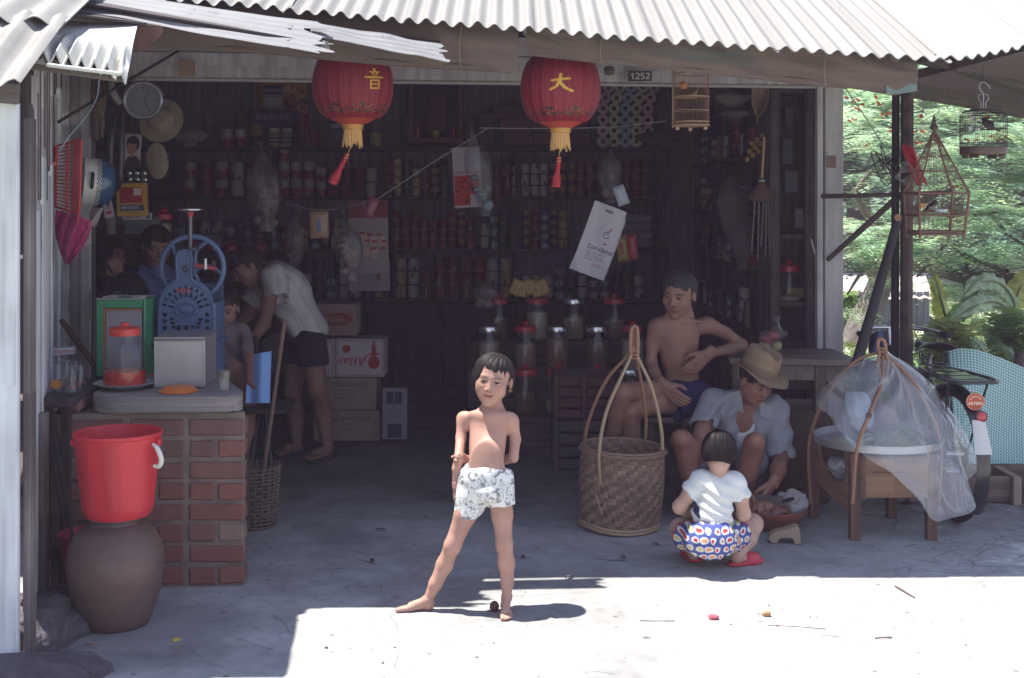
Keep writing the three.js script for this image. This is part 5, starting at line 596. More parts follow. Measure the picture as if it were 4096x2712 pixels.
{
const d = 6.42, t = thing('wicker_basket', 'dark wicker basket standing behind the right end of the counter', 'basket', [wx(592, d), 0, -d]), wk = M([0.16, 0.115, 0.09], 0.9); const R = (y) => lerp(0.098, 0.116, y / 0.3);
for (let k = 0; k < 17; k++) { const y = 0.01 + k * 0.0178; part(t, 'weaver', tube([...Array(40)].map((_, i) => { const a = i / 40 * 6.283; return V(Math.cos(a) * (R(y) + 0.005 * (((i >> 1) + k) & 1 ? 1 : -1)), y + 0.004 * hash(i, k), Math.sin(a) * (R(y) + 0.005 * (((i >> 1) + k) & 1 ? 1 : -1))); }), 0.0042, 80, 5, true), wk); } part(t, 'stakes', [...Array(20)].map((_, i) => { const a = (i + 0.5) / 20 * 6.283; return rod(V(Math.cos(a) * 0.098, 0, Math.sin(a) * 0.098), V(Math.cos(a) * 0.117, 0.31, Math.sin(a) * 0.117), 0.004, 0.004, 5); }), wk); part(t, 'base', lathe([[0, 0.002], [0.095, 0.004], [0.095, 0.012], [0, 0.012]], 20), wk);
single('broom_stick', 'long brown wooden stick leaning out of the wicker basket', 'stick', rod(at(604, 1130, 6.42), at(659, 738, 6.7), 0.011, 0.012, 9), wood([0.24, 0.15, 0.105], [0.14, 0.085, 0.065], null, 0, 470), at(606, 1100, 6.45));
const c = thing('folding_chair', 'black folding chair behind the counter with a bright blue sheet on it', 'chair', [wx(600, 7), 0, -7]); part(c, 'seat', cbox(0.34, 0.03, 0.34, 0.006, [wx(600, 7), 0.5, -7]), black, { world: true }); for (const [x, z, X, Z] of [[565, 6.8, 625, 7.2], [640, 6.8, 590, 7.2]]) part(c, 'leg', rod(V(wx(x, z), 0, -z), V(wx(X, Z), 0.86, -Z), 0.013, 0.013), black, { world: true }); part(c, 'backrest', sheet((u, v) => at(lerp(610, 650, u), lerp(788, 880, v) - u * 20, 7.1 - v * 0.1), 4, 4, 0.015), black, { world: true });
single('blue_sheet', 'bright pale blue plastic sheet hanging over the folding chair', 'sheet', [sheet((u, v) => at(lerp(572, 628, u) - v * 4, lerp(812, 932, v) + (1 - v) * (1 - u) * 10, 6.9 - v * 0.08 + 0.015 * Math.sin(u * 8)), 12, 8, 0.002)], M([0.20, 0.38, 0.72], 0.5), at(600, 850, 6.85));
}
// ------------------------------------------------------------ people: smooth joined distance fields, meshed by surface nets
class Field {
constructor() { this.p = []; this.post = null; }
cap(a, b, ra, rb = ra, k = 0.02, op = 1) { const ba = b.clone().sub(a); this.p.push({ t: 0, ax: a.x, ay: a.y, az: a.z, bx: ba.x, by: ba.y, bz: ba.z, l: 1 / Math.max(ba.lengthSq(), 1e-9), ra, rb, k, op, A: a, B: b }); return this; }
ell(c, r, k = 0.02, Q = null, op = 1) { const m = Q ? new THREE.Matrix4().copy(Q).setPosition(0, 0, 0).transpose().elements : [1, 0, 0, 0, 0, 1, 0, 0, 0, 0, 1, 0, 0, 0, 0, 1]; this.p.push({ t: 1, ax: c.x, ay: c.y, az: c.z, m, r, k, op, A: c }); return this; }
limb(pts, rs, k = 0.02) { for (let i = 0; i < pts.length - 1; i++) this.cap(pts[i], pts[i + 1], rs[i], rs[i + 1], k); return this; }
cut(c, n, k = 0.004) { n = n.clone().normalize(); this.p.push({ t: 2, nx: n.x, ny: n.y, nz: n.z, c: n.dot(c), k, op: -2 }); return this; }
join(sub, c, r, k = 0.05) { this.p.push({ t: 3, sub, c, r2: r, k, op: 1 }); return this; }
flatP() { return this.p.flatMap((p) => p.t === 3 ? p.sub.flatP() : [p]); }
d(x, y, z) {
let d = 1e3;
for (const p of this.p) {
if (p.t === 3) { const e = p.sub.d(x, y, z), k = lerp(0.003, p.k, sstep(p.r2 * 1.5, p.r2 * 0.5, Math.hypot(x - p.c.x, y - p.c.y, z - p.c.z))), h = Math.max(k - Math.abs(d - e), 0) / k; d = Math.min(d, e) - h * h * k * 0.25; continue; }
let e; const X = x - p.ax, Y = y - p.ay, Z = z - p.az;
if (p.t === 0) { const h = clamp((X * p.bx + Y * p.by + Z * p.bz) * p.l, 0, 1), u = X - p.bx * h, v = Y - p.by * h, w = Z - p.bz * h; e = Math.sqrt(u * u + v * v + w * w) - (p.ra + (p.rb - p.ra) * h); }
else if (p.t === 1) { const m = p.m, u = (m[0] * X + m[4] * Y + m[8] * Z) / p.r[0], v = (m[1] * X + m[5] * Y + m[9] * Z) / p.r[1], w = (m[2] * X + m[6] * Y + m[10] * Z) / p.r[2], k0 = Math.sqrt(u * u + v * v + w * w), a = u / p.r[0], b = v / p.r[1], c = w / p.r[2], k1 = Math.sqrt(a * a + b * b + c * c); e = k1 < 1e-9 ? -Math.min(...p.r) : k0 * (k0 - 1) / k1; }
else { e = x * p.nx + y * p.ny + z * p.nz - p.c; }
const k = p.k;
if (p.op === 1) { const h = Math.max(k - Math.abs(d - e), 0) / k; d = Math.min(d, e) - h * h * k * 0.25; }
else { e = -e; const h = Math.max(k - Math.abs(d - e), 0) / k; d = Math.max(d, e) + h * h * k * 0.25; }
}
return this.post ? this.post(d, x, y, z) : d;
}
mesh(h, color) {
const lo = V(9, 99, 9).multiplyScalar(10), hi = lo.clone().negate();
lo.set(1e3, 1e3, 1e3); hi.set(-1e3, -1e3, -1e3);
for (const p of this.flatP()) if (p.op === 1) { const q = p.t === 0 ? Math.max(p.ra, p.rb) : Math.max(...p.r); for (const c of p.t === 0 ? [p.A, p.B] : [p.A]) { lo.min(c.clone().addScalar(-q - h * 3 - 0.006)); hi.max(c.clone().addScalar(q + h * 3 + 0.006)); } }
const nx = Math.ceil((hi.x - lo.x) / h) + 1, ny = Math.ceil((hi.y - lo.y) / h) + 1, nz = Math.ceil((hi.z - lo.z) / h) + 1, val = new Float32Array(nx * ny * nz), B = 4, hd = B * h * 0.87 * 1.7 + 0.004;
for (let k = 0; k < nz; k += B) for (let j = 0; j < ny; j += B) for (let i = 0; i < nx; i += B) {
const d0 = this.d(lo.x + (i + B / 2 - 0.5) * h, lo.y + (j + B / 2 - 0.5) * h, lo.z + (k + B / 2 - 0.5) * h), far = Math.abs(d0) > hd;
for (let c = k; c < Math.min(k + B, nz); c++) for (let b = j; b < Math.min(j + B, ny); b++) for (let a = i; a < Math.min(i + B, nx); a++) val[(c * ny + b) * nx + a] = far ? d0 : this.d(lo.x + a * h, lo.y + b * h, lo.z + c * h);
}
const id = new Int32Array(nx * ny * nz).fill(-1), pos = [], nor = [], idx = [], col = [], sx = 1, sy = nx, sz = nx * ny, E = [0, 1, 0, 2, 1, 3, 2, 3, 4, 5, 4, 6, 5, 7, 6, 7, 0, 4, 1, 5, 2, 6, 3, 7];
const g = [0, 0, 0, 0, 0, 0, 0, 0];
for (let k = 0; k < nz - 1; k++) for (let j = 0; j < ny - 1; j++) for (let i = 0; i < nx - 1; i++) {
const o = k * sz + j * sy + i; let m = 0; for (let c = 0; c < 8; c++) { g[c] = val[o + (c & 1) + (c >> 1 & 1) * sy + (c >> 2) * sz]; if (g[c] < 0) m |= 1 << c; }
if (m === 0 || m === 255) continue;
let X = 0, Y = 0, Z = 0, n = 0; for (let e = 0; e < 24; e += 2) { const a = E[e], b = E[e + 1]; if ((g[a] < 0) === (g[b] < 0)) continue; const t = g[a] / (g[a] - g[b]); X += lerp(a & 1, b & 1, t); Y += lerp(a >> 1 & 1, b >> 1 & 1, t); Z += lerp(a >> 2, b >> 2, t); n++; }
id[o] = pos.length / 3; const x = lo.x + (i + X / n) * h, y = lo.y + (j + Y / n) * h, z = lo.z + (k + Z / n) * h; pos.push(x, y, z);
const e = h * 0.6, N = V(this.d(x + e, y, z) - this.d(x - e, y, z), this.d(x, y + e, z) - this.d(x, y - e, z), this.d(x, y, z + e) - this.d(x, y, z - e)).normalize(); nor.push(N.x, N.y, N.z); const c = color(x, y, z, N); col.push(c[0], c[1], c[2]);
}
for (let k = 1; k < nz - 1; k++) for (let j = 1; j < ny - 1; j++) for (let i = 1; i < nx - 1; i++) {
const o = k * sz + j * sy + i, s = val[o] < 0;
for (const [st, u, v] of [[sx, sy, sz], [sy, sz, sx], [sz, sx, sy]]) { if (s === (val[o + st] < 0)) continue; const a = id[o - u - v], b = id[o - v], c = id[o], d = id[o - u]; if (a < 0 || b < 0 || c < 0 || d < 0) continue; if (s) idx.push(a, b, c, a, c, d); else idx.push(a, c, b, a, d, c); }
}
const G = new THREE.BufferGeometry(); G.setAttribute('position', new THREE.Float32BufferAttribute(pos, 3)); G.setAttribute('normal', new THREE.Float32BufferAttribute(nor, 3)); G.setAttribute('color', new THREE.Float32BufferAttribute(col, 3)); G.setIndex(idx); return G.toNonIndexed();
}
}
const rotM = (yaw, pitch = 0, roll = 0) => new THREE.Matrix4().makeRotationY(yaw).multiply(new THREE.Matrix4().makeRotationX(pitch)).multiply(new THREE.Matrix4().makeRotationZ(roll));
const frame = (o, R, s) => ({ o, R, s, P: (x, y, z) => V(x, y, z).multiplyScalar(s).applyMatrix4(R).add(o), inv: R.clone().transpose() });
const local = (f, x, y, z) => V(x, y, z).sub(f.o).applyMatrix4(f.inv).divideScalar(f.s);
const mix3 = (a, b, t) => [lerp(a[0], b[0], t), lerp(a[1], b[1], t), lerp(a[2], b[2], t)];
function skinTone(base) { return (x, y, z) => { const n = 0.8 + 0.22 * vn3(x * 28, y * 28, z * 28) + 0.1 * vn3(x * 11, y * 11, z * 11) + 0.08 * vn3(x * 150, y * 150, z * 150); return [base[0] * n, base[1] * n * (0.97 + 0.05 * vn3(x * 60, y * 60, z * 60)), base[2] * n]; }; }
const vertexSkin = M(W1, 0.52, { vertexColors: true, specularIntensity: 0.45, sheen: 0.15, sheenRoughness: 0.6 }), vertexCloth = M(W1, 0.92, { vertexColors: true, specularIntensity: 0.2, bumpMap: roughBump, bumpScale: 0.0 }), vertexHair = M(W1, 0.5, { vertexColors: true, specularIntensity: 0.2 });
function headField(f, child, o = {}) {
const F2 = new Field(), s = f.s, P = f.P, R = f.R, e = (x, y, z, r, k, op = 1) => F2.ell(P(x, y, z), r.map((q) => q * s), k * s, R, op), c = (a, b, ra, rb, k, op = 1) => F2.cap(P(...a), P(...b), ra * s, rb * s, k * s, op);
const w = child ? 1.06 : 1, q0 = child ? -0.045 : 0; o.q0 = q0;
e(0, 0.16, -0.06, [0.345 * w, 0.35, 0.41], 0.01); e(0, -0.10, 0.10, [0.275 * w, 0.35, 0.28], 0.1);
c([0.19 * w, -0.2, 0.03], [0.03, -0.41, 0.22], 0.09, 0.075, 0.1); c([-0.19 * w, -0.2, 0.03], [-0.03, -0.41, 0.22], 0.09, 0.075, 0.1);
for (const q of [-1, 1]) { e(q * 0.165, -0.09, 0.235, [0.11, 0.1, 0.1], 0.09); }
c([-0.15, 0.105 + q0, 0.31], [0.15, 0.105 + q0, 0.31], child ? 0.036 : 0.045, child ? 0.036 : 0.045, 0.08);
for (const q of [-1, 1]) e(q * 0.135, 0.03 + q0, 0.395, [0.08, 0.045, 0.06], 0.06, -1);
for (const q of [-1, 1]) e(q * 0.132, 0.028 + q0, 0.30, [0.074, 0.052, 0.062], 0.02);
c([0, 0.05 + q0, 0.335], [0, -0.10 + q0, child ? 0.385 : 0.425], 0.026, child ? 0.04 : 0.05, 0.05); for (const q of [-1, 1]) e(q * 0.048, -0.125 + q0, 0.36, [0.04, 0.03, 0.036], 0.03);
c([-0.075, -0.245 + q0 * 0.6, 0.33], [0.075, -0.245 + q0 * 0.6, 0.33], 0.025, 0.025, 0.03); c([-0.06, -0.283 + q0 * 0.6, 0.33], [0.06, -0.283 + q0 * 0.6, 0.33], 0.027, 0.027, 0.025); c([-0.09, -0.262 + q0 * 0.6, 0.37], [0.09, -0.262 + q0 * 0.6, 0.37], 0.006, 0.006, 0.02, -1);
if (child) for (const q of [-1, 1]) e(q * 0.15, -0.19, 0.21, [0.11, 0.1, 0.1], 0.09);
for (const q of [-1, 1]) { e(q * 0.345 * w, -0.01, -0.03, [0.04, 0.105, 0.07], 0.03); e(q * 0.385 * w, -0.01, -0.005, [0.025, 0.06, 0.035], 0.03, -1); }
if (o.neck) F2.cap(P(0, -0.28, -0.08), o.neck, (child ? 0.2 : 0.235) * s, (child ? 0.21 : 0.25) * s, 0.08 * s);
return F2;
}
function headColor(f, skin, o = {}) {
return (x, y, z) => {
const p = local(f, x, y, z), q0 = o.child ? -0.045 : 0; let c = skin(x, y, z); const X = Math.abs(p.x);
if (p.z > 0.12) {
c = mix3(c, [c[0] * 1.08, c[1] * 0.8, c[2] * 0.75], 0.4 * sstep(0.14, 0.03, Math.hypot(X - 0.18, p.y + 0.1)));
const lip = sstep(1, 0.7, Math.hypot(p.x / 0.115, (p.y + 0.264 - q0 * 0.6 + (o.smile || 0) * p.x * p.x * -1) / 0.046)); c = mix3(c, [c[0] * 0.85, c[1] * 0.5, c[2] * 0.5], lip * 0.9);
c = mix3(c, [0.05, 0.015, 0.015], sstep(0.014, 0.005, Math.abs(p.y + 0.262 - q0 * 0.6 - (o.smile || 0) * p.x * p.x)) * sstep(0.1, 0.08, X));
const br = sstep(0.03, 0.015, Math.abs(p.y - 0.125 - q0 + 0.5 * (X - 0.13) * (X - 0.13) * 3)) * sstep(0.235, 0.2, X) * sstep(0.045, 0.07, X); c = mix3(c, [0.02, 0.013, 0.012], br * (o.child ? 0.5 : 0.75));
const ex = (X - 0.135) / 0.078, ey = (p.y - 0.025 - q0) / (o.squint ?? 0.026), eye = sstep(1.0, 0.75, Math.hypot(ex, ey)); c = mix3(c, Math.abs(ex + (o.look || 0) * Math.sign(p.x)) < 0.5 ? [0.012, 0.008, 0.007] : [0.45, 0.42, 0.4], eye);
c = mix3(c, [0.02, 0.012, 0.01], sstep(0.012, 0.004, Math.abs(p.y - 0.025 - q0 - (o.squint ?? 0.026) * Math.sqrt(Math.max(0, 1 - ex * ex)))) * sstep(1.05, 0.9, Math.abs(ex)) * 0.9);
for (const q of [-1, 1]) c = mix3(c, [c[0] * 0.2, c[1] * 0.15, c[2] * 0.15], 0.8 * sstep(0.022, 0.012, Math.hypot((p.x - q * 0.035) / 1.3, p.y + 0.152 - q0)));
}
return c;
};
}
function hairField(f, o = {}) {
const H = new Field(), s = f.s, P = f.P, e = (x, y, z, r, k, op = 1) => H.ell(P(x, y, z), r.map((q) => q * s), k * s, f.R, op), w = o.w ?? 1;
e(0, 0.17, -0.07, [0.37 * w, 0.365, 0.435], 0.01); if (o.bob) e(0, o.bob, -0.09, [0.40 * w, 0.36, 0.42], 0.1); if (o.nape) e(0, -0.05, -0.24, [0.3, 0.34, 0.22], 0.1);
e(0, o.fy ?? -0.19, 0.42, [o.fw ?? 0.285, o.fh ?? 0.42, 0.40], 0.03, -1);
for (const q of o.ears ?? [-1, 1]) if (!o.cover) e(q * 0.40, -0.06, 0.0, [0.12, 0.19, 0.15], 0.05, -1);
H.cut(P(0, o.low ?? -0.3, 0), V(0, 1, o.lt ?? 0).applyMatrix4(f.R), 0.02 * s);
const part = o.part ?? 0.1;
H.post = (d, x, y, z) => { const p = local(f, x, y, z), a = Math.atan2(p.x - part, p.z + 0.02) * 9, r = Math.hypot(p.x - part, p.z); if (p.z > 0.1 && p.y < 0.34) d += s * 0.09 * sstep(0.34, 0.1, p.y) * (vn(p.x * 22 + p.y * 4, 3.3, 0, 5) - 0.3) * (o.rag ?? 1); return d - s * (0.028 * (vn(a * 1.7 + p.y * 2.5, p.y * 1.3 + r * 2, 0, 3) - 0.4) + 0.02 * (vn(a * 5 + p.y * 3, p.y * 1.5, 0, 9) - 0.5)) * sstep(0.02, 0.25, r); };
return H;
}
const hairColor = (f, base = [0.018, 0.014, 0.014], o = {}) => (x, y, z) => { const p = local(f, x, y, z), a = Math.atan2(p.x - 0.1, p.z) * 22, n = 0.6 + 0.9 * vn(a + p.y * 5, p.y * 2, 0, 4); return base.map((b) => b * n); };
function handField(F2, o, dir, thumb, L, curl = [0.3, 0.35, 0.4, 0.45], spread = 0.06, tOut = 0.7) {
const y = dir.clone().normalize(), x = thumb.clone().addScaledVector(y, -thumb.dot(y)).normalize(), z = V().crossVectors(x, y); if (o.palm && z.dot(o.palm) < 0) z.negate();
const P = (a, b, c) => o.clone().addScaledVector(x, a * L).addScaledVector(y, b * L).addScaledVector(z, c * L), xi = [0.155, 0.055, -0.05, -0.145], ln = [0.40, 0.45, 0.41, 0.32];
F2.cap(P(0.06, -0.12, 0), P(0.06, 0.05, 0), 0.13 * L, 0.13 * L, 0.05 * L); F2.cap(P(-0.06, -0.12, 0), P(-0.06, 0.05, 0), 0.13 * L, 0.12 * L, 0.05 * L);
for (let k = 0; k < 4; k++) {
F2.cap(P(xi[k] * 0.6, 0.05, 0), P(xi[k], 0.5, 0), 0.085 * L, 0.072 * L, 0.05 * L);
let a = 0, px = xi[k], py = 0.5, pz = 0; const sp = xi[k] * spread * 8, r = [0.066, 0.06, 0.054, 0.046];
for (let q = 0; q < 3; q++) { a += curl[k] * (q ? 1.1 : 0.8); const l = ln[k] * [0.46, 0.3, 0.24][q], nx = px + sp * l * (q ? 0.5 : 1), ny = py + Math.cos(a) * l, nz = pz + Math.sin(a) * l; F2.cap(P(px, py, pz), P(nx, ny, nz), r[q] * L, r[q + 1] * L, 0.012 * L); px = nx; py = ny; pz = nz; }
}
F2.cap(P(0.09, 0.08, 0.02), P(0.24, 0.3, 0.07), 0.095 * L, 0.07 * L, 0.05 * L); F2.cap(P(0.24, 0.3, 0.07), P(0.24 + 0.12 * tOut, 0.46, 0.12), 0.066 * L, 0.06 * L, 0.02 * L); F2.cap(P(0.24 + 0.12 * tOut, 0.46, 0.12), P(0.24 + 0.1 * tOut, 0.6, 0.17), 0.058 * L, 0.045 * L, 0.02 * L);
return F2;
}
function footField(F2, o, dir, inn, L, ankle, ra, sock = false) {
const z = dir.clone().normalize(), y = V(0, 1, 0), x = inn.clone().addScaledVector(z, -inn.dot(z)).setY(0).normalize(), P = (a, b, c) => o.clone().addScaledVector(x, a * L).addScaledVector(y, b * L).addScaledVector(z, c * L);
F2.ell(P(0, 0.13, 0.12), [0.115 * L, 0.13 * L, 0.13 * L], 0.05 * L); F2.cap(ankle, P(0, 0.16, 0.13), ra, 0.115 * L, 0.08 * L); F2.cap(ankle.clone().addScaledVector(y, -ra * 0.3), P(0.03, 0.13, 0.6), ra * 0.95, 0.1 * L, 0.09 * L);
F2.cap(P(0, 0.1, 0.15), P(-0.09, 0.075, 0.62), 0.1 * L, 0.075 * L, 0.06 * L); F2.cap(P(0.02, 0.12, 0.3), P(0.1, 0.085, 0.66), 0.08 * L, 0.085 * L, 0.06 * L);
if (sock) F2.cap(P(-0.1, 0.08, 0.75), P(0.1, 0.09, 0.8), 0.08 * L, 0.085 * L, 0.08 * L);
else for (let k = 0; k < 5; k++) { const a = [0.115, 0.04, -0.02, -0.075, -0.125][k], e = [0.95, 0.97, 0.94, 0.89, 0.83][k], r = [0.065, 0.047, 0.044, 0.042, 0.04][k]; F2.cap(P(a * 0.9, 0.08, 0.66), P(a, 0.052, e), r * L, r * 0.95 * L, 0.015 * L); }
F2.cut(P(0, 0.004, 0), V(0, 1, 0), 0.01 * L); return F2;
}
function torso(F2, pel, che, lat, hipW, chestW, dep, k = 0.04) {
const y = che.clone().sub(pel), L = y.length(); y.normalize(); const x = lat.clone().addScaledVector(y, -lat.dot(y)).normalize(), z = V().crossVectors(x, y), R = new THREE.Matrix4().makeBasis(x, y, z);
F2.ell(pel, [hipW, L * 0.42, dep * 0.98], k, R); F2.ell(pel.clone().lerp(che, 0.45), [hipW * 0.9, L * 0.5, dep * 0.92], k, R); F2.ell(che.clone().addScaledVector(y, -L * 0.02), [chestW, L * 0.58, dep], k, R); return { x, y, z, R };
}
const bodyOf = (who, list, m = vertexSkin) => part(who, 'body', merge(list), m, { world: true });
const clothOf = (who, name, F2, h, color, m = vertexCloth, label) => part(who, name, F2.mesh(h, color), m, { world: true, label });
const flat = (c, n = 0.12) => (x, y, z) => { const k = 1 - n / 2 + n * vn3(x * 40, y * 40, z * 40); return c.map((q) => q * k); };
const A = (x, y, d) => at(x, y, d);
{
const who = thing('person', 'small girl in white patterned shorts standing barefoot in the patch of sun', 'person', onGround(1120, 1412));
const skin = skinTone([0.40, 0.23, 0.175]), f = frame(A(1139, 879, 5.18), rotM(-0.11, -0.06, -0.14), 0.203), b = new Field();
const sl = A(1070, 968, 5.215), sr = A(1185, 973, 5.165), neck = A(1139, 952, 5.2), che = A(1129, 1004, 5.175), pel = A(1121, 1112, 5.1);
torso(b, pel, che, V(0.95, -0.06, 0.26), 0.074, 0.075, 0.053, 0.04);
b.cap(sl.clone().add(V(0.02, -0.004, -0.005)), sr.clone().add(V(-0.02, -0.004, -0.005)), 0.022, 0.022, 0.05).cap(A(1139, 962, 5.2), neck.clone().add(V(0, 0.03, 0)), 0.045, 0.038, 0.05);
b.ell(A(1121, 1062, 5.065), [0.05, 0.07, 0.012], 0.07).ell(A(1122, 1083, 5.03), [0.007, 0.008, 0.012], 0.012, null, -1);
for (const q of [-1, 1]) b.cap(A(1133 + q * 6, 962, 5.15), A(1133 + q * 42, 958, 5.17 - q * 0.02), 0.009, 0.008, 0.03);
const el = A(1061, 1058, 5.12), wl = A(1054, 1124, 5.12);
b.join(new Field().limb([sl, A(1066, 1012, 5.19), el, A(1057, 1084, 5.12), wl], [0.0245, 0.0205, 0.0185, 0.019, 0.0135], 0.01), sl, 0.05, 0.04);
const er = A(1187, 1058, 5.15), wr = A(1085, 1066, 5.2);
b.join(new Field().limb([sr, A(1192, 1016, 5.17), er], [0.0245, 0.021, 0.0195], 0.01).limb([er, A(1150, 1068, 5.2), wr], [0.0195, 0.019, 0.015], 0.01), sr, 0.05, 0.04);
const hL = A(1093, 1130, 5.11), hR = A(1156, 1128, 5.11), kL = A(1046, 1262, 5.1), kR = A(1166, 1258, 5.085), aL = A(990, 1386, 5.11), aR = A(1172, 1378, 5.09);
b.limb([hL, A(1076, 1190, 5.1), kL], [0.05, 0.043, 0.0305], 0.015).ell(A(1048, 1262, 5.084), [0.024, 0.028, 0.018], 0.03).limb([kL, A(1028, 1306, 5.115), A(1007, 1350, 5.11), aL], [0.0295, 0.032, 0.025, 0.0195], 0.015);
b.limb([hR, A(1161, 1190, 5.1), kR], [0.05, 0.041, 0.0305], 0.015).ell(A(1166, 1256, 5.069), [0.024, 0.028, 0.016], 0.03).limb([kR, A(1171, 1302, 5.1), A(1173, 1345, 5.095), aR], [0.0295, 0.032, 0.024, 0.0185], 0.015);
const feet = new Field(); footField(feet, A(1004, 1412, 5.115).setY(0.001), V(-1, 0, 0.12), V(0, 0, 1), 0.152, aL, 0.021);
const feet2 = new Field(); footField(feet2, A(1168, 1404, 5.12).setY(0.001), V(0.06, 0, 1), V(-1, 0, 0), 0.148, aR, 0.02);
const hands = new Field(), o1 = wl.clone(); o1.palm = V(0.6, 0, -0.6); handField(hands, o1, V(0.03, -1, 0.02), V(0.4, 0, 0.9), 0.098, [0.22, 0.3, 0.36, 0.42]);
const hand2 = new Field(), o2 = A(1082, 1064, 5.155); o2.palm = V(0.6, 0, 1); handField(hand2, o2, V(-1, 0.12, 0.75), V(0, 1, 0.1), 0.098, [0.15, 0.5, 0.55, 0.6], 0.05, 0.4);
const hd = headField(f, true, { neck: neck.clone().add(V(0, -0.005, -0.005)) });
bodyOf(who, [b.mesh(0.0055, skin), hd.mesh(0.0032, headColor(f, skin, { squint: 0.02, child: true, smile: 2.2 })), feet.mesh(0.004, skin), feet2.mesh(0.004, skin), hands.mesh(0.003, skin), hand2.mesh(0.003, skin)]);
part(who, 'hair', hairField(f, { fy: -0.22, fh: 0.44, fw: 0.29, low: -0.36, lt: 0.3, w: 1.07, part: 0.12, nape: 1, bob: -0.02, ears: [1] }).mesh(0.0034, hairColor(f)), vertexHair, { world: true });
for (const q of [-1, 1]) part(who, 'earring', xf(fin(new THREE.TorusGeometry(0.0045, 0.0012, 6, 12)), f.P(q * 0.372, -0.15, -0.02)), M([0.5, 0.33, 0.1], 0.3, { metalness: 0.9 }), { world: true });
const s = new Field(); s.limb([A(1106, 1100, 5.1), A(1138, 1093, 5.1)], [0.063, 0.062], 0.03); s.limb([A(1095, 1112, 5.11), A(1084, 1188, 5.105)], [0.064, 0.057], 0.02); s.limb([A(1152, 1106, 5.115), A(1162, 1164, 5.1)], [0.062, 0.051], 0.02);
s.cut(A(1120, 1081, 5.05), V(-0.15, -1, 0.1)); s.p.push(...[]);
s.ell(A(1128, 1134, 5.09), [0.068, 0.055, 0.076], 0.03).ell(A(1120, 1098, 5.095), [0.074, 0.06, 0.068], 0.02);
s.post = (d, x, y, z) => Math.max(d, (A(0, lerp(1196, 1166, sstep(-0.16, -0.05, x)), 5.1).y - y)) - 0.004 * (vn3(x * 30, y * 22, z * 30) - 0.5) - 0.0022 * Math.sin(x * 190 + y * 60) * sstep(0.72, 0.75, y);
clothOf(who, 'shorts', s, 0.0036, (x, y, z) => { const X = x * 36, Y = y * 36, i = Math.floor(X), j = Math.floor(Y + (i & 1) * 0.5), cx = X - i - 0.5, cy = Y + (i & 1) * 0.5 - j - 0.5, a = Math.atan2(cy, cx), r = Math.hypot(cx, cy), petal = hash(i, j, 8) > 0.35 ? sstep(0.1, -0.15, Math.abs(Math.sin(a * 4 + hash(i, j) * 6)) - 0.62) * sstep(0.5, 0.38, r) * sstep(0.08, 0.16, r) : 0, leaf = vn3(x * 95, y * 95, z * 95) > 0.62 ? 0.85 : 0, k = Math.max(petal * 0.8, leaf * sstep(0.3, 0.45, r)); return mix3([0.68, 0.69, 0.66], [0.05, 0.045, 0.075], k * 0.85); });
}
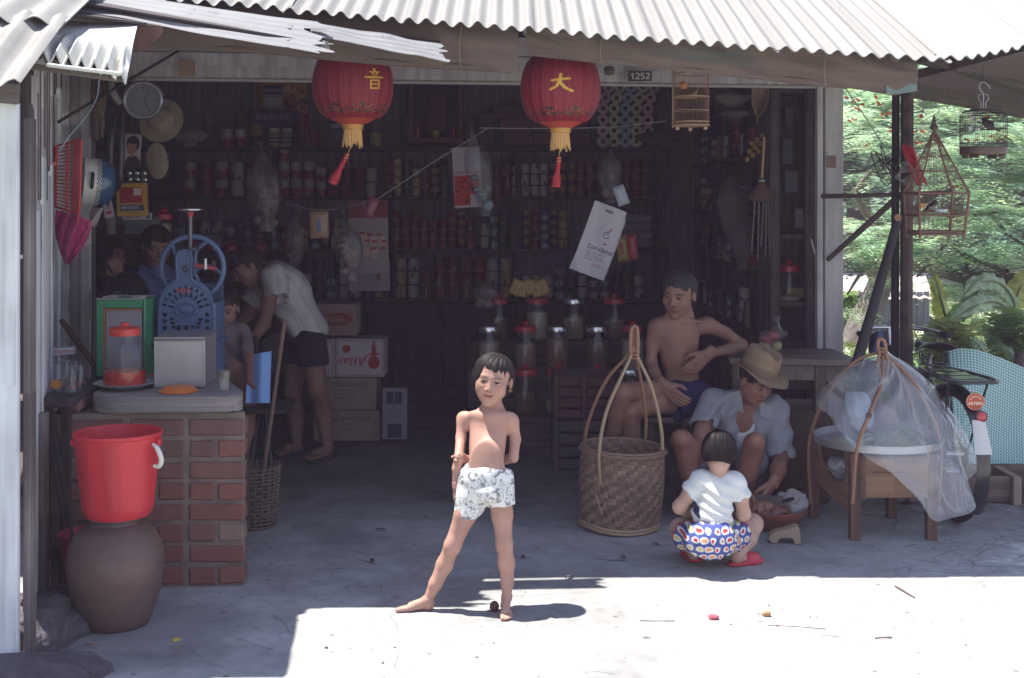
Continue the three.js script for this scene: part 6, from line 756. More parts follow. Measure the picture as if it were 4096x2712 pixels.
{
const who = thing('person', 'toddler in white shirt and blue dotted shorts squatting with back turned', 'person', onGround(1655, 1308));
const skin = skinTone([0.46, 0.30, 0.23]), D = 5.66, b = new Field();
const f = frame(A(1663, 1046, D), rotM(Math.PI - 0.25, 0.42, 0.05), 0.178);
const pel = A(1644, 1238, 5.62), che = A(1656, 1138, 5.66), hipR = A(1678, 1248, 5.68), kneeR = A(1741, 1212, 5.86), ankR = A(1704, 1286, 5.72), kneeL = A(1573, 1222, 5.86), ankL = A(1604, 1278, 5.78);
b.limb([hipR, kneeR], [0.068, 0.045], 0.02).limb([kneeR, A(1728, 1246, 5.79), ankR], [0.043, 0.042, 0.026], 0.02).limb([A(1610, 1248, 5.68), kneeL], [0.068, 0.045], 0.02).limb([kneeL, ankL], [0.043, 0.026], 0.02); b.ell(pel, [0.09, 0.08, 0.08], 0.02); b.cap(pel, che, 0.07, 0.06, 0.02).cap(che, A(1661, 1092, D), 0.05, 0.04, 0.05);
const shL = A(1618, 1112, D), shR = A(1699, 1116, D), eL = A(1572, 1172, 5.7), eR = A(1719, 1188, 5.7), wL = A(1606, 1198, 5.86), wR = A(1700, 1200, 5.86);
b.join(new Field().limb([shL, A(1597, 1140, 5.66), eL], [0.034, 0.032, 0.03], 0.02).limb([eL, wL], [0.03, 0.022], 0.02), shL, 0.05).join(new Field().limb([shR, A(1713, 1150, 5.66), eR], [0.034, 0.032, 0.03], 0.02).limb([eR, wR], [0.03, 0.022], 0.02), shR, 0.05);
const hands = new Field(); handField(hands, wL, V(1, -0.3, -0.5), V(0, 1, -0.2), 0.085); const hands2 = new Field(); handField(hands2, wR, V(-0.5, -0.4, -0.8), V(0, 1, 0), 0.085);
const feet = new Field(); footField(feet, A(1700, 1308, 5.73).setY(0.012), V(0.75, 0, -0.35), V(-0.3, 0, -1), 0.125, ankR, 0.026); footField(feet, A(1606, 1298, 5.8).setY(0.012), V(-0.15, 0, -1), V(1, 0, 0), 0.125, ankL, 0.026);
const hd = headField(f, true, { neck: A(1662, 1098, 5.68) });
bodyOf(who, [b.mesh(0.0065, skin), hd.mesh(0.005, headColor(f, skin)), hands.mesh(0.0035, skin), hands2.mesh(0.0035, skin), feet.mesh(0.0045, skin)]);
part(who, 'hair', hairField(f, { bob: -0.02, nape: 1, low: -0.26, lt: -0.1, cover: 1, w: 1.08, part: 0, rag: 0.4 }).mesh(0.004, hairColor(f, [0.011, 0.008, 0.008])), vertexHair, { world: true });
const sh = new Field(); torso(sh, A(1646, 1196, 5.635), A(1655, 1134, 5.655), V(1, 0.02, 0), 0.09, 0.082, 0.072, 0.04); sh.cap(A(1624, 1110, D), A(1697, 1112, D), 0.037, 0.037, 0.05);
const slv = (s, m, e) => { const q = new Field().limb([s, m, m.clone().lerp(e, 0.25)], [0.042, 0.044, 0.044], 0.02); q.cut(m.clone().lerp(e, 0.12), s.clone().sub(m)); q.cap(m, e, 0.036, 0.036, 0.003, -1); return q; };
sh.join(slv(shL, A(1597, 1140, 5.66), eL), shL, 0.06).join(slv(shR, A(1713, 1146, 5.66), eR), shR, 0.06); sh.ell(A(1662, 1084, D), [0.042, 0.024, 0.05], 0.01, null, -1); sh.cut(A(1645, 1216, 5.6), V(0.05, 1, 0));
sh.post = (d, x, y, z) => d + 0.004 * Math.sin(y * 130 + x * 70 + 6 * vn3(x * 9, y * 9, z * 9)) * sstep(0.48, 0.36, y);
const navy = [0.025, 0.028, 0.08], m1 = A(1597, 1140, 5.66), m2 = A(1713, 1146, 5.66);
clothOf(who, 'shirt', sh, 0.0045, (x, y, z) => { const p = V(x, y, z), t1 = p.clone().sub(m1).dot(eL.clone().sub(m1).normalize()), t2 = p.clone().sub(m2).dot(eR.clone().sub(m2).normalize()), out = p.x < m1.x + 0.03 ? t1 : p.x > m2.x - 0.03 ? t2 : -1; return out > -0.004 && out < 0.03 ? navy : [0.60, 0.62, 0.60]; });
const st = new Field(); st.ell(A(1643, 1246, 5.6), [0.113, 0.088, 0.1], 0.02); st.limb([A(1672, 1246, 5.68), A(1700, 1236, 5.74)], [0.076, 0.07], 0.03).limb([A(1614, 1246, 5.68), A(1592, 1240, 5.74)], [0.076, 0.07], 0.03); st.cut(A(1640, 1208, 5.58), V(0, -1, 0.15)); st.cut(A(1600, 1240, 5.74), V(0, 0, 1)); st.post = (d, x, y, z) => d + 0.003 * Math.sin(x * 120 + y * 60);
clothOf(who, 'shorts', st, 0.0036, (x, y, z, N) => { const edge = z < -5.722; if (edge) return [0.5, 0.03, 0.05]; const X = x * 24 + N.x * 0.4, Y = y * 27, j = Math.floor(Y), i = Math.floor(X + (j & 1) * 0.5), cx = X + (j & 1) * 0.5 - i - 0.5, cy = Y - j - 0.5, r = Math.hypot(cx * 1.15, cy * 1.25), h = hash(i, j, 2); if (r < 0.27) return h < 0.4 ? [0.52, 0.05, 0.06] : h < 0.75 ? [0.60, 0.30, 0.14] : [0.60, 0.50, 0.16]; return r < 0.47 ? [0.66, 0.66, 0.64] : [0.075, 0.095, 0.27]; });
const red = M([0.48, 0.04, 0.055], 0.45); for (const [o, d, a] of [[A(1700, 1309, 5.73), V(0.75, 0, -0.35), ankR], [A(1606, 1299, 5.8), V(-0.15, 0, -1), ankL]]) { const q = new Field(), P = o.clone().setY(0.012), z = d.clone().normalize(), c = (t, h) => P.clone().addScaledVector(z, t).setY(h); q.cap(c(0.0, 0.012), c(0.11, 0.012), 0.034, 0.036, 0.02); q.cut(V(0, 0.002, 0), V(0, 1, 0)); q.cut(V(0, 0.02, 0), V(0, -1, 0)); q.cap(c(0.075, 0.02), c(0.1, 0.018), 0.035, 0.032, 0.01); part(who, 'sandal', q.mesh(0.004, () => [1, 1, 1]), red, { world: true }); }
}
{
const who = thing('person', 'squatting man in a tan hat and open grey shirt, working over a basin', 'person', [1.15, 0, -6.7]);
const skin = skinTone([0.24, 0.12, 0.085]), b = new Field(), f = frame(A(1748, 884, 6.62), rotM(0.5, 0.42, -0.1), 0.225);
const che = A(1722, 985, 6.78), pel = A(1700, 1128, 6.92), sL = A(1645, 925, 6.78), sR = A(1795, 945, 6.74), neck = A(1733, 925, 6.74);
torso(b, pel, che, V(1, -0.1, 0.1), 0.13, 0.132, 0.085, 0.05); b.cap(sL.clone().lerp(sR, 0.15), sR.clone().lerp(sL, 0.15), 0.036, 0.036, 0.06);
const eL = A(1622, 1010, 6.62), wL = A(1700, 1128, 6.35), eR = A(1806, 1055, 6.66), wR = A(1790, 1118, 6.42);
b.join(new Field().limb([sL, eL], [0.055, 0.042], 0.03).limb([eL, wL], [0.04, 0.028], 0.03), sL, 0.09).join(new Field().limb([sR, A(1808, 1000, 6.72), eR], [0.055, 0.048, 0.04], 0.03).limb([eR, A(1800, 1085, 6.53), wR], [0.04, 0.038, 0.028], 0.03), sR, 0.09);
const kL = A(1576, 1018, 6.5), aL = A(1612, 1168, 6.6), kR = A(1744, 1026, 6.42), aR = A(1728, 1170, 6.55);
b.join(new Field().limb([A(1665, 1125, 6.85), kL], [0.078, 0.054], 0.02).limb([kL, A(1592, 1085, 6.56), aL], [0.05, 0.05, 0.032], 0.015).ell(A(1572, 1014, 6.46), [0.042, 0.044, 0.04], 0.02), A(1665, 1125, 6.85), 0.1).join(new Field().limb([A(1722, 1128, 6.85), kR], [0.078, 0.053], 0.02).limb([kR, A(1728, 1095, 6.5), aR], [0.05, 0.05, 0.032], 0.015).ell(A(1748, 1020, 6.38), [0.041, 0.044, 0.038], 0.02), A(1722, 1128, 6.85), 0.1);
const hs = new Field(), o = A(1788, 1116, 6.42); o.palm = V(-0.6, -0.3, 0.6); handField(hs, o, V(-0.55, -0.75, 0.3), V(-0.3, 0.6, 0.7), 0.175, [0.55, 0.6, 0.65, 0.7]); const hs2 = new Field(), o2 = wL.clone(); o2.palm = V(0, -1, 0); handField(hs2, o2, V(0.6, -0.7, 0.2), V(0.6, 0.5, 0.5), 0.175, [0.5, 0.5, 0.55, 0.6]);
const ft = new Field(); footField(ft, A(1618, 1188, 6.68).setY(0.003), V(-0.2, 0, 1), V(1, 0, 0.2), 0.25, aL, 0.036); footField(ft, A(1728, 1188, 6.62).setY(0.003), V(0.1, 0, 1), V(-1, 0, 0), 0.25, aR, 0.036);
const hd = headField(f, false, { neck });
bodyOf(who, [b.mesh(0.009, skin), hd.mesh(0.0042, headColor(f, skin, { squint: 0.012 })), hs.mesh(0.0042, skin), hs2.mesh(0.0042, skin), ft.mesh(0.0065, skin)]);
part(who, 'hair', hairField(f, { low: -0.18, lt: 0.2, w: 0.98 }).mesh(0.006, hairColor(f, [0.02, 0.017, 0.017])), vertexHair, { world: true });
const hf = frame(f.P(0.0, 0.27, -0.05), rotM(0.5, 0.3, -0.2), 1), hatM = M(W1, 0.9, { map: tex(128, 128, (u, v) => { const k = 0.7 + 0.5 * fbm(u * 6, v * 6, 4, 6, 301); return [0.235 * k, 0.16 * k, 0.095 * k]; }), bumpMap: roughBump, bumpScale: 0.003 });
const P = (x, y, z) => hf.P(x, y, z), hat = part(who, 'hat_crown', sheet((u, v) => { const a = u * Math.PI * 2, t = v, r = t < 0.75 ? lerp(0.098, 0.086, t / 0.75) : 0.086 * Math.sqrt(Math.max(0, 1 - ((t - 0.75) / 0.25) ** 2)), y = t < 0.75 ? t / 0.75 * 0.108 : 0.108 + 0.02 * Math.sin((t - 0.75) / 0.25 * 1.57), dent = 0.045 * Math.exp(-((Math.cos(a) * r) ** 2) / 0.0009) * sstep(0.6, 1, t) * (0.6 + 0.4 * Math.sin(a)); return P(Math.cos(a) * r * 0.92, y - dent, Math.sin(a) * r * 1.14); }, 48, 24), hatM, { world: true });
part(who, 'hat_brim', sheet((u, v) => { const a = u * Math.PI * 2, r = lerp(0.096, 0.158, v), droop = Math.cos(a) ** 2 * 0.028 * v - 0.012 * v * Math.max(0, Math.sin(a)) - 0.01 * v + 0.005 * Math.sin(a * 5) * v; return P(Math.cos(a) * r * 0.94, droop, Math.sin(a) * r * 1.12); }, 60, 10, 0.004), hatM, { world: true });
part(who, 'hat_band', sheet((u, v) => { const a = u * Math.PI * 2; return P(Math.cos(a) * 0.0925, 0.004 + v * 0.022, Math.sin(a) * 0.1145); }, 40, 2, 0.002), M([0.16, 0.105, 0.06], 0.9), { world: true });
const u1 = new Field(); torso(u1, pel, che, V(1, -0.1, 0.1), 0.138, 0.14, 0.093, 0.05); u1.ell(A(1722, 968, 6.62), [0.07, 0.125, 0.11], 0.02, rotM(0, 0, -0.1), -1); clothOf(who, 'undershirt', u1, 0.008, flat([0.48, 0.48, 0.5]));
const s = new Field(); torso(s, pel.clone().add(V(0, 0.04, 0)), che, V(1, -0.1, 0.1), 0.158, 0.163, 0.116, 0.04); s.cap(sL.clone().lerp(sR, 0.1), sR.clone().lerp(sL, 0.1), 0.056, 0.056, 0.06);
const sv = (a, m, e) => { const q = new Field().limb([a, m], [0.064, 0.074], 0.015); q.cut(m.clone(), a.clone().sub(m)); q.cap(m.clone().lerp(e, 0.06), e, 0.066, 0.066, 0.004, -1); return q; };
s.join(sv(sL, A(1626, 990, 6.66), eL), sL, 0.1).join(sv(sR, A(1806, 1062, 6.66), eR.clone().add(V(0, -0.1, 0.06))), sR, 0.1);
s.cap(A(1731, 905, 6.6), A(1712, 1110, 6.62), 0.075, 0.115, 0.02, -1); s.ell(neck.clone().add(V(0, 0.045, 0.02)), [0.075, 0.06, 0.085], 0.02, null, -1); s.cut(A(1700, 1112, 6.8), V(0, 1, 0));
s.post = (d, x, y, z) => d + 0.007 * Math.sin(x * 45 - y * 60 + 7 * vn3(x * 5, y * 5, z * 5)) * (0.3 + vn3(x * 7, y * 7, z * 7));
const shirtC = flat([0.25, 0.255, 0.275], 0.2); clothOf(who, 'shirt', s, 0.008, shirtC);
for (const q of [0, 1]) part(who, 'collar', sheet((a, c) => q ? A(lerp(1752, 1796, c) + a * 8, lerp(924, 948, c) + lerp(0, 40, a) * (1 - c * 0.4), 6.63 + c * 0.05 + a * 0.01) : A(lerp(1714, 1680, c) + a * 6, lerp(902, 910, c) + lerp(0, 52, a) * (1 - c * 0.4), 6.64 + c * 0.06 + a * 0.01), 8, 6, 0.004), M([0.27, 0.275, 0.295], 0.95), { world: true });
const t = new Field(); t.ell(pel, [0.165, 0.1, 0.12], 0.03); t.limb([A(1665, 1125, 6.85), A(1610, 1062, 6.64)], [0.1, 0.09], 0.03).limb([A(1722, 1128, 6.85), A(1738, 1070, 6.6)], [0.1, 0.088], 0.03); t.cap(A(1640, 1092, 6.75), kL, 0.075, 0.068, 0.004, -1); clothOf(who, 'shorts', t, 0.008, flat([0.12, 0.13, 0.15]));
}
{
const who = thing('person', 'bare-chested man in navy shorts sitting with his elbow on the table', 'person', [0.9, 0, -7]);
const skin = skinTone([0.21, 0.115, 0.082]), b = new Field(), D = 6.9, f = frame(A(1570, 682, 6.84), rotM(-0.5, 0.2, -0.1), 0.242);
const che = A(1568, 782, D), pel = A(1578, 905, 6.98), sL = A(1516, 757, D), sR = A(1640, 752, 6.95), neck = A(1580, 735, 6.9);
torso(b, pel, che, V(1, 0.03, -0.12), 0.10, 0.112, 0.07, 0.05); b.cap(sL.clone().lerp(sR, 0.12), sR.clone().lerp(sL, 0.12), 0.03, 0.03, 0.06);
for (const [x, y, X, Y] of [[1578, 741, 1525, 748], [1582, 741, 1632, 744]]) b.cap(A(x, y, 6.84), A(X, Y, 6.86), 0.007, 0.007, 0.03); b.cap(A(1570, 800, 6.79), A(1578, 880, 6.81), 0.003, 0.003, 0.05, -1);
const eR = A(1716, 797, 7.05), wR = A(1640, 818, 6.82), eL = A(1506, 838, 6.9), wL = A(1532, 890, 6.74);
b.join(new Field().limb([sR, A(1676, 770, 7), eR], [0.043, 0.034, 0.03], 0.015).limb([eR, A(1690, 806, 6.95), wR], [0.03, 0.031, 0.022], 0.015), sR, 0.1, 0.06).join(new Field().limb([sL, A(1508, 796, 6.9), eL], [0.042, 0.034, 0.029], 0.015).limb([eL, A(1512, 860, 6.84), wL], [0.029, 0.031, 0.022], 0.015), sL, 0.1, 0.06);
const kR = A(1440, 906, 6.55), kL = A(1462, 948, 6.62), aR = A(1408, 1050, 6.72), aL = A(1452, 1108, 6.72);
b.join(new Field().limb([A(1560, 912, 6.95), A(1500, 905, 6.72), kR], [0.074, 0.058, 0.046], 0.015).limb([kR, A(1428, 955, 6.62), aR], [0.044, 0.046, 0.03], 0.015), A(1560, 912, 6.95), 0.12).join(new Field().limb([A(1590, 925, 6.95), A(1520, 932, 6.75), kL], [0.074, 0.058, 0.046], 0.015).limb([kL, A(1460, 1010, 6.68), aL], [0.044, 0.046, 0.03], 0.015), A(1590, 925, 6.95), 0.12);
const h1 = new Field(), o = wR.clone(); o.palm = V(-0.1, 0, -1); handField(h1, o, V(-0.75, -0.65, 0.05), V(-0.6, 0.6, 0.3), 0.18, [0.12, 0.16, 0.2, 0.25]); const h2 = new Field(), o2 = wL.clone(); o2.palm = V(0, -1, -0.2); handField(h2, o2, V(0.62, -0.55, 0.4), V(0.6, 0.5, 0.5), 0.18, [0.25, 0.3, 0.3, 0.35]);
const ft = new Field(); footField(ft, V(aL.x, 0.003, aL.z - 0.05), V(-0.3, 0, 1), V(-1, 0, -0.3), 0.25, aL, 0.036); footField(ft, V(aR.x, aR.y - 0.1, aR.z - 0.04), V(-0.5, -0.1, 1), V(1, 0, 0.5), 0.25, aR, 0.036);
bodyOf(who, [b.mesh(0.009, skin), headField(f, false, { neck }).mesh(0.0042, headColor(f, skin, { squint: 0.014 })), h1.mesh(0.0042, skin), h2.mesh(0.0042, skin), ft.mesh(0.007, skin)]);
part(who, 'hair', hairField(f, { low: -0.16, lt: 0.25, fy: -0.16, fh: 0.44, part: -0.15 }).mesh(0.0055, hairColor(f, [0.03, 0.028, 0.03])), vertexHair, { world: true });
const s = new Field(); s.ell(A(1580, 915, 6.97), [0.15, 0.11, 0.125], 0.02); s.limb([A(1562, 914, 6.95), A(1520, 908, 6.78)], [0.102, 0.094], 0.04).limb([A(1590, 927, 6.95), A(1540, 934, 6.79)], [0.104, 0.098], 0.04); s.cut(A(1578, 880, 6.9), V(0, -1, 0)); s.cut(A(1545, 915, 6.84), V(0.8, 0, -0.55)); s.post = (d, x, y, z) => d + 0.006 * Math.sin(x * 60 + y * 50 + z * 40);
clothOf(who, 'shorts', s, 0.009, flat([0.022, 0.025, 0.085], 0.3));
}
{
const who = thing('person', 'man in pale striped shirt and black shorts bending forward behind the counter', 'person', [-1.2, 0, -8.1]);
const skin = skinTone([0.20, 0.11, 0.08]), b = new Field(), f = frame(A(572, 618, 7.95), rotM(-1.0, 0.62, 0.1), 0.235);
const pel = A(708, 772, 8.12), che = A(660, 668, 8.08), sN = A(634, 640, 7.92), sF = A(618, 640, 8.26), neck = A(612, 632, 8.06), lat = V(0.1, 0.05, 1);
torso(b, pel, che, lat, 0.14, 0.15, 0.1, 0.06); b.cap(che, neck, 0.08, 0.055, 0.05);
const eN = A(610, 748, 7.75), wN = A(578, 792, 7.62), eF = A(574, 726, 8.2), wF = A(530, 770, 7.8);
b.limb([sN, eN], [0.052, 0.04], 0.02).limb([eN, wN], [0.04, 0.028], 0.02).limb([sF, eF], [0.052, 0.04], 0.02).limb([eF, wF], [0.04, 0.028], 0.02);
const kN = A(734, 900, 8.0), aN = A(757, 1036, 8.05), kF = A(676, 905, 8.2), aF = A(686, 1032, 8.22);
b.limb([A(716, 792, 8.03), kN], [0.088, 0.058], 0.02).limb([kN, A(748, 960, 8.08), aN], [0.055, 0.055, 0.035], 0.02).limb([A(688, 796, 8.22), kF], [0.088, 0.058], 0.02).limb([kF, A(684, 960, 8.26), aF], [0.055, 0.055, 0.035], 0.02);
const hs = new Field(), o = wN.clone(); o.palm = V(0, -1, 0); handField(hs, o, V(-0.9, -0.2, 0.3), V(0, 0.2, -1), 0.18); const h2 = new Field(), o2 = wF.clone(); o2.palm = V(0, -1, 0); handField(h2, o2, V(-0.6, -0.4, 0.5), V(0, 0, -1), 0.18);
const ft = new Field(); footField(ft, A(766, 1052, 8.14).setY(0.02), V(-0.45, 0, 1), V(-1, 0, -0.4), 0.25, aN, 0.035); footField(ft, A(692, 1046, 8.3).setY(0.02), V(-0.5, 0, 1), V(1, 0, 0.4), 0.25, aF, 0.035);
bodyOf(who, [b.mesh(0.01, skin), headField(f, false, { neck }).mesh(0.0048, headColor(f, skin, { squint: 0.014 })), hs.mesh(0.005, skin), h2.mesh(0.005, skin), ft.mesh(0.008, skin)]);
part(who, 'hair', hairField(f, { low: -0.2, lt: 0.3, nape: 1, w: 1.05, rag: 1.3 }).mesh(0.0065, hairColor(f)), vertexHair, { world: true });
const s = new Field(); torso(s, A(712, 768, 8.12), A(664, 672, 8.08), lat, 0.168, 0.172, 0.14, 0.06); s.cap(sN.clone().lerp(sF, 0.1), sF.clone().lerp(sN, 0.1), 0.07, 0.07, 0.08).cap(A(665, 675, 8.08), A(626, 628, 8.07), 0.1, 0.062, 0.05); s.ell(A(600, 626, 8.06), [0.06, 0.07, 0.075], 0.01, null, -1);
const sv = (a, m, e) => { const q = new Field().limb([a, m], [0.074, 0.084], 0.02); q.cut(m, a.clone().sub(m)); q.cap(m, e, 0.06, 0.06, 0.004, -1); return q; }; s.join(sv(sN, A(640, 692, 7.84), eN), sN, 0.12).join(sv(sF, A(582, 706, 8.22), eF), sF, 0.12);
s.cut(A(716, 790, 8.1), V(-0.42, 1, 0)); s.cap(A(700, 800, 8.1), A(690, 850, 8.1), 0.13, 0.14, 0.004, -1); s.post = (d, x, y, z) => d + 0.006 * Math.sin(y * 38 + x * 40 + 6 * vn3(x * 4, y * 4, z * 4));
clothOf(who, 'shirt', s, 0.0085, (x, y, z) => { const q = Math.abs(Math.sin((x * 0.9 + y * 0.43 + z * 0.25) * 95)); const k = 0.92 + 0.1 * vn3(x * 30, y * 30, z * 30); return (q < 0.25 ? [0.38, 0.33, 0.34] : [0.48, 0.45, 0.46]).map((c) => c * k); });
const t = new Field(); t.ell(pel, [0.13, 0.12, 0.155], 0.02); t.limb([A(716, 792, 8.03), A(726, 852, 8.0)], [0.105, 0.098], 0.03).limb([A(688, 796, 8.22), A(680, 848, 8.2)], [0.105, 0.098], 0.03); t.cut(A(710, 840, 8.1), V(-0.05, 1, 0)); clothOf(who, 'shorts', t, 0.009, flat([0.016, 0.015, 0.02], 0.3));
for (const [p, d] of [[A(766, 1056, 8.14), V(-0.45, 0, 1)], [A(692, 1050, 8.3), V(-0.5, 0, 1)]]) { const z = d.normalize(), q = new Field(), c = (k, h) => p.clone().addScaledVector(z, k).setY(h); q.cap(c(0, 0.012), c(0.2, 0.012), 0.042, 0.05, 0.02); q.cut(V(0, 0.022, 0), V(0, -1, 0)); q.cut(V(0, 0.002, 0), V(0, 1, 0)); part(who, 'sandal', q.mesh(0.007, () => [1, 1, 1]), M([0.02, 0.018, 0.02], 0.7), { world: true }); const x = V(z.z, 0, -z.x); part(who, 'strap', tube([c(0.1, 0.02).addScaledVector(x, 0.05), c(0.12, 0.065), c(0.1, 0.02).addScaledVector(x, -0.05)], 0.008, 10, 6), M([0.02, 0.018, 0.02], 0.7), { world: true }); }
}
// ---------------------------------------------------------- people half hidden behind the counter
function halfHidden(label, skinC, headPx, yaw, pitch, H, child, hairO, pts, cloth, color, d, extra) {
const who = thing('person', label, 'person', at(headPx[0], 0, d).setY(0)), skin = skinTone(skinC), f = frame(A(headPx[0], headPx[1], headPx[2] ?? d), rotM(yaw, pitch, 0), H), b = new Field();
const [neck, sL, sR, eL, wL, eR, wR, hip] = pts.map((p) => A(p[0], p[1], p[2] ?? d)), ar = child ? 0.026 : 0.04;
b.cap(neck, hip, 0.06, 0.1, 0.05).cap(sL, sR, ar * 1.3, ar * 1.3, 0.05).limb([sL, eL, wL], [ar * 1.25, ar, ar * 0.75], 0.02).limb([sR, eR, wR], [ar * 1.25, ar, ar * 0.75], 0.02);
for (const q of [-1, 1]) b.limb([hip.clone().add(V(q * 0.06, 0, 0)), hip.clone().add(V(q * 0.07, -hip.y * 0.5, 0.02)), V(hip.x + q * 0.07, 0.03, hip.z)], [0.07, 0.05, 0.035], 0.03);
const hs = new Field(); handField(hs, wL, wL.clone().sub(eL).setX((wL.x - eL.x) * 0.6), V(0.3, 0.2, 1), child ? 0.12 : 0.17, [0.3, 0.35, 0.4, 0.4]); const h2 = new Field(); handField(h2, wR, wR.clone().sub(eR), V(-0.3, 0.2, 1), child ? 0.12 : 0.17, [0.3, 0.35, 0.4, 0.4]);
const ft = new Field(); for (const q of [-1, 1]) footField(ft, V(hip.x + q * 0.07, 0.002, hip.z - 0.03), V(q * 0.1, 0, 1), V(-q, 0, 0), child ? 0.18 : 0.24, V(hip.x + q * 0.07, 0.07, hip.z), 0.034);
bodyOf(who, [b.mesh(0.011, skin), headField(f, child, { neck }).mesh(0.0055, headColor(f, skin, { squint: 0.022, child })), hs.mesh(0.005, skin), h2.mesh(0.005, skin), ft.mesh(0.009, skin)]);
part(who, 'hair', hairField(f, hairO).mesh(0.0065, hairColor(f)), vertexHair, { world: true });
const s = new Field(); s.cap(neck.clone().lerp(hip, 0.12), hip, 0.085, child ? 0.1 : 0.13, 0.05).cap(sL, sR, ar * 1.7, ar * 1.7, 0.06).cap(sL, sL.clone().lerp(eL, 0.65), ar * 1.7, ar * 1.6, 0.04).cap(sR, sR.clone().lerp(eR, 0.65), ar * 1.7, ar * 1.6, 0.04); s.cut(hip.clone().add(V(0, -0.02, 0)), V(0, 1, 0)); s.post = (q, x, y, z) => q + 0.006 * Math.sin(x * 60 + y * 45 + z * 30);
clothOf(who, cloth, s, 0.01, color); if (extra) extra(who, hip);
const t = new Field(); for (const q of [-1, 1]) t.cap(hip.clone().add(V(q * 0.04, 0, 0)), hip.clone().add(V(q * 0.06, child ? -0.1 : -0.2, 0)), child ? 0.07 : 0.1, child ? 0.065 : 0.09, 0.03); return [who, t];
}
{
const [a, ta] = halfHidden('boy with a fringe peering out between the blue machine and the bending man', [0.24, 0.13, 0.10], [520, 716], 0.1, 0.12, 0.195, true, { fy: -0.22, fh: 0.40, low: -0.2, lt: 0.2, rag: 0.6, w: 1.05 }, [[524, 762], [498, 778], [556, 774], [492, 826], [500, 880], [574, 826, 6.85], [577, 872, 6.7], [540, 838]], 'shirt', flat([0.14, 0.115, 0.12], 0.2), 7.0);
clothOf(a, 'shorts', ta, 0.01, flat([0.30, 0.02, 0.03], 0.2));
const [p, tp] = halfHidden('woman in a dark plaid blouse in profile at the far left of the shop', [0.24, 0.13, 0.10], [254, 592], 1.15, 0.1, 0.23, false, { bob: -0.05, nape: 1, low: -0.5, fy: -0.2, cover: 1, w: 1.05 }, [[248, 650], [212, 668], [282, 664], [205, 740], [225, 800], [292, 700], [276, 640, 7.5], [245, 800]], 'blouse', (x, y, z) => { const g = (Math.floor(x * 55) + Math.floor(y * 55)) & 1; return g ? [0.10, 0.05, 0.09] : [0.04, 0.03, 0.06]; }, 7.7); clothOf(p, 'skirt', tp, 0.012, flat([0.03, 0.03, 0.05]));
const [q, tq] = halfHidden('person in a shiny pale blue shirt standing behind the blue wheel', [0.20, 0.11, 0.08], [362, 570], 0.5, 0.3, 0.23, false, { low: -0.25, nape: 1 }, [[362, 624], [322, 648], [402, 648], [312, 722], [340, 770], [412, 722], [400, 770], [362, 790]], 'shirt', flat([0.085, 0.11, 0.21], 0.4), 7.5); clothOf(q, 'trousers', tq, 0.012, flat([0.03, 0.03, 0.04]));
const [h, th] = halfHidden('child with thick black bobbed hair seen from behind over the green tin', [0.24, 0.13, 0.10], [295, 684], 2.9, 0.1, 0.225, true, { bob: -0.1, nape: 1, low: -0.42, cover: 1, w: 1.15, rag: 0.3 }, [[298, 742], [258, 760], [338, 760], [246, 820], [260, 870], [346, 820], [330, 870], [298, 850]], 'shirt', flat([0.05, 0.035, 0.035], 0.3), 6.7); clothOf(h, 'shorts', th, 0.012, flat([0.03, 0.03, 0.04]));
}
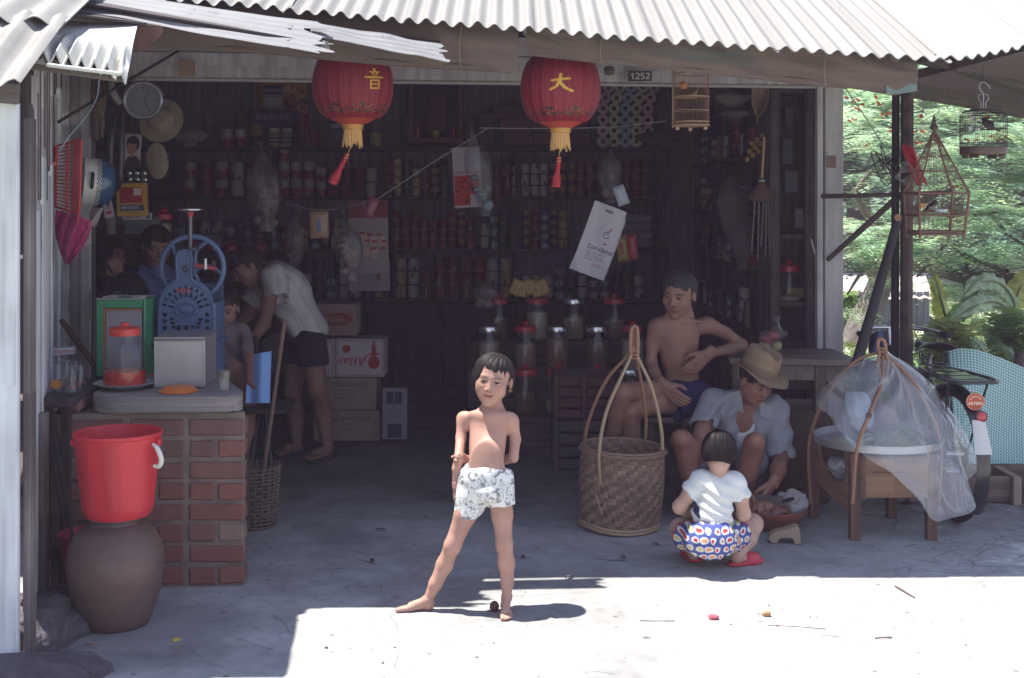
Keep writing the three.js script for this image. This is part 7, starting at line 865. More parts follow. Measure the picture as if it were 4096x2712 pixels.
// ------------------------------------------------------------ lanterns, number plate, bird cages
{
const mk = (label, X, Y, draw, d, tilt) => {
const s = F / d, t = thing('paper_lantern', label, 'lantern', at(X, Y, d)), R = 93 / s, H = 78 / s;
const map = canvasTex(1024, 512, (g, w, h) => { g.fillStyle = '#7d0f1c'; g.fillRect(0, 0, w, h); for (let k = 0; k < 8; k++) { const x = 64 + k * 128; g.strokeStyle = g.fillStyle = k % 2 ? '#1b1210' : '#3a2a12'; g.lineWidth = 9; for (const q of [-1, 1]) { g.beginPath(); g.arc(x + q * 24, 416, 19, 0, 5.2); g.stroke(); g.beginPath(); g.moveTo(x + q * 6, 440); g.quadraticCurveTo(x + q * 46, 456, x + q * 60, 428); g.stroke(); } g.beginPath(); g.arc(x, 396, 13, 0, 7); g.fill(); g.fillRect(x - 40, 446, 80, 8); g.fillStyle = '#c79a30'; for (let m = 0; m < 26; m++) g.fillRect(x - 56 + hash(k, m, 1) * 112, 392 + hash(k, m, 2) * 62, 4, 4); } g.strokeStyle = '#d2a838'; g.fillStyle = '#d2a838'; g.lineCap = 'round'; draw(g); });
const lm = M(W1, 0.6, { map, sheen: 0.3, transmission: 0.08 });
part(t, 'shade', sheet((u, v) => { const a = (u - 0.5) * 2 * Math.PI, e = lerp(-1.08, 1.08, v), rr = Math.pow(Math.cos(e), 0.62) * R * (1 - 0.018 * Math.pow(Math.abs(Math.cos(a * 10)), 6)), y = Math.sin(e) / Math.sin(1.08) * H; return V(Math.sin(a) * rr, y, Math.cos(a) * rr); }, 200, 40), lm);
for (let k = 0; k < 20; k++) { const a = (k + 0.5) / 20 * 2 * Math.PI; part(t, 'rib', tube([...Array(11)].map((_, i) => { const e = lerp(-1.08, 1.08, i / 10), rr = Math.pow(Math.cos(e), 0.62) * R * 1.001; return V(Math.sin(a) * rr, Math.sin(e) / Math.sin(1.08) * H, Math.cos(a) * rr); }), 0.0012, 16, 4), M([0.36, 0.05, 0.06], 0.5)); }
part(t, 'frill', lathe([[0.055, -H - 0.028], [0.105, -H - 0.002], [0.112, -H + 0.006], [0.11, -H + 0.01], [0.05, -H - 0.01]].map(([r, y]) => [r * 1.0, y]), 48), M([0.42, 0.05, 0.025], 0.6, { bumpMap: roughBump, bumpScale: 0.01 })); part(t, 'collar', lathe([[0.035, -H - 0.055], [0.05, -H - 0.05], [0.052, -H - 0.024], [0.04, -H - 0.02]], 28), M([0.50, 0.24, 0.05], 0.4));
part(t, 'cap', lathe([[0.09, H - 0.004], [0.06, H + 0.02], [0, H + 0.022]], 28), M([0.36, 0.05, 0.03], 0.6)); part(t, 'hanging_wire', rod(V(0, H, 0), V(0, H + 0.28, 0), 0.0015), M([0.1, 0.1, 0.1], 0.5));
const y0 = -H - 0.05, yl = M([0.58, 0.33, 0.12], 0.7); const fr = part(t, 'gold_fringe', sheet((u, v) => { const a = u * 2 * Math.PI, k = 0.04 + 0.008 * v + 0.003 * Math.sin(a * 22); return V(Math.cos(a) * k + tilt * v * 0.02, y0 - v * (0.075 + 0.012 * Math.sin(a * 5) + 0.008 * Math.sin(a * 13)), Math.sin(a) * k); }, 120, 8), yl);
const a = V(tilt * 0.02, y0 - 0.06, 0.0), b = V(tilt * 0.12 - 0.003, y0 - 0.115, 0), c = V(tilt * 0.6 - 0.005, y0 - 0.265, 0); part(t, 'cord', tube([a, b], 0.0018, 4, 5), yl); const ts = part(t, 'red_tassel', taper([b, b.clone().lerp(c, 0.12), b.clone().lerp(c, 0.2), b.clone().lerp(c, 0.6), c], [0.009, 0.011, 0.012, 0.021, 0.022], 20, 14), M([0.46, 0.03, 0.035], 0.7, { bumpMap: grainBump, bumpScale: 0.01 })); part(ts, 'gold_bead', [0, 1].map((k) => xf(fin(new THREE.TorusGeometry(0.0105, 0.003, 6, 16).rotateX(1.57)), b.clone().lerp(c, 0.06 + k * 0.1))), M([0.6, 0.38, 0.12], 0.35, { metalness: 0.6 })); return t;
};
const L = (g, w, pts) => { g.lineWidth = w; g.beginPath(); pts.forEach(([x, y], i) => i ? g.lineTo(x, y) : g.moveTo(x, y)); g.stroke(); };
mk('red paper lantern with a stacked gold character, hanging left under the awning', 816, 197, (g) => { const x = 624; L(g, 11, [[x, 172], [x + 2, 184]]); L(g, 9, [[x - 22, 192], [x + 22, 190]]); L(g, 8, [[x - 10, 198], [x - 6, 208]]); L(g, 8, [[x + 12, 196], [x + 6, 208]]); L(g, 12, [[x - 40, 226], [x + 40, 222]]); L(g, 9, [[x - 18, 244], [x - 18, 292], [x + 18, 290], [x + 20, 242], [x - 18, 244]]); L(g, 7, [[x - 14, 266], [x + 14, 265]]); }, 6.3, -0.16);
mk('red paper lantern with a large gold character on its front, hanging right under the awning', 1296, 205, (g) => { const x = 506; L(g, 15, [[x - 34, 226], [x + 36, 214]]); L(g, 13, [[x + 2, 186], [x - 2, 228], [x - 16, 262], [x - 40, 280]]); L(g, 15, [[x, 240], [x + 18, 270], [x + 48, 290]]); }, 6.3, -0.03);
const n = thing('number_plate', 'black house number plate reading 1252 on the pale beam', 'number plate', at(1480, 176, 7.3), { rot: [0, -0.13, 0.01] }); part(n, 'plate', cbox(0.133, 0.058, 0.004, 0.001), M([0.03, 0.025, 0.028], 0.5)); const tg = new TextGeometry('1252', { font, size: 0.036, depth: 0.002, curveSegments: 4 }); tg.computeBoundingBox(); const bw = tg.boundingBox.max.x; part(n, 'digits', xf(fin(tg), [-0.056, -0.018, 0.002], [0, 0, 0], [0.112 / bw, 1, 1]), M([0.45, 0.43, 0.44], 0.6));
const nest = new Field(); nest.ell(at(1409, 164, 7.25), [0.034, 0.028, 0.03], 0.02); nest.post = (q, x, y, z) => q + 0.012 * (vn3(x * 60, y * 60, z * 60) - 0.4); single('mud_nest', 'brown dried lump hanging on the beam left of the number plate', 'nest', nest.mesh(0.004, () => [1, 1, 1]), M([0.12, 0.075, 0.06], 0.95), at(1409, 164, 7.25));
}
function bird(parent, p, s, turn, belly, back) {
const f = frame(p, rotM(turn, 0, 0), s), F1 = new Field(), P = f.P; F1.ell(P(0, 0, 0), [0.3 * s, 0.3 * s, 0.48 * s], 0.1 * s, rotM(turn, -0.5)); F1.ell(P(0, 0.34, 0.34), [0.2 * s, 0.2 * s, 0.22 * s], 0.15 * s); F1.cap(P(0, 0.34, 0.5), P(0, 0.31, 0.64), 0.05 * s, 0.015 * s, 0.04 * s); F1.cap(P(0, -0.15, -0.35), P(0, -0.5, -0.95), 0.1 * s, 0.06 * s, 0.1 * s); for (const q of [-1, 1]) F1.cap(P(q * 0.08, -0.2, 0.05), P(q * 0.08, -0.48, 0.05), 0.03 * s, 0.02 * s, 0.03 * s);
return F1.mesh(s * 0.06, (x, y, z) => { const q = local(f, x, y, z); return q.y - q.z * 0.5 < -0.1 && q.y < 0.15 ? belly : back; });
}
{
const cane = M([0.27, 0.14, 0.085], 0.6), pale = M([0.34, 0.22, 0.14], 0.6), dark = M([0.055, 0.035, 0.03], 0.6), d = 6.75, s = F / d;
const t = thing('bird_cage', 'pale bamboo cylinder bird cage hanging at the top centre right under the canvas', 'bird cage', at(1598, 292, d)), R = 41 / s, Y = (p) => (292 - p) / s, ring = (y, r, w, m = pale) => xf(fin(new THREE.TorusGeometry(r, w, 6, 48).rotateX(Math.PI / 2)), [0, y, 0]);
part(t, 'bars', [...Array(32)].map((_, i) => { const a = i / 32 * 6.283; return rod(V(Math.cos(a) * R, Y(290), Math.sin(a) * R), V(Math.cos(a) * R, Y(150), Math.sin(a) * R), 0.0013, 0.0013, 5); }), cane, { stuff: true }); for (const [y, w] of [[150, 0.004], [172, 0.003], [224, 0.0042], [256, 0.0025], [282, 0.0045], [290, 0.0055]]) part(t, 'hoop', ring(Y(y), R, w), pale); part(t, 'floor', lathe([[0, Y(291)], [R, Y(291)], [R, Y(288)], [0, Y(288)]], 32), pale);
part(t, 'dome', [...Array(22)].map((_, i) => { const a = i / 22 * 6.283; return tube([V(Math.cos(a) * R, Y(150), Math.sin(a) * R), V(Math.cos(a) * R * 0.7, Y(128), Math.sin(a) * R * 0.7), V(0, Y(120), 0)], 0.0016, 8, 4); }), cane, { stuff: true }); part(t, 'perch', rod(V(-R, Y(226), 0), V(R, Y(222), 0.02), 0.004), cane); part(t, 'post_rod', rod(V(-R - 0.004, Y(296), 0.01), V(-R - 0.004, Y(140), 0.01), 0.004), pale); for (let k = 0; k < 3; k++) part(t, 'foot', cbox(0.02, 0.02, 0.01, 0.003, [Math.cos(k * 2.1 + 0.6) * R * 0.9, Y(297), Math.sin(k * 2.1 + 0.6) * R * 0.9]), pale);
part(t, 'feed_cup', lathe([[0, -0.02], [0.018, -0.012], [0.022, 0.015], [0.019, 0.016], [0, 0.0]], 14).rotateZ(-1.2), M([0.5, 0.17, 0.05], 0.5), { pos: [-R * 0.55, Y(200), R * 0.6] }); single('bird', 'small brownish bird perching inside the bamboo cage under the canvas', 'bird', bird(null, at(1604, 215, d), 0.05, 1.2, [0.2, 0.17, 0.12], [0.12, 0.09, 0.06]), vertexHair, at(1604, 215, d)); part(t, 'hook', tube([V(0, Y(120), 0), V(0, Y(100), 0)], 0.003, 4, 5), dark);
const D = 6.6, S = F / D, c = thing('bird_cage', 'dark round bird cage with arched top hanging by a steel hook at the far right', 'bird cage', at(2274, 364, D)), r = 52 / S, y = (p) => (364 - p) / S;
part(c, 'bars', [...Array(32)].map((_, i) => { const a = i / 32 * 6.283, C = Math.cos(a), N = Math.sin(a); return tube([V(C * r, y(346), N * r), V(C * r, y(284), N * r), V(C * r * 0.99, y(268), N * r * 0.99), V(C * r * 0.86, y(258), N * r * 0.86), V(C * r * 0.6, y(254), N * r * 0.6)], 0.0011, 14, 4); }), dark, { stuff: true });
for (const [q, k] of [[254, 0.6], [259, 0.88], [270, 0.99], [298, 1], [331, 1]]) part(c, 'hoop', xf(fin(new THREE.TorusGeometry(r * k, 0.0026, 6, 48).rotateX(Math.PI / 2)), [0, y(q), 0]), dark); part(c, 'top_disc', lathe([[0, y(252)], [r * 0.6, y(253)], [r * 0.6, y(256)], [0, y(256)]], 30), dark); part(c, 'base_drum', lathe([[0, y(358)], [r * 0.98, y(358)], [r * 1.01, y(356)], [r * 1.01, y(341)], [r * 0.98, y(339)], [0, y(343)]], 48), M([0.10, 0.06, 0.045], 0.5)); for (let k = 0; k < 4; k++) part(c, 'foot', cbox(0.05, 0.018, 0.016, 0.005, [Math.cos(k * 1.57 + 0.8) * r * 0.85, y(362), Math.sin(k * 1.57 + 0.8) * r * 0.85], [0, -k * 1.57 + 0.77, 0]), dark);
part(c, 'perch', rod(V(-r * 0.6, y(301), 0.02), V(r * 0.9, y(298), 0), 0.004), dark); part(c, 'feed_tube', rod(V(-r * 0.66, y(296), 0.05), V(-r * 0.66, y(264), 0.05), 0.008, 0.005), M([0.5, 0.42, 0.38], 0.4)); for (const q of [-0.75, -0.45]) part(c, 'water_cup', lathe([[0, 0], [0.012, 0.003], [0.016, 0.02], [0.014, 0.02], [0, 0.006]], 14), M([0.45, 0.5, 0.52], 0.2), { pos: [q * r, y(304), 0.06] });
const steel = M([0.35, 0.36, 0.38], 0.3, { metalness: 0.8 }); part(c, 'hook', [tube([V(0, y(250), 0), V(0, y(222), 0), V(-0.002, y(215), 0), V(-0.018, y(206), 0), V(-0.018, y(195), 0), V(0.0, y(190), 0), V(0.022, y(196), 0), V(0.036, y(205), 0)], 0.003, 40, 6), ...[-1, 1].map((q) => tube([V(q * 0.012, y(252), 0), V(q * 0.014, y(236), 0), V(q * 0.026, y(228), 0), V(q * 0.022, y(220), 0), V(0, y(218), 0)], 0.0025, 16, 5))], steel);
single('bird', 'dark bird silhouetted on the perch of the round hanging cage', 'bird', bird(null, at(2286, 288, D), 0.07, -1.3, [0.06, 0.06, 0.03], [0.02, 0.018, 0.016]), vertexHair, at(2286, 288, D)); single('cage_cord', 'thin wire from the lean-to down to the round cage hook', 'wire', rod(at(2274, 190, D), at(2274, 150, D), 0.0015), dark, at(2274, 190, D));
const e = 6.5, E = F / e, p = thing('bird_cage', 'tall pyramid shaped bamboo bird cage with carved tip hanging beside the dark post', 'bird cage', at(2160, 541, e)), q = (px, py, k = 0) => V((px - 2160) / E, (541 - py) / E, k);
const cn = M([0.15, 0.07, 0.045], 0.55), hw = 0.125, hb = 0.108, cor = [[-1, -1], [1, -1], [1, 1], [-1, 1]], top = (i) => V(cor[i][0] * hw + 0.01, (541 - 447) / E, cor[i][1] * hw), bot = (i) => V(cor[i][0] * hb + 0.005, 0, cor[i][1] * hb), apx = q(2160, 300);
for (let i = 0; i < 4; i++) { const n2 = (i + 1) % 4; part(p, 'edge_rod', rod(top(i), apx, 0.0055, 0.004, 6), cn); part(p, 'corner_post', rod(bot(i).add(V(0, -0.018, 0)), top(i).add(V(0, 0.014, 0)), 0.006, 0.006, 6), cn); for (const v of [0.0, 0.07, 0.46, 1]) part(p, 'rail', rod(bot(i).lerp(top(i), v), bot(n2).lerp(top(n2), v), v === 0.07 ? 0.003 : 0.005, 0.005, 6), cn); part(p, 'bars', [...Array(9)].flatMap((_, k) => { const u = (k + 1) / 10, a = bot(i).lerp(bot(n2), u), b = top(i).lerp(top(n2), u); return [rod(a, b, 0.0011, 0.0011, 4), rod(b, apx.clone().lerp(b, 0.06), 0.001, 0.0008, 4)]; }), cn, { stuff: true }); part(p, 'ring_bar', rod(top(i).lerp(apx, 0.35), top(n2).lerp(apx, 0.35), 0.002, 0.002, 5), cn); }
part(p, 'floor', cbox(hb * 2, 0.006, hb * 2, 0.002, [0.005, 0.004, 0]), cn); part(p, 'finial', lathe([[0.02, 0], [0.026, 0.012], [0.014, 0.03], [0.016, 0.042], [0.008, 0.05], [0.009, 0.062], [0.003, 0.075], [0, 0.078]].map(([a, b]) => [a * 0.8, b]), 14), dark, { pos: apx }); part(p, 'hook', tube([q(2160, 274), q(2160, 266), q(2172, 258), q(2170, 246), q(2158, 243), q(2146, 250), q(2134, 253)], 0.0026, 30, 5), steel);
part(p, 'perch', rod(V(-hb, (541 - 490) / E, 0.02), V(hb, (541 - 488) / E, 0.01), 0.005), cn); part(p, 'feed_cup', lathe([[0, 0], [0.015, 0.003], [0.018, 0.025], [0.015, 0.025], [0, 0.006]], 14), M([0.5, 0.22, 0.05], 0.4), { pos: [-0.075, (541 - 482) / E, 0.05] }); part(p, 'water_bowl', lathe([[0, 0], [0.03, 0.004], [0.034, 0.018], [0.03, 0.018], [0, 0.006]], 18), M([0.5, 0.56, 0.62], 0.3), { pos: [0.03, (541 - 492) / E, 0.02] });
single('bird', 'black crested bird with a white breast inside the pyramid cage', 'bird', bird(null, at(2153, 478, e), 0.062, 0.7, [0.28, 0.25, 0.24], [0.03, 0.022, 0.02]), vertexHair, at(2153, 478, e)); single('cage_cord', 'thin wire from the edge beam down to the pyramid cage hook', 'wire', rod(at(2160, 243, e), at(2162, 205, e), 0.0015), dark, at(2160, 243, e));
}
// ------------------------------------------------------------ baskets, stand, table, bicycle
const rattan = M([0.26, 0.135, 0.075], 0.5), rattanPale = M([0.36, 0.25, 0.15], 0.5);
function wovenWall(R, H, n, m, amp, flare) { return sheet((u, v) => { const a = u * 2 * Math.PI, i = Math.floor(u * n), j = Math.floor(v * m), fu = u * n - i, fv = v * m - j, over = ((i + j) % 4) < 2, b = Math.sin(fu * Math.PI) * (over ? 1 : 0.25) + Math.sin(fv * Math.PI) * (over ? 0.25 : 0.8); const r = R(v) + amp * b; return V(Math.cos(a) * r, v * H, Math.sin(a) * r); }, n * 3, m * 3); }
{
const d = 6.4, s = F / d, cx = wx(1432, d), t = thing('carrying_basket', 'round woven bamboo carrying basket with four tall rattan handle strips', 'basket', [cx, 0.008, -d], { rot: [0.02, 0, -0.045] });
const wv = M(W1, 0.75, { map: tex(512, 256, (u, v) => { const i = Math.floor(u * 64), j = Math.floor(v * 26), h = hash(i - j * 0, j, 3), o = ((i + j) % 4) < 2, k = (0.6 + 0.5 * h) * (0.7 + 0.5 * fbm(u * 9, v * 7, 4, 9, 500)); return o ? [0.27 * k, 0.175 * k, 0.12 * k] : [0.19 * k, 0.115 * k, 0.08 * k]; }), bumpMap: roughBump, bumpScale: 0.003 });
const R = (v) => 0.188 + 0.012 * Math.sin(v * 3.1) + 0.01 * v;
part(t, 'woven_wall', wovenWall(R, 0.39, 64, 26, 0.005), wv); part(t, 'inner_wall', sheet((u, v) => V(Math.cos(u * 6.283) * (R(v) - 0.006), v * 0.39, Math.sin(u * 6.283) * (R(v) - 0.006)), 60, 6), wv); part(t, 'bottom', lathe([[0, 0.02], [0.18, 0.02]], 40), wv);
part(t, 'rim', [0, 1, 2].map((k) => tube([...Array(36)].map((_, i) => { const a = i / 36 * 6.283; return V(Math.cos(a) * (0.2 + 0.009 * k % 2 * 0.01 + (k === 1 ? 0.012 : 0)), 0.392 - k * 0.011 + 0.004 * Math.sin(a * 18 + k), Math.sin(a) * (0.2 + (k === 1 ? 0.012 : 0))); }), 0.008, 90, 6, true)), M([0.23, 0.14, 0.095], 0.7)); part(t, 'base_hoop', [0.012, 0.026].map((y) => tube([...Array(30)].map((_, i) => { const a = i / 30 * 6.283; return V(Math.cos(a) * 0.193, y + 0.004 * Math.sin(a * 3), Math.sin(a) * 0.193); }), 0.008, 80, 6, true)), rattanPale);
const ap = at(1466, 800, d), H = [[[1348, 1066], [1358, 985], [1402, 880], 6.5, 0], [[1388, 1120], [1386, 1040], [1403, 950], 6.22, 1], [[1488, 1056], [1494, 975], [1482, 880], 6.55, 0], [[1527, 1085], [1531, 1010], [1508, 900], 6.33, 1]];
for (const [a, b, c, dd, k] of H) part(t, 'handle_strip', taper([at(a[0], a[1], dd), at(b[0], b[1], dd), at(c[0], c[1], lerp(dd, d, 0.35)), ap.clone(), at(1466, 760, d)], [0.0085, 0.009, 0.009, 0.0085, 0.006], 50, 8), k ? rattanPale : rattan, { world: true });
part(t, 'handle_loop', [taper([at(1460, 826, d - 0.01), at(1458, 790, d - 0.015), at(1463, 756, d - 0.01), at(1471, 754, d - 0.01), at(1475, 790, d - 0.015), at(1474, 826, d - 0.01)], [0.009, 0.011, 0.009, 0.009, 0.011, 0.009], 30, 8), ...[812, 820, 828].map((y) => xf(fin(new THREE.TorusGeometry(0.02, 0.005, 6, 18).rotateX(1.57)), at(1467, y, d)))], rattan, { world: true });
for (const [a, b] of [[[1378, 1145], [1392, 1190]], [[1402, 1160], [1390, 1188]]]) part(t, 'loose_strip', tube([at(...a, 6.195), at(...b, 6.19)], 0.003, 4, 5), rattanPale, { world: true });
}
{
const w2 = wood([0.30, 0.175, 0.10], [0.20, 0.11, 0.065], [0.10, 0.06, 0.045], 0.25, 520, 0.75, true), w3 = wood([0.20, 0.11, 0.07], [0.10, 0.055, 0.04], null, 0, 525), FL = V(1.628, 0, -6.17), FR = V(1.992, 0, -6.17), BL = V(1.533, 0, -6.6), BR = V(1.93, 0, -6.6), H = 0.415;
const t = thing('tray_stand', 'wooden stand with an open-sided box, short legs and rattan hoops round a metal tray', 'stand', [1.77, 0, -6.38]);
for (const p of [FL, FR, BL, BR]) part(t, 'leg', beam(p.clone(), p.clone().setY(H), 0.048, 0.05, 0.004), w3, { world: true });
part(t, 'front_panel', cbox(0.33, 0.195, 0.018, 0.003, [1.81, 0.3, -6.155]), w2, { world: true }); part(t, 'panel_split', cbox(0.17, 0.004, 0.002, 0.0005, [1.79, 0.325, -6.1452]), M([0.06, 0.035, 0.025], 0.9), { world: true }); part(t, 'front_post', cbox(0.03, 0.21, 0.02, 0.003, [1.66, 0.3, -6.148]), w3, { world: true });
const side = new THREE.Shape(); side.moveTo(0, 0.11); side.lineTo(0.42, 0.2); side.lineTo(0.42, 0.41); side.lineTo(0.37, 0.41); side.bezierCurveTo(0.36, 0.26, 0.22, 0.22, 0.08, 0.26); side.lineTo(0.08, 0.41); side.lineTo(0, 0.41); const sg = fin(new THREE.ExtrudeGeometry(side, { depth: 0.018, bevelEnabled: false, curveSegments: 10 })); sg.applyMatrix4(new THREE.Matrix4().makeBasis(V(BL.x - FL.x, 0, BL.z - FL.z).normalize(), V(0, 1, 0), V(0.97, 0, -0.22)).setPosition(FL.x - 0.012, 0, FL.z)); part(t, 'side_panel', metric(sg), w2, { world: true }); part(t, 'back_rail', beam(BL.clone().setY(0.35), BR.clone().setY(0.35), 0.02, 0.1), w3, { world: true }); part(t, 'side_rail', beam(FR.clone().setY(0.33), BR.clone().setY(0.33), 0.02, 0.14), w2, { world: true });
const ap = at(2041, 812, 6.36), st = [[[1874, 1165, 6.52], [1873, 1020, 6.52], [1906, 926, 6.46], [1978, 836, 6.4]], [[1971, 1165, 6.02], [1984, 1030, 6.02], [2009, 961, 6.06], [2038, 886, 6.2]], [[2170, 1172, 6.2], [2175, 1035, 6.22], [2160, 975, 6.25], [2110, 880, 6.3]], [[2120, 1060, 6.68], [2118, 1000, 6.66], [2100, 910, 6.55], [2068, 850, 6.45]]];
for (const pts of st) part(t, 'hoop_strip', taper([...pts.map((p) => at(...p)), ap], [0.0085, 0.009, 0.0095, 0.009, 0.008], 50, 8), rattan, { world: true });
part(t, 'top_loop', [taper([at(2036, 830, 6.34), at(2030, 800, 6.33), at(2033, 784, 6.33), at(2043, 786, 6.33), at(2048, 806, 6.33), at(2044, 830, 6.34)], [0.008, 0.009, 0.009, 0.009, 0.009, 0.008], 24, 8), tube([at(2034, 812, 6.32), at(2031, 846, 6.3), at(2040, 882, 6.26), at(2054, 850, 6.3), at(2050, 816, 6.32)], 0.0075, 30, 8), ...[806, 813].map((y) => xf(fin(new THREE.TorusGeometry(0.022, 0.006, 6, 18).rotateX(1.57)), at(2040, y, 6.35)))], rattan, { world: true });
for (const [x, y, z] of [[2009, 961, 6.05], [1908, 926, 6.45]]) part(t, 'cord_knot', xf(fin(new THREE.TorusGeometry(0.011, 0.005, 6, 12)), at(x, y, z)), M([0.10, 0.06, 0.04], 0.9), { world: true });
const tc = V(wx(2030, 6.36), H + 0.008, -6.36), tm = M([0.45, 0.46, 0.47], 0.38, { metalness: 0.75 }); single('round_tray', 'shallow round aluminium tray resting on the wooden stand under the plastic', 'tray', lathe([[0, 0], [0.295, 0], [0.304, 0.004], [0.308, 0.034], [0.312, 0.036], [0.312, 0.04], [0.305, 0.04], [0.299, 0.006], [0, 0.004]], 72).translate(tc.x, tc.y, tc.z), tm, tc);
const r = rng(61), leafM = M([0.07, 0.15, 0.045], 0.6); single('greens', 'heap of green leaves lying in the round tray under the plastic', 'vegetables', [...Array(60)].map(() => { const a = r() * 6.3, q = r() * 0.14, c = V(tc.x + 0.09 + Math.cos(a) * q, tc.y + 0.02 + r() * 0.07 * (1 - q / 0.16), tc.z + 0.08 + Math.sin(a) * q * 0.8), b = r() * 6.3; return sheet((u, v) => c.clone().add(V(Math.cos(b) * (u - 0.5) * 0.1 - Math.sin(b) * (v - 0.5) * 0.035 * Math.sin(u * 3.1), 0.02 * Math.sin(u * 3.1) + 0.01 * (v - 0.5), Math.sin(b) * (u - 0.5) * 0.1 + Math.cos(b) * (v - 0.5) * 0.035 * Math.sin(u * 3.1))), 4, 2); }), leafM, tc.clone().add(V(0.09, 0.02, 0.08)), { kind: 'stuff' });
const lump = (name, label, cat, c, rr, m, sd, amp = 0.5) => { const g = new THREE.IcosahedronGeometry(1, 4), p = g.attributes.position; for (let i = 0; i < p.count; i++) { const v = V().fromBufferAttribute(p, i), k = 1 + amp * (fbm(v.x * 2 + sd, v.y * 2 + v.z * 2.3, 4) - 0.5); p.setXYZ(i, v.x * rr[0] * k, v.y * rr[1] * k, v.z * rr[2] * k); } g.computeVertexNormals(); return single(name, label, cat, fin(g).translate(c.x, c.y, c.z), m, c); };
globalThis.lump = lump; lump('plastic_bundle', 'crumpled pale blue plastic bundle on the tray', 'bag', tc.clone().add(V(-0.1, 0.14, 0.02)), [0.075, 0.11, 0.07], M([0.45, 0.52, 0.6], 0.3, { transmission: 0.4, bumpMap: roughBump, bumpScale: 0.02 }), 3, 0.9); lump('food_bundle', 'dark wrapped food bundle on the right of the tray', 'bundle', tc.clone().add(V(0.16, 0.05, 0)), [0.09, 0.055, 0.08], M([0.12, 0.11, 0.15], 0.6), 8, 0.7); lump('food_bundle', 'brown wrapped food bundle at the middle of the tray', 'bundle', tc.clone().add(V(0.06, 0.08, -0.12)), [0.08, 0.09, 0.06], M([0.2, 0.13, 0.12], 0.6), 12, 0.7);
lump('plastic_bag', 'crumpled clear plastic bag inside the open side of the wooden stand', 'bag', at(1945, 1078, 6.3), [0.075, 0.05, 0.07], M([0.4, 0.4, 0.42], 0.2, { transmission: 0.6 }), 17, 1.1);
const hem = [[1884, 946, 6.62], [1905, 950, 6.38], [1938, 985, 6.2], [1975, 1040, 6.06], [2025, 1072, 5.99], [2075, 1105, 5.97], [2122, 1155, 5.98], [2168, 1207, 6.03], [2215, 1190, 6.12], [2256, 1163, 6.2], [2240, 1120, 6.3], [2263, 1078, 6.4], [2235, 1030, 6.5], [2195, 975, 6.62], [2140, 930, 6.7]].map((p) => at(...p)), hc = new THREE.CatmullRomCurve3(hem, false, 'centripetal'), top = at(2052, 812, 6.36);
const film = M([0.95, 0.98, 1.0], 0.24, { transmission: 0.83, thickness: 0, ior: 1.45, specularIntensity: 1 });
single('plastic_sheet', 'clear milky plastic sheet draped over the hoops of the tray stand', 'plastic sheet', sheet((u, v) => { const b = hc.getPoint(u), p = top.clone().lerp(b, v), c = V(tc.x, p.y, tc.z), o = p.clone().sub(c).setY(0), L = o.length() + 1e-6; o.divideScalar(L); const belly = 0.10 * Math.sin(v * Math.PI) * (1 - 0.3 * u) * sstep(0, 0.15, v), fold = (0.010 * Math.sin(u * 47 + v * 3 + 5 * vn(u * 6, v * 2)) + 0.012 * Math.sin(u * 23 - v * 9 + 4 * vn(u * 3, v * 3)) + 0.02 * (fbm(u * 9, v * 5, 3) - 0.5)) * sstep(0.02, 0.3, v); p.addScaledVector(o, belly + fold); p.y += 0.004 * Math.sin(u * 60 + v * 20); return p; }, 150, 70), film, top);
}
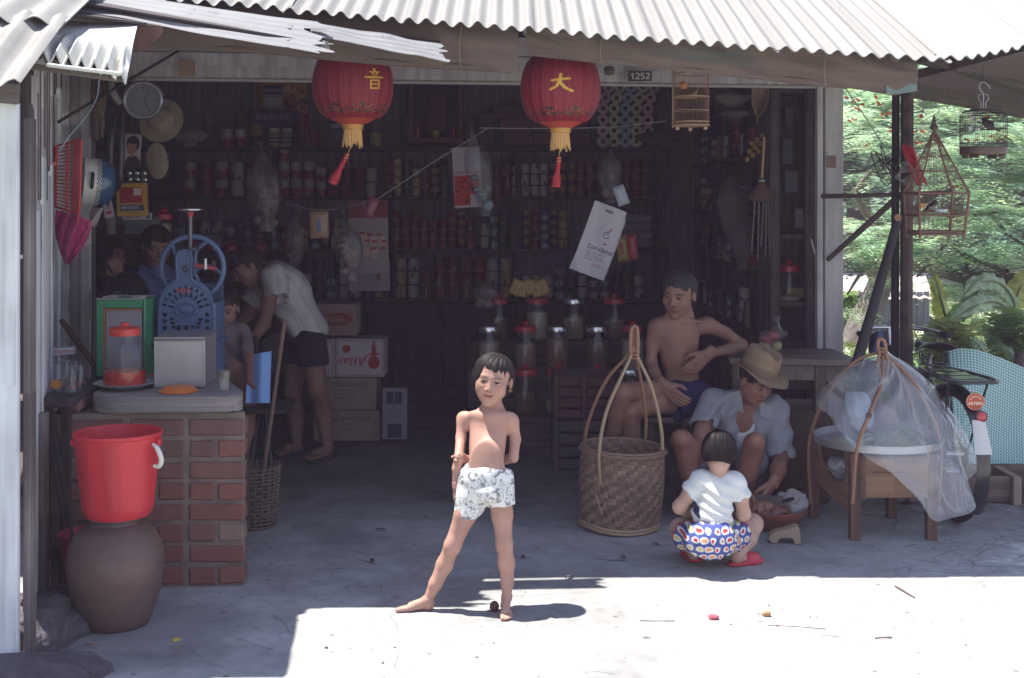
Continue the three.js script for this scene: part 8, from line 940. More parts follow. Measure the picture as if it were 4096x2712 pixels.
{
const c = V(wx(1790, 6.38), 0, -6.38), t = single('clay_basin', 'wide shallow red-brown clay basin on the ground before the squatting man', 'basin', lathe([[0, 0.004], [0.085, 0.0], [0.10, 0.006], [0.145, 0.075], [0.158, 0.092], [0.16, 0.102], [0.15, 0.104], [0.135, 0.08], [0.08, 0.02], [0, 0.02]], 56).translate(c.x, 0, c.z), M([0.22, 0.075, 0.045], 0.4), c);
globalThis.lump('meat', 'piece of dressed brown poultry lying in the clay basin', 'food', V(c.x - 0.055, 0.105, c.z + 0.02), [0.075, 0.05, 0.06], M([0.20, 0.095, 0.055], 0.4), 30, 0.8); globalThis.lump('meat', 'second darker piece of poultry in the clay basin', 'food', V(c.x + 0.02, 0.09, c.z + 0.06), [0.06, 0.035, 0.04], M([0.15, 0.06, 0.045], 0.4), 34, 0.8);
globalThis.lump('crumpled_cloth', 'crumpled pale grey cloth on the right edge of the clay basin', 'cloth', V(c.x + 0.085, 0.125, c.z - 0.01), [0.075, 0.055, 0.055], M([0.30, 0.28, 0.28], 0.9), 41, 1.3); single('cleaver', 'dark cleaver resting across the basin', 'knife', [beam(V(c.x - 0.1, 0.15, c.z + 0.05), V(c.x + 0.03, 0.145, c.z + 0.06), 0.003, 0.055, 0.001), rod(V(c.x + 0.03, 0.145, c.z + 0.06), V(c.x + 0.09, 0.15, c.z + 0.02), 0.01, 0.01, 8)], M([0.06, 0.05, 0.055], 0.4, { metalness: 0.6 }), V(c.x, 0.148, c.z + 0.055));
const sh = new THREE.Shape(); sh.moveTo(-0.068, 0.012); sh.bezierCurveTo(-0.07, 0.03, -0.05, 0.05, 0, 0.056); sh.lineTo(0.05, 0.074); sh.bezierCurveTo(0.07, 0.074, 0.072, 0.05, 0.07, 0); sh.lineTo(0.048, 0); sh.bezierCurveTo(0.048, 0.03, 0.03, 0.034, 0, 0.026); sh.bezierCurveTo(-0.02, 0.03, -0.03, 0.02, -0.034, 0); sh.lineTo(-0.055, 0); const g = metric(fin(new THREE.ExtrudeGeometry(sh, { depth: 0.06, bevelEnabled: true, bevelSize: 0.004, bevelThickness: 0.004, bevelSegments: 2, curveSegments: 8 }))); const cp = V(wx(1812, 6.15), 0.005, -6.15); g.rotateY(-0.15).translate(cp.x, cp.y, cp.z); single('wooden_clog', 'worn pale wooden clog lying on the ground in front of the basin', 'clog', g, M([0.40, 0.30, 0.20], 0.8, { map: smudge }), cp);
single('metal_sheet', 'flat grey sheet lying on the ground behind the basin', 'sheet', sheet((u, v) => at(lerp(1750, 1852, u), lerp(1148, 1150, u) - v * 26 * (1 - u), 6.62).setY(0.01 + 0.012 * vn(u * 4, v * 3)).add(V(0, 0, -v * 0.3)), 8, 6, 0.003), M([0.16, 0.165, 0.175], 0.5, { metalness: 0.3 }), at(1800, 1146, 6.62).setY(0.01));
const bk = V(wx(1850, 7.0), 0, -7.0), bt = thing('round_basket', 'big dark brown woven basket standing behind the squatting man', 'basket', bk), bm = M([0.075, 0.042, 0.03], 0.85); part(bt, 'woven_wall', wovenWall((v) => 0.15 + 0.05 * Math.sin(v * 2.6), 0.44, 48, 20, 0.005), bm); part(bt, 'lid', sheet((u, v) => V(Math.cos(u * 6.283) * 0.18 * v, 0.44 + 0.05 * (1 - v * v), Math.sin(u * 6.283) * 0.18 * v), 40, 8), bm);
}
{
const tw = wood([0.20, 0.155, 0.13], [0.12, 0.09, 0.08], [0.07, 0.055, 0.05], 0.25, 540, 0.55, true), tv = wood([0.16, 0.115, 0.095], [0.09, 0.065, 0.055], null, 0, 541), t = thing('table', 'long worn wooden table along the shop front right of the seated man', 'table', [1.45, 0, -7.2]), y = 0.76;
const q = [V(wx(1688, 7.0), y, -7.0), V(wx(1990, 6.9), y, -6.9), V(wx(1925, 7.45), y, -7.45), V(wx(1680, 7.5), y, -7.5)]; for (let k = 0; k < 3; k++) { const a = q[0].clone().lerp(q[3], k / 3 + 0.004), b = q[1].clone().lerp(q[2], k / 3 + 0.004), c = q[1].clone().lerp(q[2], (k + 1) / 3 - 0.004), e = q[0].clone().lerp(q[3], (k + 1) / 3 - 0.004); part(t, 'top_plank', hull([a, b, c, e, ...[a, b, c, e].map((p) => p.clone().add(V(0, -0.03 - k * 0.002, 0)))]), tw, { world: true }); }
part(t, 'apron', beam(V(wx(1700, 7.05), y - 0.075, -7.04), V(wx(1972, 6.95), y - 0.075, -6.95), 0.025, 0.085), tw, { world: true }); for (const [x, d] of [[1704, 7.06], [1895, 6.98], [1700, 7.45], [1900, 7.42]]) part(t, 'leg', cbox(0.06, y - 0.03, 0.06, 0.005, [wx(x, d), (y - 0.03) / 2, -d]), tv, { world: true }); part(t, 'shelf_rail', beam(V(wx(1704, 7.06), 0.5, -7.1), V(wx(1900, 7), 0.5, -7.05), 0.03, 0.06), tv, { world: true }); part(t, 'drawer', cbox(0.36, 0.1, 0.03, 0.005, at(1795, 878, 7.1)), M([0.05, 0.038, 0.036], 0.7), { world: true }); part(t, 'brace', beam(V(wx(1893, 7.2), 0.62, -7.2), V(wx(1975, 7.1), 0.5, -7.1), 0.03, 0.03), M([0.04, 0.03, 0.03], 0.8), { world: true });
const st = thing('stool', 'low wooden stool with a chrome framed back under the seated man', 'stool', [wx(1560, 6.95), 0, -6.95]); part(st, 'seat', cbox(0.34, 0.03, 0.34, 0.006, [wx(1555, 6.98), 0.455, -6.98]), tv, { world: true }); for (const [x, d] of [[1503, 6.86], [1582, 6.86], [1512, 7.12], [1590, 7.12]]) part(st, 'leg', beam(V(wx(x, d), 0, -d), V(wx(x, d), 0.44, -d), 0.03, 0.03), tv, { world: true }); part(st, 'back_tube', tube([at(1606, 1100, 7.12), at(1606, 960, 7.12), at(1604, 890, 7.14), at(1600, 880, 7.16)], 0.009, 20, 8), chrome2, { world: true });
const cr = (label, x, y0, w, h, d, m) => { const c = thing('crate', label, 'crate', [wx(x, d), y0, -d]); part(c, 'back', cbox(w, h, 0.012, 0.003, [0, h / 2, -0.3]), m); for (let k = 0; k < 4; k++) part(c, 'slat', cbox(w, h * 0.2, 0.012, 0.003, [0, h * (0.12 + k * 0.25), 0]), m); for (const q2 of [-1, 0, 1]) part(c, 'rib', cbox(0.03, h, 0.02, 0.003, [q2 * (w / 2 - 0.015), h / 2, 0.006]), m); for (const q2 of [-1, 1]) part(c, 'side', cbox(0.012, h, 0.3, 0.003, [q2 * w / 2, h / 2, -0.15]), m); part(c, 'bottom', cbox(w, 0.012, 0.3, 0.003, [0, 0.012, -0.15]), m); return c; };
cr('dark grey bottle crate, the lower of two stacked beside the jars', 1350, 0, 0.36, 0.3, 7.75, M([0.04, 0.035, 0.04], 0.6)); cr('dark red bottle crate, stacked on top of the grey crate beside the jars', 1350, 0.305, 0.36, 0.26, 7.75, M([0.05, 0.012, 0.015], 0.6));
}
{
const bk = M([0.018, 0.018, 0.02], 0.3, { clearcoat: 0.5 }), ch = M([0.5, 0.5, 0.52], 0.25, { metalness: 0.9 }), rub = M([0.02, 0.02, 0.02], 0.85), t = thing('bicycle', 'black roadster bicycle parked behind the stand, seen from the rear', 'bicycle', [2.2, 0, -7.04], { turn: 0.06 });
const R = 0.335, ax = [V(0, R, 0.5), V(0, R, -0.58)];
for (const [i, a] of ax.entries()) { const w = part(t, 'wheel', xf(fin(new THREE.TorusGeometry(R - 0.016, 0.018, 10, 64).rotateY(Math.PI / 2)), a), rub); part(w, 'rim', xf(fin(new THREE.TorusGeometry(R - 0.042, 0.009, 6, 60).rotateY(Math.PI / 2)), a), ch); part(w, 'spokes', [...Array(32)].map((_, k) => { const b = k / 32 * 6.283, e = b + (k & 1 ? 0.3 : -0.3); return rod(a.clone().add(V((k & 2 ? 1 : -1) * 0.02, Math.sin(e) * 0.025, Math.cos(e) * 0.025)), a.clone().add(V(0, Math.sin(b) * (R - 0.045), Math.cos(b) * (R - 0.045))), 0.0012, 0.0012, 4); }), ch, { stuff: true }); part(w, 'hub', rod(a.clone().add(V(-0.045, 0, 0)), a.clone().add(V(0.045, 0, 0)), 0.016, 0.016, 12), ch);
part(t, 'mudguard', sheet((u, v) => { const b = i ? lerp(0.2, 2.6, u) : lerp(-0.75, 2.5, u), r = R + 0.022 - 0.008 * (v * 2 - 1) ** 2; return a.clone().add(V((v - 0.5) * 0.066, Math.sin(b) * r, Math.cos(b) * r)); }, 40, 8, 0.0015), bk); }
const bb = V(0, 0.29, 0.02), sx = V(0, 0.72, 0.16), hd = V(0, 0.78, -0.42), hb = V(0, 0.62, -0.45); for (const [n, a, b, r] of [['seat_tube', bb, sx, 0.015], ['down_tube', bb, hb, 0.016], ['top_tube', V(0, 0.68, 0.15), hd.clone().add(V(0, -0.06, 0)), 0.014], ['head_tube', hb, hd, 0.018]]) part(t, n, rod(a, b, r, r, 12), bk); for (const q of [-1, 1]) { part(t, 'chain_stay', rod(bb.clone().add(V(q * 0.02, 0, 0)), ax[0].clone().add(V(q * 0.055, 0, 0)), 0.009, 0.008, 8), bk); part(t, 'seat_stay', rod(V(q * 0.015, 0.66, 0.15), ax[0].clone().add(V(q * 0.055, 0, 0)), 0.008, 0.008, 8), bk); part(t, 'fork_blade', taper([hb.clone().add(V(q * 0.03, 0, 0)), V(q * 0.05, 0.5, -0.49), ax[1].clone().add(V(q * 0.05, 0, 0))], [0.012, 0.011, 0.008], 10, 8), bk); }
part(t, 'chain_case', cbox(0.02, 0.11, 0.52, 0.01, [0.06, 0.31, 0.26]), bk); part(t, 'crank', [rod(bb.clone().add(V(0.085, 0, 0)), bb.clone().add(V(0.085, -0.12, 0.1)), 0.008), cbox(0.08, 0.02, 0.07, 0.006, bb.clone().add(V(0.13, -0.12, 0.1)))], ch);
const sd = part(t, 'saddle', sheet((u, v) => { const z = lerp(-0.14, 0.13, v), w = lerp(0.02, 0.105, sstep(0.25, 0.9, v)), a = lerp(-1.25, 1.25, u); return V(Math.sin(a) * w, 0.835 + Math.cos(a) * 0.045 - 0.03 + 0.02 * sstep(0.7, 1, v), 0.16 + z); }, 16, 16, 0.006), M([0.025, 0.02, 0.02], 0.4)); part(sd, 'springs', [...[-1, 1].flatMap((q) => [tube([...Array(22)].map((_, k) => V(q * 0.06 + 0.018 * Math.cos(k * 1.3), 0.755 + k * 0.0028, 0.255 + 0.018 * Math.sin(k * 1.3))), 0.003, 60, 5)]), tube([V(-0.075, 0.76, 0.27), V(0, 0.75, 0.285), V(0.075, 0.76, 0.27)], 0.005, 10, 6), tube([V(-0.06, 0.76, 0.26), V(-0.02, 0.755, 0.1), V(0, 0.8, 0.03), V(0.02, 0.755, 0.1), V(0.06, 0.76, 0.26)], 0.004, 20, 6)], bk); part(t, 'seat_post', rod(sx, V(0, 0.8, 0.18), 0.012, 0.012, 10), ch);
part(t, 'rack', [tube([V(-0.07, 0.735, 0.22), V(-0.115, 0.735, 0.5), V(-0.1, 0.735, 0.78), V(0, 0.735, 0.8), V(0.1, 0.735, 0.78), V(0.115, 0.735, 0.5), V(0.07, 0.735, 0.22)], 0.009, 50, 8), ...[0.3, 0.42, 0.56, 0.7].map((z) => rod(V(-0.105, 0.735, z), V(0.105, 0.735, z), 0.006, 0.006, 6)), cbox(0.16, 0.012, 0.5, 0.003, [0, 0.732, 0.52])], bk); for (const q of [-1, 1]) part(t, 'rack_stay', rod(V(q * 0.1, 0.735, 0.68), ax[0].clone().add(V(q * 0.065, 0, 0)), 0.006, 0.006, 6), bk);
part(t, 'flap', sheet((u, v) => V((u - 0.5) * (0.062 + 0.02 * v), 0.555 - v * 0.155, 0.80 + 0.06 * v - 0.01 * (u * 2 - 1) ** 2), 8, 8, 0.003), M([0.55, 0.54, 0.52], 0.6)); part(t, 'rear_lamp', lathe([[0, 0.012], [0.02, 0.008], [0.026, 0], [0.024, -0.02], [0, -0.02]], 20).rotateX(Math.PI / 2), M([0.42, 0.03, 0.04], 0.25, { clearcoat: 0.6 }), { pos: [0.012, 0.572, 0.80] }); part(t, 'lamp_ring', xf(fin(new THREE.TorusGeometry(0.026, 0.003, 6, 24)), [0.012, 0.572, 0.801]), bk);
const pl = part(t, 'licence_plate', xf(lathe([[0, 0.002], [0.046, 0.002], [0.047, 0], [0.046, -0.002], [0, -0.002]], 40), [0, 0, 0], [Math.PI / 2, 0, 0]), M([0.40, 0.11, 0.045], 0.45), { pos: [0.0, 0.638, 0.755] }); pl.scale.set(1, 0.92, 1); part(pl, 'print', fin(new THREE.CircleGeometry(0.0455, 40)), M(W1, 0.45, { map: canvasTex(256, 256, (g, w, h) => { g.fillStyle = '#a8482a'; g.fillRect(0, 0, w, h); g.strokeStyle = '#d8b7a4'; g.lineWidth = 6; g.beginPath(); g.arc(128, 128, 120, 0, 7); g.stroke(); g.fillStyle = '#e4cfc0'; g.font = 'bold 62px sans-serif'; g.textAlign = 'center'; g.fillText('457094', 128, 178); g.font = 'bold 30px sans-serif'; const s = 'SINGAPORE'; for (let k = 0; k < 9; k++) { g.save(); g.translate(128, 140); g.rotate((k - 4) * 0.25); g.fillText(s[k], 0, -76); g.restore(); } }) }), { pos: [0, 0, 0.0028] });
const hbP = [V(-0.24, 0.86, -0.2), V(-0.2, 0.872, -0.34), V(-0.1, 0.88, -0.42), V(0, 0.88, -0.44), V(0.1, 0.88, -0.42), V(0.2, 0.872, -0.34), V(0.24, 0.86, -0.2)]; part(t, 'handlebar', tube(hbP, 0.012, 40, 10), ch); for (const q of [-1, 1]) { part(t, 'grip', rod(V(q * 0.243, 0.858, -0.16), V(q * 0.232, 0.863, -0.27), 0.017, 0.016, 12), rub); part(t, 'brake_lever', rod(V(q * 0.24, 0.84, -0.15), V(q * 0.19, 0.85, -0.35), 0.005, 0.005, 6), ch); } part(t, 'stem', rod(hd, V(0, 0.88, -0.44), 0.012, 0.012, 10), ch); part(t, 'bell', xf(fin(new THREE.SphereGeometry(0.03, 16, 10, 0, 6.3, 0, 1.57)), [0.1, 0.9, -0.41]), bk); part(t, 'brake_cable', tube([V(0.2, 0.85, -0.33), V(0.15, 0.82, -0.1), V(0.05, 0.75, -0.2), V(0, 0.7, -0.4)], 0.003, 20, 5), bk); part(t, 'kickstand', rod(V(-0.08, 0.3, 0.45), V(-0.16, 0.0, 0.58), 0.008, 0.008, 6), ch);
}
{
const ck = M(W1, 0.85, { map: canvasTex(64, 64, (g, w, h) => { g.fillStyle = '#d9ebe6'; g.fillRect(0, 0, w, h); g.fillStyle = '#5b8f86'; g.fillRect(0, 0, 32, 32); g.fillStyle = '#9cc4bb'; g.fillRect(32, 0, 32, 32); g.fillRect(0, 32, 32, 32); }) }); ck.map.wrapS = ck.map.wrapT = THREE.RepeatWrapping; ck.map.repeat.set(62, 44);
single('checked_mat', 'green and white checked padded mat propped up behind the bicycle', 'mat', sheet((u, v) => { const x = lerp(2196, 2580, u), peak = 815 + 235 * Math.pow(Math.max(0, (x - 2240) / 330), 1.25) * 0.62 + 60 * Math.pow(Math.max(0, (2222 - x) / 70), 2), bot = lerp(1075, 1260, sstep(2200, 2520, x)), y = lerp(peak, bot, v), d = 7.75 - v * 0.35 + 0.05 * Math.sin(u * 4) + 0.1 * (1 - v) * (1 - v); const p = at(x, y, d); p.z += 0.03 * Math.sin(u * 9 + v * 3); return p; }, 60, 40, 0.04), ck, at(2300, 1100, 7.4));
const pw = wood([0.24, 0.18, 0.13], [0.13, 0.095, 0.075], null, 0, 560, 0.8, true), t = thing('plank_trough', 'low box of brown planks on the ground below the checked mat', 'box', at(2300, 1165, 6.9).setY(0)), d = 6.92; part(t, 'front_plank', cbox(0.34, 0.135, 0.02, 0.003, [wx(2268, d), 0.075, -d], [0, -0.09, 0]), pw, { world: true }); part(t, 'end_block', cbox(0.045, 0.15, 0.3, 0.004, [wx(2352, 6.86), 0.075, -7.0]), M([0.33, 0.26, 0.19], 0.85, { map: smudge }), { world: true }); part(t, 'front_plank', cbox(0.6, 0.14, 0.02, 0.003, [wx(2352, 6.88) + 0.33, 0.075, -6.88]), pw, { world: true }); part(t, 'back_plank', cbox(1.0, 0.14, 0.02, 0.003, [wx(2340, 7.2), 0.075, -7.22]), pw, { world: true });
single('post_block', 'small dark wooden stake in the gap beside the plank trough', 'stake', rod(at(2212, 1125, 7.1).setY(0), at(2216, 1070, 7.1), 0.03, 0.026, 8), darkWood, at(2212, 1125, 7.1).setY(0));
}
{
const g = (n, label, cat, x, y, geo, m) => { const p = onGround(x, y); const o = single(n, label, cat, geo, m, [0, 0, 0]); o.position.copy(p); return o; }, lf = (L, w, h) => sheet((u, v) => V((u - 0.5) * L, 0.006 + h * Math.sin(u * 3.1) * (0.4 + Math.abs(v - 0.5)), (v - 0.5) * w * Math.sin(u * 3.1)), 8, 4, 0.001);
globalThis.lump('seed_pod', 'dark red dried pod on the ground beside the girl foot', 'pod', onGround(1143, 1414).add(V(0, 0.02, 0)), [0.018, 0.021, 0.018], M([0.09, 0.03, 0.03], 0.7), 50, 0.6);
globalThis.lump('petal', 'crumpled pink red blossom lying on the sunlit ground at the right', 'petal', onGround(1650, 1432).add(V(0, 0.009, 0)), [0.019, 0.01, 0.014], M([0.42, 0.08, 0.10], 0.7), 52, 1); globalThis.lump('petal', 'brown and cream withered blossom right of the pink one on the sunlit ground', 'petal', onGround(1774, 1425).add(V(0, 0.009, 0)), [0.017, 0.012, 0.013], M([0.35, 0.2, 0.1], 0.8), 55, 1);
g('yellow_cap', 'yellow bottle cap on the shaded ground right of the jar', 'cap', 408, 1481, lathe([[0.015, 0.0], [0.0165, 0.003], [0.0145, 0.008], [0.0, 0.009]], 18), M([0.50, 0.36, 0.07], 0.4)); g('leaf', 'dry brown curled leaf in front of the earthenware jar', 'leaf', 207, 1498, lf(0.062, 0.02, 0.014), M([0.25, 0.15, 0.10], 0.8)); const l2 = g('leaf', 'narrow tan dry leaf by the lower left stones', 'leaf', 110, 1500, lf(0.055, 0.014, 0.01), M([0.36, 0.22, 0.13], 0.8)); l2.rotation.y = -0.8;
for (const [i, [a, b, c, d, w]] of [[2070, 1357, 2115, 1384, 'slanting right of centre'], [2024, 1478, 2062, 1476, 'short, level, near the right front'], [1480, 1436, 1560, 1437, 'pale, level, left of the pink blossom'], [1775, 1448, 1910, 1457, 'long and thin below the brown blossom']].entries()) single('twig', `dry twig on the sunlit ground, ${w}`, 'twig', tube([onGround(a, b).setY(0.004), onGround((a + c) / 2, (b + d) / 2 + 1).setY(0.007), onGround(c, d).setY(0.004)], i === 3 ? 0.0018 : 0.003, 10, 5), M(i === 2 ? [0.4, 0.38, 0.34] : [0.13, 0.09, 0.08], 0.9), onGround(a, b));
const r = rng(88), peb = new THREE.IcosahedronGeometry(1, 1), list = []; for (let k = 0; k < 90; k++) { const p = onGround(350 + r() * 2050, 1180 + r() * 400), s = 0.002 + r() * r() * 0.006; list.push(xf(fin(peb.clone()), [p.x, s * 0.4, p.z], [r() * 3, r() * 3, 0], [s, s * 0.6, s * (0.7 + r() * 0.6)])); } single('grit', 'scattered small stones and crumbs on the forecourt', 'grit', list, M([0.2, 0.175, 0.155], 0.95), [0, 0, -5.5], { kind: 'stuff' });
for (const [i, [x, y]] of [[1316, 1338], [1440, 1292], [860, 1300], [1515, 1262], [1210, 1292], [880, 1228]].entries()) { const o = g('leaf', `small dark dry leaf on the shaded ground, ${['nearest the sun edge behind the girl', 'left of the toddler', 'left behind the girl', 'near the carrying basket', 'close behind the girl legs', 'farthest back on the floor'][i]}`, 'leaf', x, y, lf(0.05 + 0.02 * r(), 0.02, 0.008), M([0.07, 0.05, 0.05], 0.9)); o.rotation.y = r() * 3; }
}
// ------------------------------------------------------------ the sunny yard beyond the posts
const leafMat = (c, tr = 0.4) => M(c, 0.75, { transmission: tr, thickness: 0, specularIntensity: 0.2, vertexColors: true });
function leafMesh(n, seed, place, frond, leaflet) {
const r = rng(seed), pos = [], col = [], N = frond.pairs;
for (let k = 0; k < n; k++) {
const q = place(r); if (!q) continue; const [c, dir] = q, L = frond.L * (0.7 + 0.6 * r()), side = V(-dir.z, 0.15 * (r() - 0.5), dir.x).normalize(), tone = 0.8 + 0.45 * r(), yl = r() * 0.25;
for (let i = 0; i < N; i++) { const t = (i + 0.6) / N, b = c.clone().addScaledVector(dir, L * t).add(V(0, -frond.droop * L * t * t, 0)); for (const s of [-1, 1]) { const l = leaflet.l * (0.55 + 0.8 * Math.sin((0.15 + t * 0.8) * 3.1)) * (0.8 + 0.4 * r()), e = b.clone().addScaledVector(side, s * l).addScaledVector(dir, l * 0.35).add(V(0, -l * 0.2 * r(), 0)), m1 = b.clone().lerp(e, 0.45).addScaledVector(dir, leaflet.w * l), m2 = b.clone().lerp(e, 0.45).addScaledVector(dir, -leaflet.w * l); for (const p of [b, m1, e, b, e, m2]) { pos.push(p.x, p.y, p.z); col.push(tone * (0.9 + yl), tone, tone * (0.95 - yl)); } } }
}
const g = new THREE.BufferGeometry(); g.setAttribute('position', new THREE.Float32BufferAttribute(pos, 3)); g.setAttribute('color', new THREE.Float32BufferAttribute(col, 3)); g.computeVertexNormals(); return g;
}
const bark = M(W1, 0.9, { map: tex(256, 256, (u, v) => { const k = 0.55 + 0.8 * fbm(u * 8, v * 5, 5, 0, 610); return [0.19 * k, 0.155 * k, 0.145 * k]; }), bumpMap: roughBump, bumpScale: 0.02 }), darkBark = M([0.07, 0.055, 0.055], 0.9);
const hdir = (r, up = 0.15) => { const a = r() * 6.283; return V(Math.cos(a), (r() - 0.5) * 2 * up, Math.sin(a)).normalize(); };
function sprays(list) { return (r) => { const [x, y, d, rx, ry, rd] = list[Math.floor(r() * list.length)], a = r() * 6.283, q = Math.sqrt(r()), dz = (r() - 0.5) * 2 * rd; const p = at(x + Math.cos(a) * q * rx, y + Math.sin(a) * q * ry, d + dz); return [p, hdir(r, 0.2)]; }; }
{
const t = thing('flame_tree', 'leaning flame tree with pale scarred trunk, feathery leaves and red flowers', 'tree', onGround(1992, 795)), D = 14.4, r = rng(5), tr = (pts, rs, m = bark) => taper(pts.map(([x, y, d]) => at(x, y, d)), rs, 30, 10);
part(t, 'trunk', tr([[1985, 800, D], [1996, 752, D], [2018, 700, D], [2036, 655, D], [2052, 600, D - 0.3], [2072, 560, D - 0.5]], [0.2, 0.17, 0.14, 0.13, 0.1, 0.08]), bark, { world: true });
for (const [pts, rs] of [[[[2036, 655, D], [2008, 610, D - 0.3], [1960, 560, D - 1], [1900, 520, D - 1.6]], [0.1, 0.07, 0.05, 0.03]], [[[2050, 610, D], [2120, 613, D - 1], [2165, 618, D - 1.6], [2230, 640, D - 2], [2300, 640, D - 2.2], [2400, 652, D - 2.5]], [0.09, 0.085, 0.075, 0.075, 0.065, 0.05]], [[[2072, 560, D - 0.5], [2140, 545, D - 1.5], [2190, 555, D - 2], [2240, 595, D - 2.4], [2330, 628, D - 2.8]], [0.06, 0.05, 0.04, 0.03, 0.02]], [[[2072, 560, D - 0.5], [2010, 500, D - 0.6], [1985, 440, D - 1], [2030, 380, D - 1.3]], [0.07, 0.05, 0.035, 0.02]], [[[2140, 545, D - 1.5], [2200, 500, D - 2], [2290, 490, D - 2.2], [2380, 470, D - 2.5]], [0.04, 0.035, 0.03, 0.02]], [[[2072, 560, D - 0.5], [2130, 470, D - 1], [2240, 420, D - 1.4], [2380, 450, D - 2]], [0.05, 0.04, 0.04, 0.03]], [[[2008, 610, D], [1985, 640, D - 1], [1960, 680, D - 1.6]], [0.03, 0.022, 0.01]], [[[2240, 595, D - 2.4], [2230, 660, D - 2.4], [2236, 720, D - 2.5]], [0.02, 0.012, 0.006]], [[[2190, 555, D - 2], [2160, 600, D - 2.2], [2120, 640, D - 2.3]], [0.025, 0.02, 0.01]], [[[2290, 490, D - 2.2], [2330, 540, D - 2.4], [2390, 580, D - 2.4]], [0.02, 0.015, 0.01]]]) part(t, 'branch', tr(pts, rs), pts[1][0] > 2100 ? darkBark : bark, { world: true });
const lists = []; for (let k = 0; k < 62; k++) lists.push([1930 + r() * 470, 195 + Math.pow(r(), 0.9) * 420, 9.8 + r() * 5, 26 + r() * 44, 5 + r() * 11, 0.3]); for (const [x, y] of [[2300, 600], [2340, 570], [2250, 575], [2180, 590], [1970, 600], [2010, 580], [2060, 650], [2200, 660], [2330, 690], [1975, 720], [2120, 560]]) lists.push([x, y, 12, 55, 12, 0.4]);
part(t, 'crown', leafMesh(1500, 21, sprays(lists), { L: 0.34, pairs: 9, droop: 0.35 }, { l: 0.062, w: 0.2 }), leafMat([0.46, 0.61, 0.50], 0.65), { world: true, stuff: true });
const fp = []; const rr = rng(9); for (const [x, y] of [[1952, 225], [1978, 232], [1990, 245], [2025, 225], [2030, 240], [1975, 250], [2045, 265], [2040, 268], [2010, 335], [2068, 300], [2120, 270], [2125, 300], [2130, 330], [2290, 270], [2300, 320], [2280, 330], [2245, 322], [2330, 230], [2345, 265], [1965, 280], [2070, 350], [2215, 430]]) for (let k = 0; k < 3; k++) { const c = at(x + (rr() - 0.5) * 26, y + (rr() - 0.5) * 10, 10 + rr() * 1.5), s = 0.007 + rr() * 0.01; fp.push(sheet((u, v) => c.clone().add(V((u - 0.5) * s * 2, Math.sin(u * 3 + k) * s * 0.5 + (v - 0.5) * s, (v - 0.5) * s)), 2, 2)); } part(t, 'flowers', fp, M([0.55, 0.06, 0.035], 0.7, { transmission: 0.3 }), { world: true, stuff: true });
}
{
const mk = (label, x, base, top, d, w, c, n, seed, name = 'tree', big = 1) => { const t = thing(name, label, 'tree', at(x, base, d).setY(0)), r = rng(seed), H = 1.62 - (top - 460) * d / F, cx = wx(x, d); part(t, 'trunk', taper([V(cx, 0, -d), V(cx + 0.2, H * 0.35, -d), V(cx - 0.1, H * 0.7, -d)], [0.3, 0.22, 0.12], 12, 9), darkBark, { world: true }); for (let k = 0; k < 5; k++) { const a = k * 1.3; part(t, 'branch', taper([V(cx, H * 0.4, -d), V(cx + Math.cos(a) * w * 0.3, H * 0.62, -d + Math.sin(a) * w * 0.3), V(cx + Math.cos(a) * w * 0.5, H * 0.8, -d + Math.sin(a) * w * 0.5)], [0.12, 0.08, 0.03], 10, 6), darkBark, { world: true }); }
const cl = [...Array(40)].map(() => { const a = r() * 6.3, q = Math.sqrt(r()); return [cx + Math.cos(a) * q * w, H * (0.42 + 0.55 * r()), -d + Math.sin(a) * q * w * 0.8, 0.5 + r() * 0.9]; }); part(t, 'crown', leafMesh(n, seed + 3, (r2) => { const k = cl[Math.floor(r2() * 40)], a = r2() * 6.3, e = Math.acos(r2() * 2 - 1), q = k[3] * Math.cbrt(r2()); return [V(k[0] + Math.sin(e) * Math.cos(a) * q, k[1] + Math.cos(e) * q * 0.6, k[2] + Math.sin(e) * Math.sin(a) * q), hdir(r2, 0.5)]; }, { L: 0.5 * big, pairs: 4, droop: 0.3 }, { l: 0.2 * big, w: 0.3 }), leafMat(c), { world: true, stuff: true }); };
mk('broad pale green tree behind the flame tree, at the left of the gap', 1960, 700, 150, 24, 3.4, [0.38, 0.54, 0.40], 900, 31); mk('tall green tree behind the bird cages, in the middle of the yard', 2180, 700, 60, 27, 4.2, [0.36, 0.52, 0.38], 1000, 41); mk('large pale tree at the right edge of the yard', 2420, 700, 100, 23, 4, [0.38, 0.55, 0.40], 900, 51);
mk('low dark bushy tree behind the shed on the left', 1990, 690, 500, 32, 3.2, [0.24, 0.36, 0.30], 800, 61); mk('low dark bushy tree behind the middle of the yard', 2190, 690, 480, 34, 4, [0.22, 0.34, 0.28], 800, 71); mk('low dark bushy tree behind the banana plants', 2400, 690, 490, 31, 3.4, [0.24, 0.36, 0.30], 800, 81);
const rr = rng(3), g = leafMesh(5200, 91, (r) => { const x = wx(1500 + r() * 1500, 44), z = -44 - r() * 7; return [V(x + (r() - 0.5), r() * (3.4 + 3 * vn(x * 0.3, 2)), z), hdir(r, 0.6)]; }, { L: 0.9, pairs: 3, droop: 0.2 }, { l: 0.45, w: 0.35 }); const o = single('far_wood', 'hazy green mass of far trees closing the yard', 'trees', g, leafMat([0.34, 0.46, 0.4]), [14, 0, -46], { kind: 'stuff' });
}
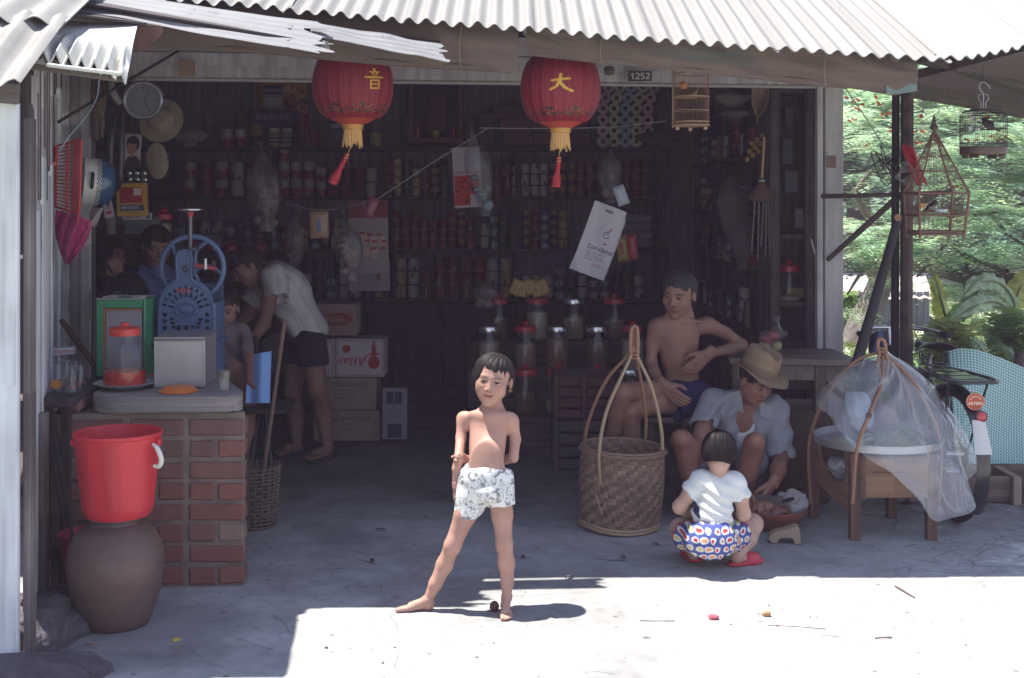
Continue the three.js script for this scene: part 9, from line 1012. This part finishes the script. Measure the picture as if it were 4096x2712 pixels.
{
const bl = (pts, w, seed, tear = 0.3) => { const cv = new THREE.CatmullRomCurve3(pts.map((p) => at(...p)), false, 'centripetal'), up = V(0.15, 0.5, 0.85).normalize(); return sheet((u, v) => { const p = cv.getPointAt(u), tg = cv.getTangentAt(u), sd = V().crossVectors(tg, up).normalize(), nn = V().crossVectors(sd, tg), s = v * 2 - 1, ww = w * Math.pow(Math.sin(Math.min(1, u * 0.96 + 0.04) * Math.PI), 0.55); const tr = tear * Math.max(0, vn(u * 16, seed + (s > 0 ? 9 : 0)) - 0.55) * 2; return p.addScaledVector(sd, s * ww * (1 - tr * Math.abs(s))).addScaledVector(nn, -0.25 * ww * s * s + 0.012 * Math.sin(u * 60) * Math.abs(s) + 0.03 * (vn(u * 8, s * 2 + seed) - 0.5)); }, 50, 10); };
const lm = (c) => M(c, 0.45, { transmission: 0.4, thickness: 0, specularIntensity: 0.5 }), mid = lm([0.32, 0.50, 0.30]), pale = lm([0.46, 0.60, 0.40]), yel = lm([0.55, 0.57, 0.2]), stem = M([0.20, 0.22, 0.10], 0.6), dry = M([0.30, 0.22, 0.15], 0.9);
const plant = (label, x, d, st, leaves) => { const t = thing('banana_plant', label, 'plant', V(wx(x, d), 0, -d)); part(t, 'stem', taper(st.map((p) => at(...p)), [0.09, 0.075, 0.05, 0.035], 16, 10), stem, { world: true }); for (const [pts, w, m, s] of leaves) { const lf = part(t, 'leaf', bl(pts, w, s), m, { world: true }); const cv = pts.map((p) => at(...p)); part(lf, 'midrib', taper(cv.map((p) => p.add(V(0, -0.006, 0.006))), [0.014, 0.01, 0.006, 0.003], 20, 6), stem, { world: true }); } return t; };
plant('banana plant with one upright yellow-green leaf, left of the others', 2200, 10.2, [[2205, 940, 10.2], [2203, 860, 10.2], [2198, 800, 10.2], [2190, 760, 10.2]], [[[[2192, 775, 10.2], [2185, 730, 10.15], [2172, 675, 10.1], [2160, 632, 10.1]], 0.085, yel, 1], [[[2195, 770, 10.2], [2215, 730, 10.1], [2245, 700, 10], [2262, 672, 9.9]], 0.075, mid, 2], [[[2192, 765, 10.2], [2170, 760, 10], [2150, 775, 9.8], [2138, 800, 9.7]], 0.06, mid, 3]]);
plant('banana plant with long arching split leaves at the right edge', 2330, 9.9, [[2345, 960, 9.9], [2340, 860, 9.9], [2332, 800, 9.9], [2328, 755, 9.9]], [[[[2330, 760, 9.9], [2345, 700, 9.8], [2310, 652, 9.7], [2255, 655, 9.6], [2222, 690, 9.5]], 0.072, pale, 4], [[[2332, 765, 9.9], [2320, 705, 9.7], [2270, 700, 9.5], [2190, 745, 9.3]], 0.072, pale, 5], [[[2335, 760, 9.9], [2350, 690, 9.9], [2368, 650, 9.9], [2420, 630, 9.9]], 0.09, yel, 6], [[[2330, 790, 9.9], [2270, 752, 9.6], [2310, 790, 9.3], [2352, 832, 9.1]], 0.075, pale, 7], [[[2335, 800, 9.9], [2355, 780, 9.6], [2380, 800, 9.4], [2400, 850, 9.2]], 0.07, mid, 8], [[[2332, 770, 9.9], [2370, 735, 9.8], [2420, 730, 9.7], [2460, 760, 9.6]], 0.075, mid, 10]]);
plant('small banana plant with low drooping leaves behind the checked mat', 2290, 9.0, [[2290, 980, 9], [2290, 920, 9], [2286, 880, 9], [2284, 860, 9]], [[[[2285, 870, 9], [2265, 835, 8.9], [2238, 830, 8.8], [2218, 850, 8.7]], 0.06, mid, 11], [[[2285, 865, 9], [2310, 840, 8.9], [2335, 850, 8.8], [2350, 885, 8.7]], 0.06, mid, 12], [[[2285, 862, 9], [2280, 825, 9], [2262, 795, 9], [2240, 780, 9]], 0.05, pale, 13]]);
single('tree_stump', 'pale scarred trunk standing at the right edge behind the checked mat', 'trunk', taper([at(2350, 935, 8.3), at(2358, 880, 8.3), at(2366, 820, 8.35)], [0.07, 0.06, 0.05], 10, 9), bark, at(2350, 935, 8.3));
const bush = (label, x, y, d, w, h, n, c, sd) => { const g = leafMesh(n, sd, (r) => { const a = r() * 6.3, q = Math.sqrt(r()); return [at(x + Math.cos(a) * q * w, y + Math.sin(a) * q * h, d + (r() - 0.5) * 0.6), hdir(r, 0.7)]; }, { L: 0.13, pairs: 4, droop: 0.3 }, { l: 0.05, w: 0.35 }); const t = thing('bush', label, 'bush', at(x, y + h, d).setY(0)); part(t, 'leaves', g, leafMat(c), { world: true, stuff: true }); part(t, 'stems', [...Array(9)].map((_, k) => rod(at(x + (k - 4) * w * 0.1, y + h, d).setY(0), at(x + (k - 4) * w * 0.22, y - h * 0.4, d), 0.008, 0.003, 5)), stem, { world: true, stuff: true }); };
bush('pale leafy bush beside the bicycle saddle', 2205, 800, 9.4, 44, 62, 380, [0.55, 0.62, 0.36], 301); bush('green papaya-like shrub at the right edge', 2340, 770, 9.6, 40, 50, 260, [0.34, 0.46, 0.22], 304); bush('bright weed clump left of the dark post', 1962, 690, 15, 26, 10, 160, [0.2, 0.3, 0.12], 305);
const s = thing('shed', 'low grey board shed with a pale sheet roof in the sunny yard', 'shed', onGround(2040, 757)), d = 16.3, gb = M([0.15, 0.165, 0.2], 0.9, { bumpMap: grainBump, bumpScale: 0.006 }); for (let k = 0; k < 15; k++) part(s, 'board', cbox(0.075, 0.46 + 0.02 * hash(k, 2), 0.02, 0.004, [wx(1932 + k * 15, d), 0.22, -d - 0.01 * hash(k, 1)]), gb, { world: true }); part(s, 'roof', sheet((u, v) => at(lerp(1900, 2160, u) - v * 20, 690 - v * 52 - u * 0, d - 0.15 + v * 1.5).add(V(0, 0.012 * Math.sin(u * 70), 0)), 60, 2, 0.01), M([0.42, 0.36, 0.34], 0.8, { map: smudge }), { world: true }); part(s, 'back_wall', cbox(1.3, 0.6, 0.03, 0.004, [wx(2040, 17.6), 0.3, -17.7]), gb, { world: true });
single('white_sack', 'white sack lying in the sunny yard left of the dark post', 'sack', xf(fin(new THREE.SphereGeometry(0.2, 20, 14)), at(1992, 792, 11.4).setY(0.11), [0, 0.3, 0], [1.2, 0.6, 0.8]), M([0.5, 0.5, 0.5], 0.9, { bumpMap: roughBump, bumpScale: 0.03 }), at(1992, 800, 11.4).setY(0)); single('blue_cloth', 'blue cloth hanging low in the yard behind the leaning pole', 'cloth', sheet((u, v) => at(lerp(2010, 2042, u), lerp(768, 815, v) + 4 * Math.sin(u * 6), 8.6 + 0.05 * Math.sin(u * 7 + v * 3)), 10, 8, 0.004), M([0.07, 0.10, 0.24], 0.9), at(2026, 790, 8.6)); single('grey_drum', 'small grey drum standing in the yard beside the dark post', 'drum', lathe([[0, 0], [0.12, 0], [0.125, 0.02], [0.12, 0.15], [0.125, 0.16], [0.12, 0.3], [0.1, 0.31], [0, 0.31]], 28).translate(wx(2072, 9.6), 0.35, -9.6), M([0.36, 0.37, 0.38], 0.5, { metalness: 0.4 }), V(wx(2072, 9.6), 0.35, -9.6)); single('drum_stand', 'low wooden trestle carrying the grey drum', 'trestle', [cbox(0.5, 0.03, 0.3, 0.005, [wx(2065, 9.6), 0.335, -9.6]), ...[-0.2, 0.2].map((x) => cbox(0.04, 0.32, 0.25, 0.004, [wx(2065, 9.6) + x, 0.16, -9.6]))], M([0.22, 0.2, 0.19], 0.9), V(wx(2065, 9.6), 0, -9.6));
single('grass', 'short sunlit grass and weeds across the yard', 'grass', leafMesh(5200, 401, (r) => { const x = wx(1850 + r() * 700, 9) , d = 9 + r() * 14, X = wx(1880 + r() * 640, d); return [V(X, 0.0, -d), V((r() - 0.5) * 0.8, 1, (r() - 0.5) * 0.8).normalize()]; }, { L: 0.09, pairs: 2, droop: 0.3 }, { l: 0.035, w: 0.25 }), leafMat([0.2, 0.27, 0.12]), [5, 0, -14], { kind: 'stuff' });
}
renderer.render(scene, camera);
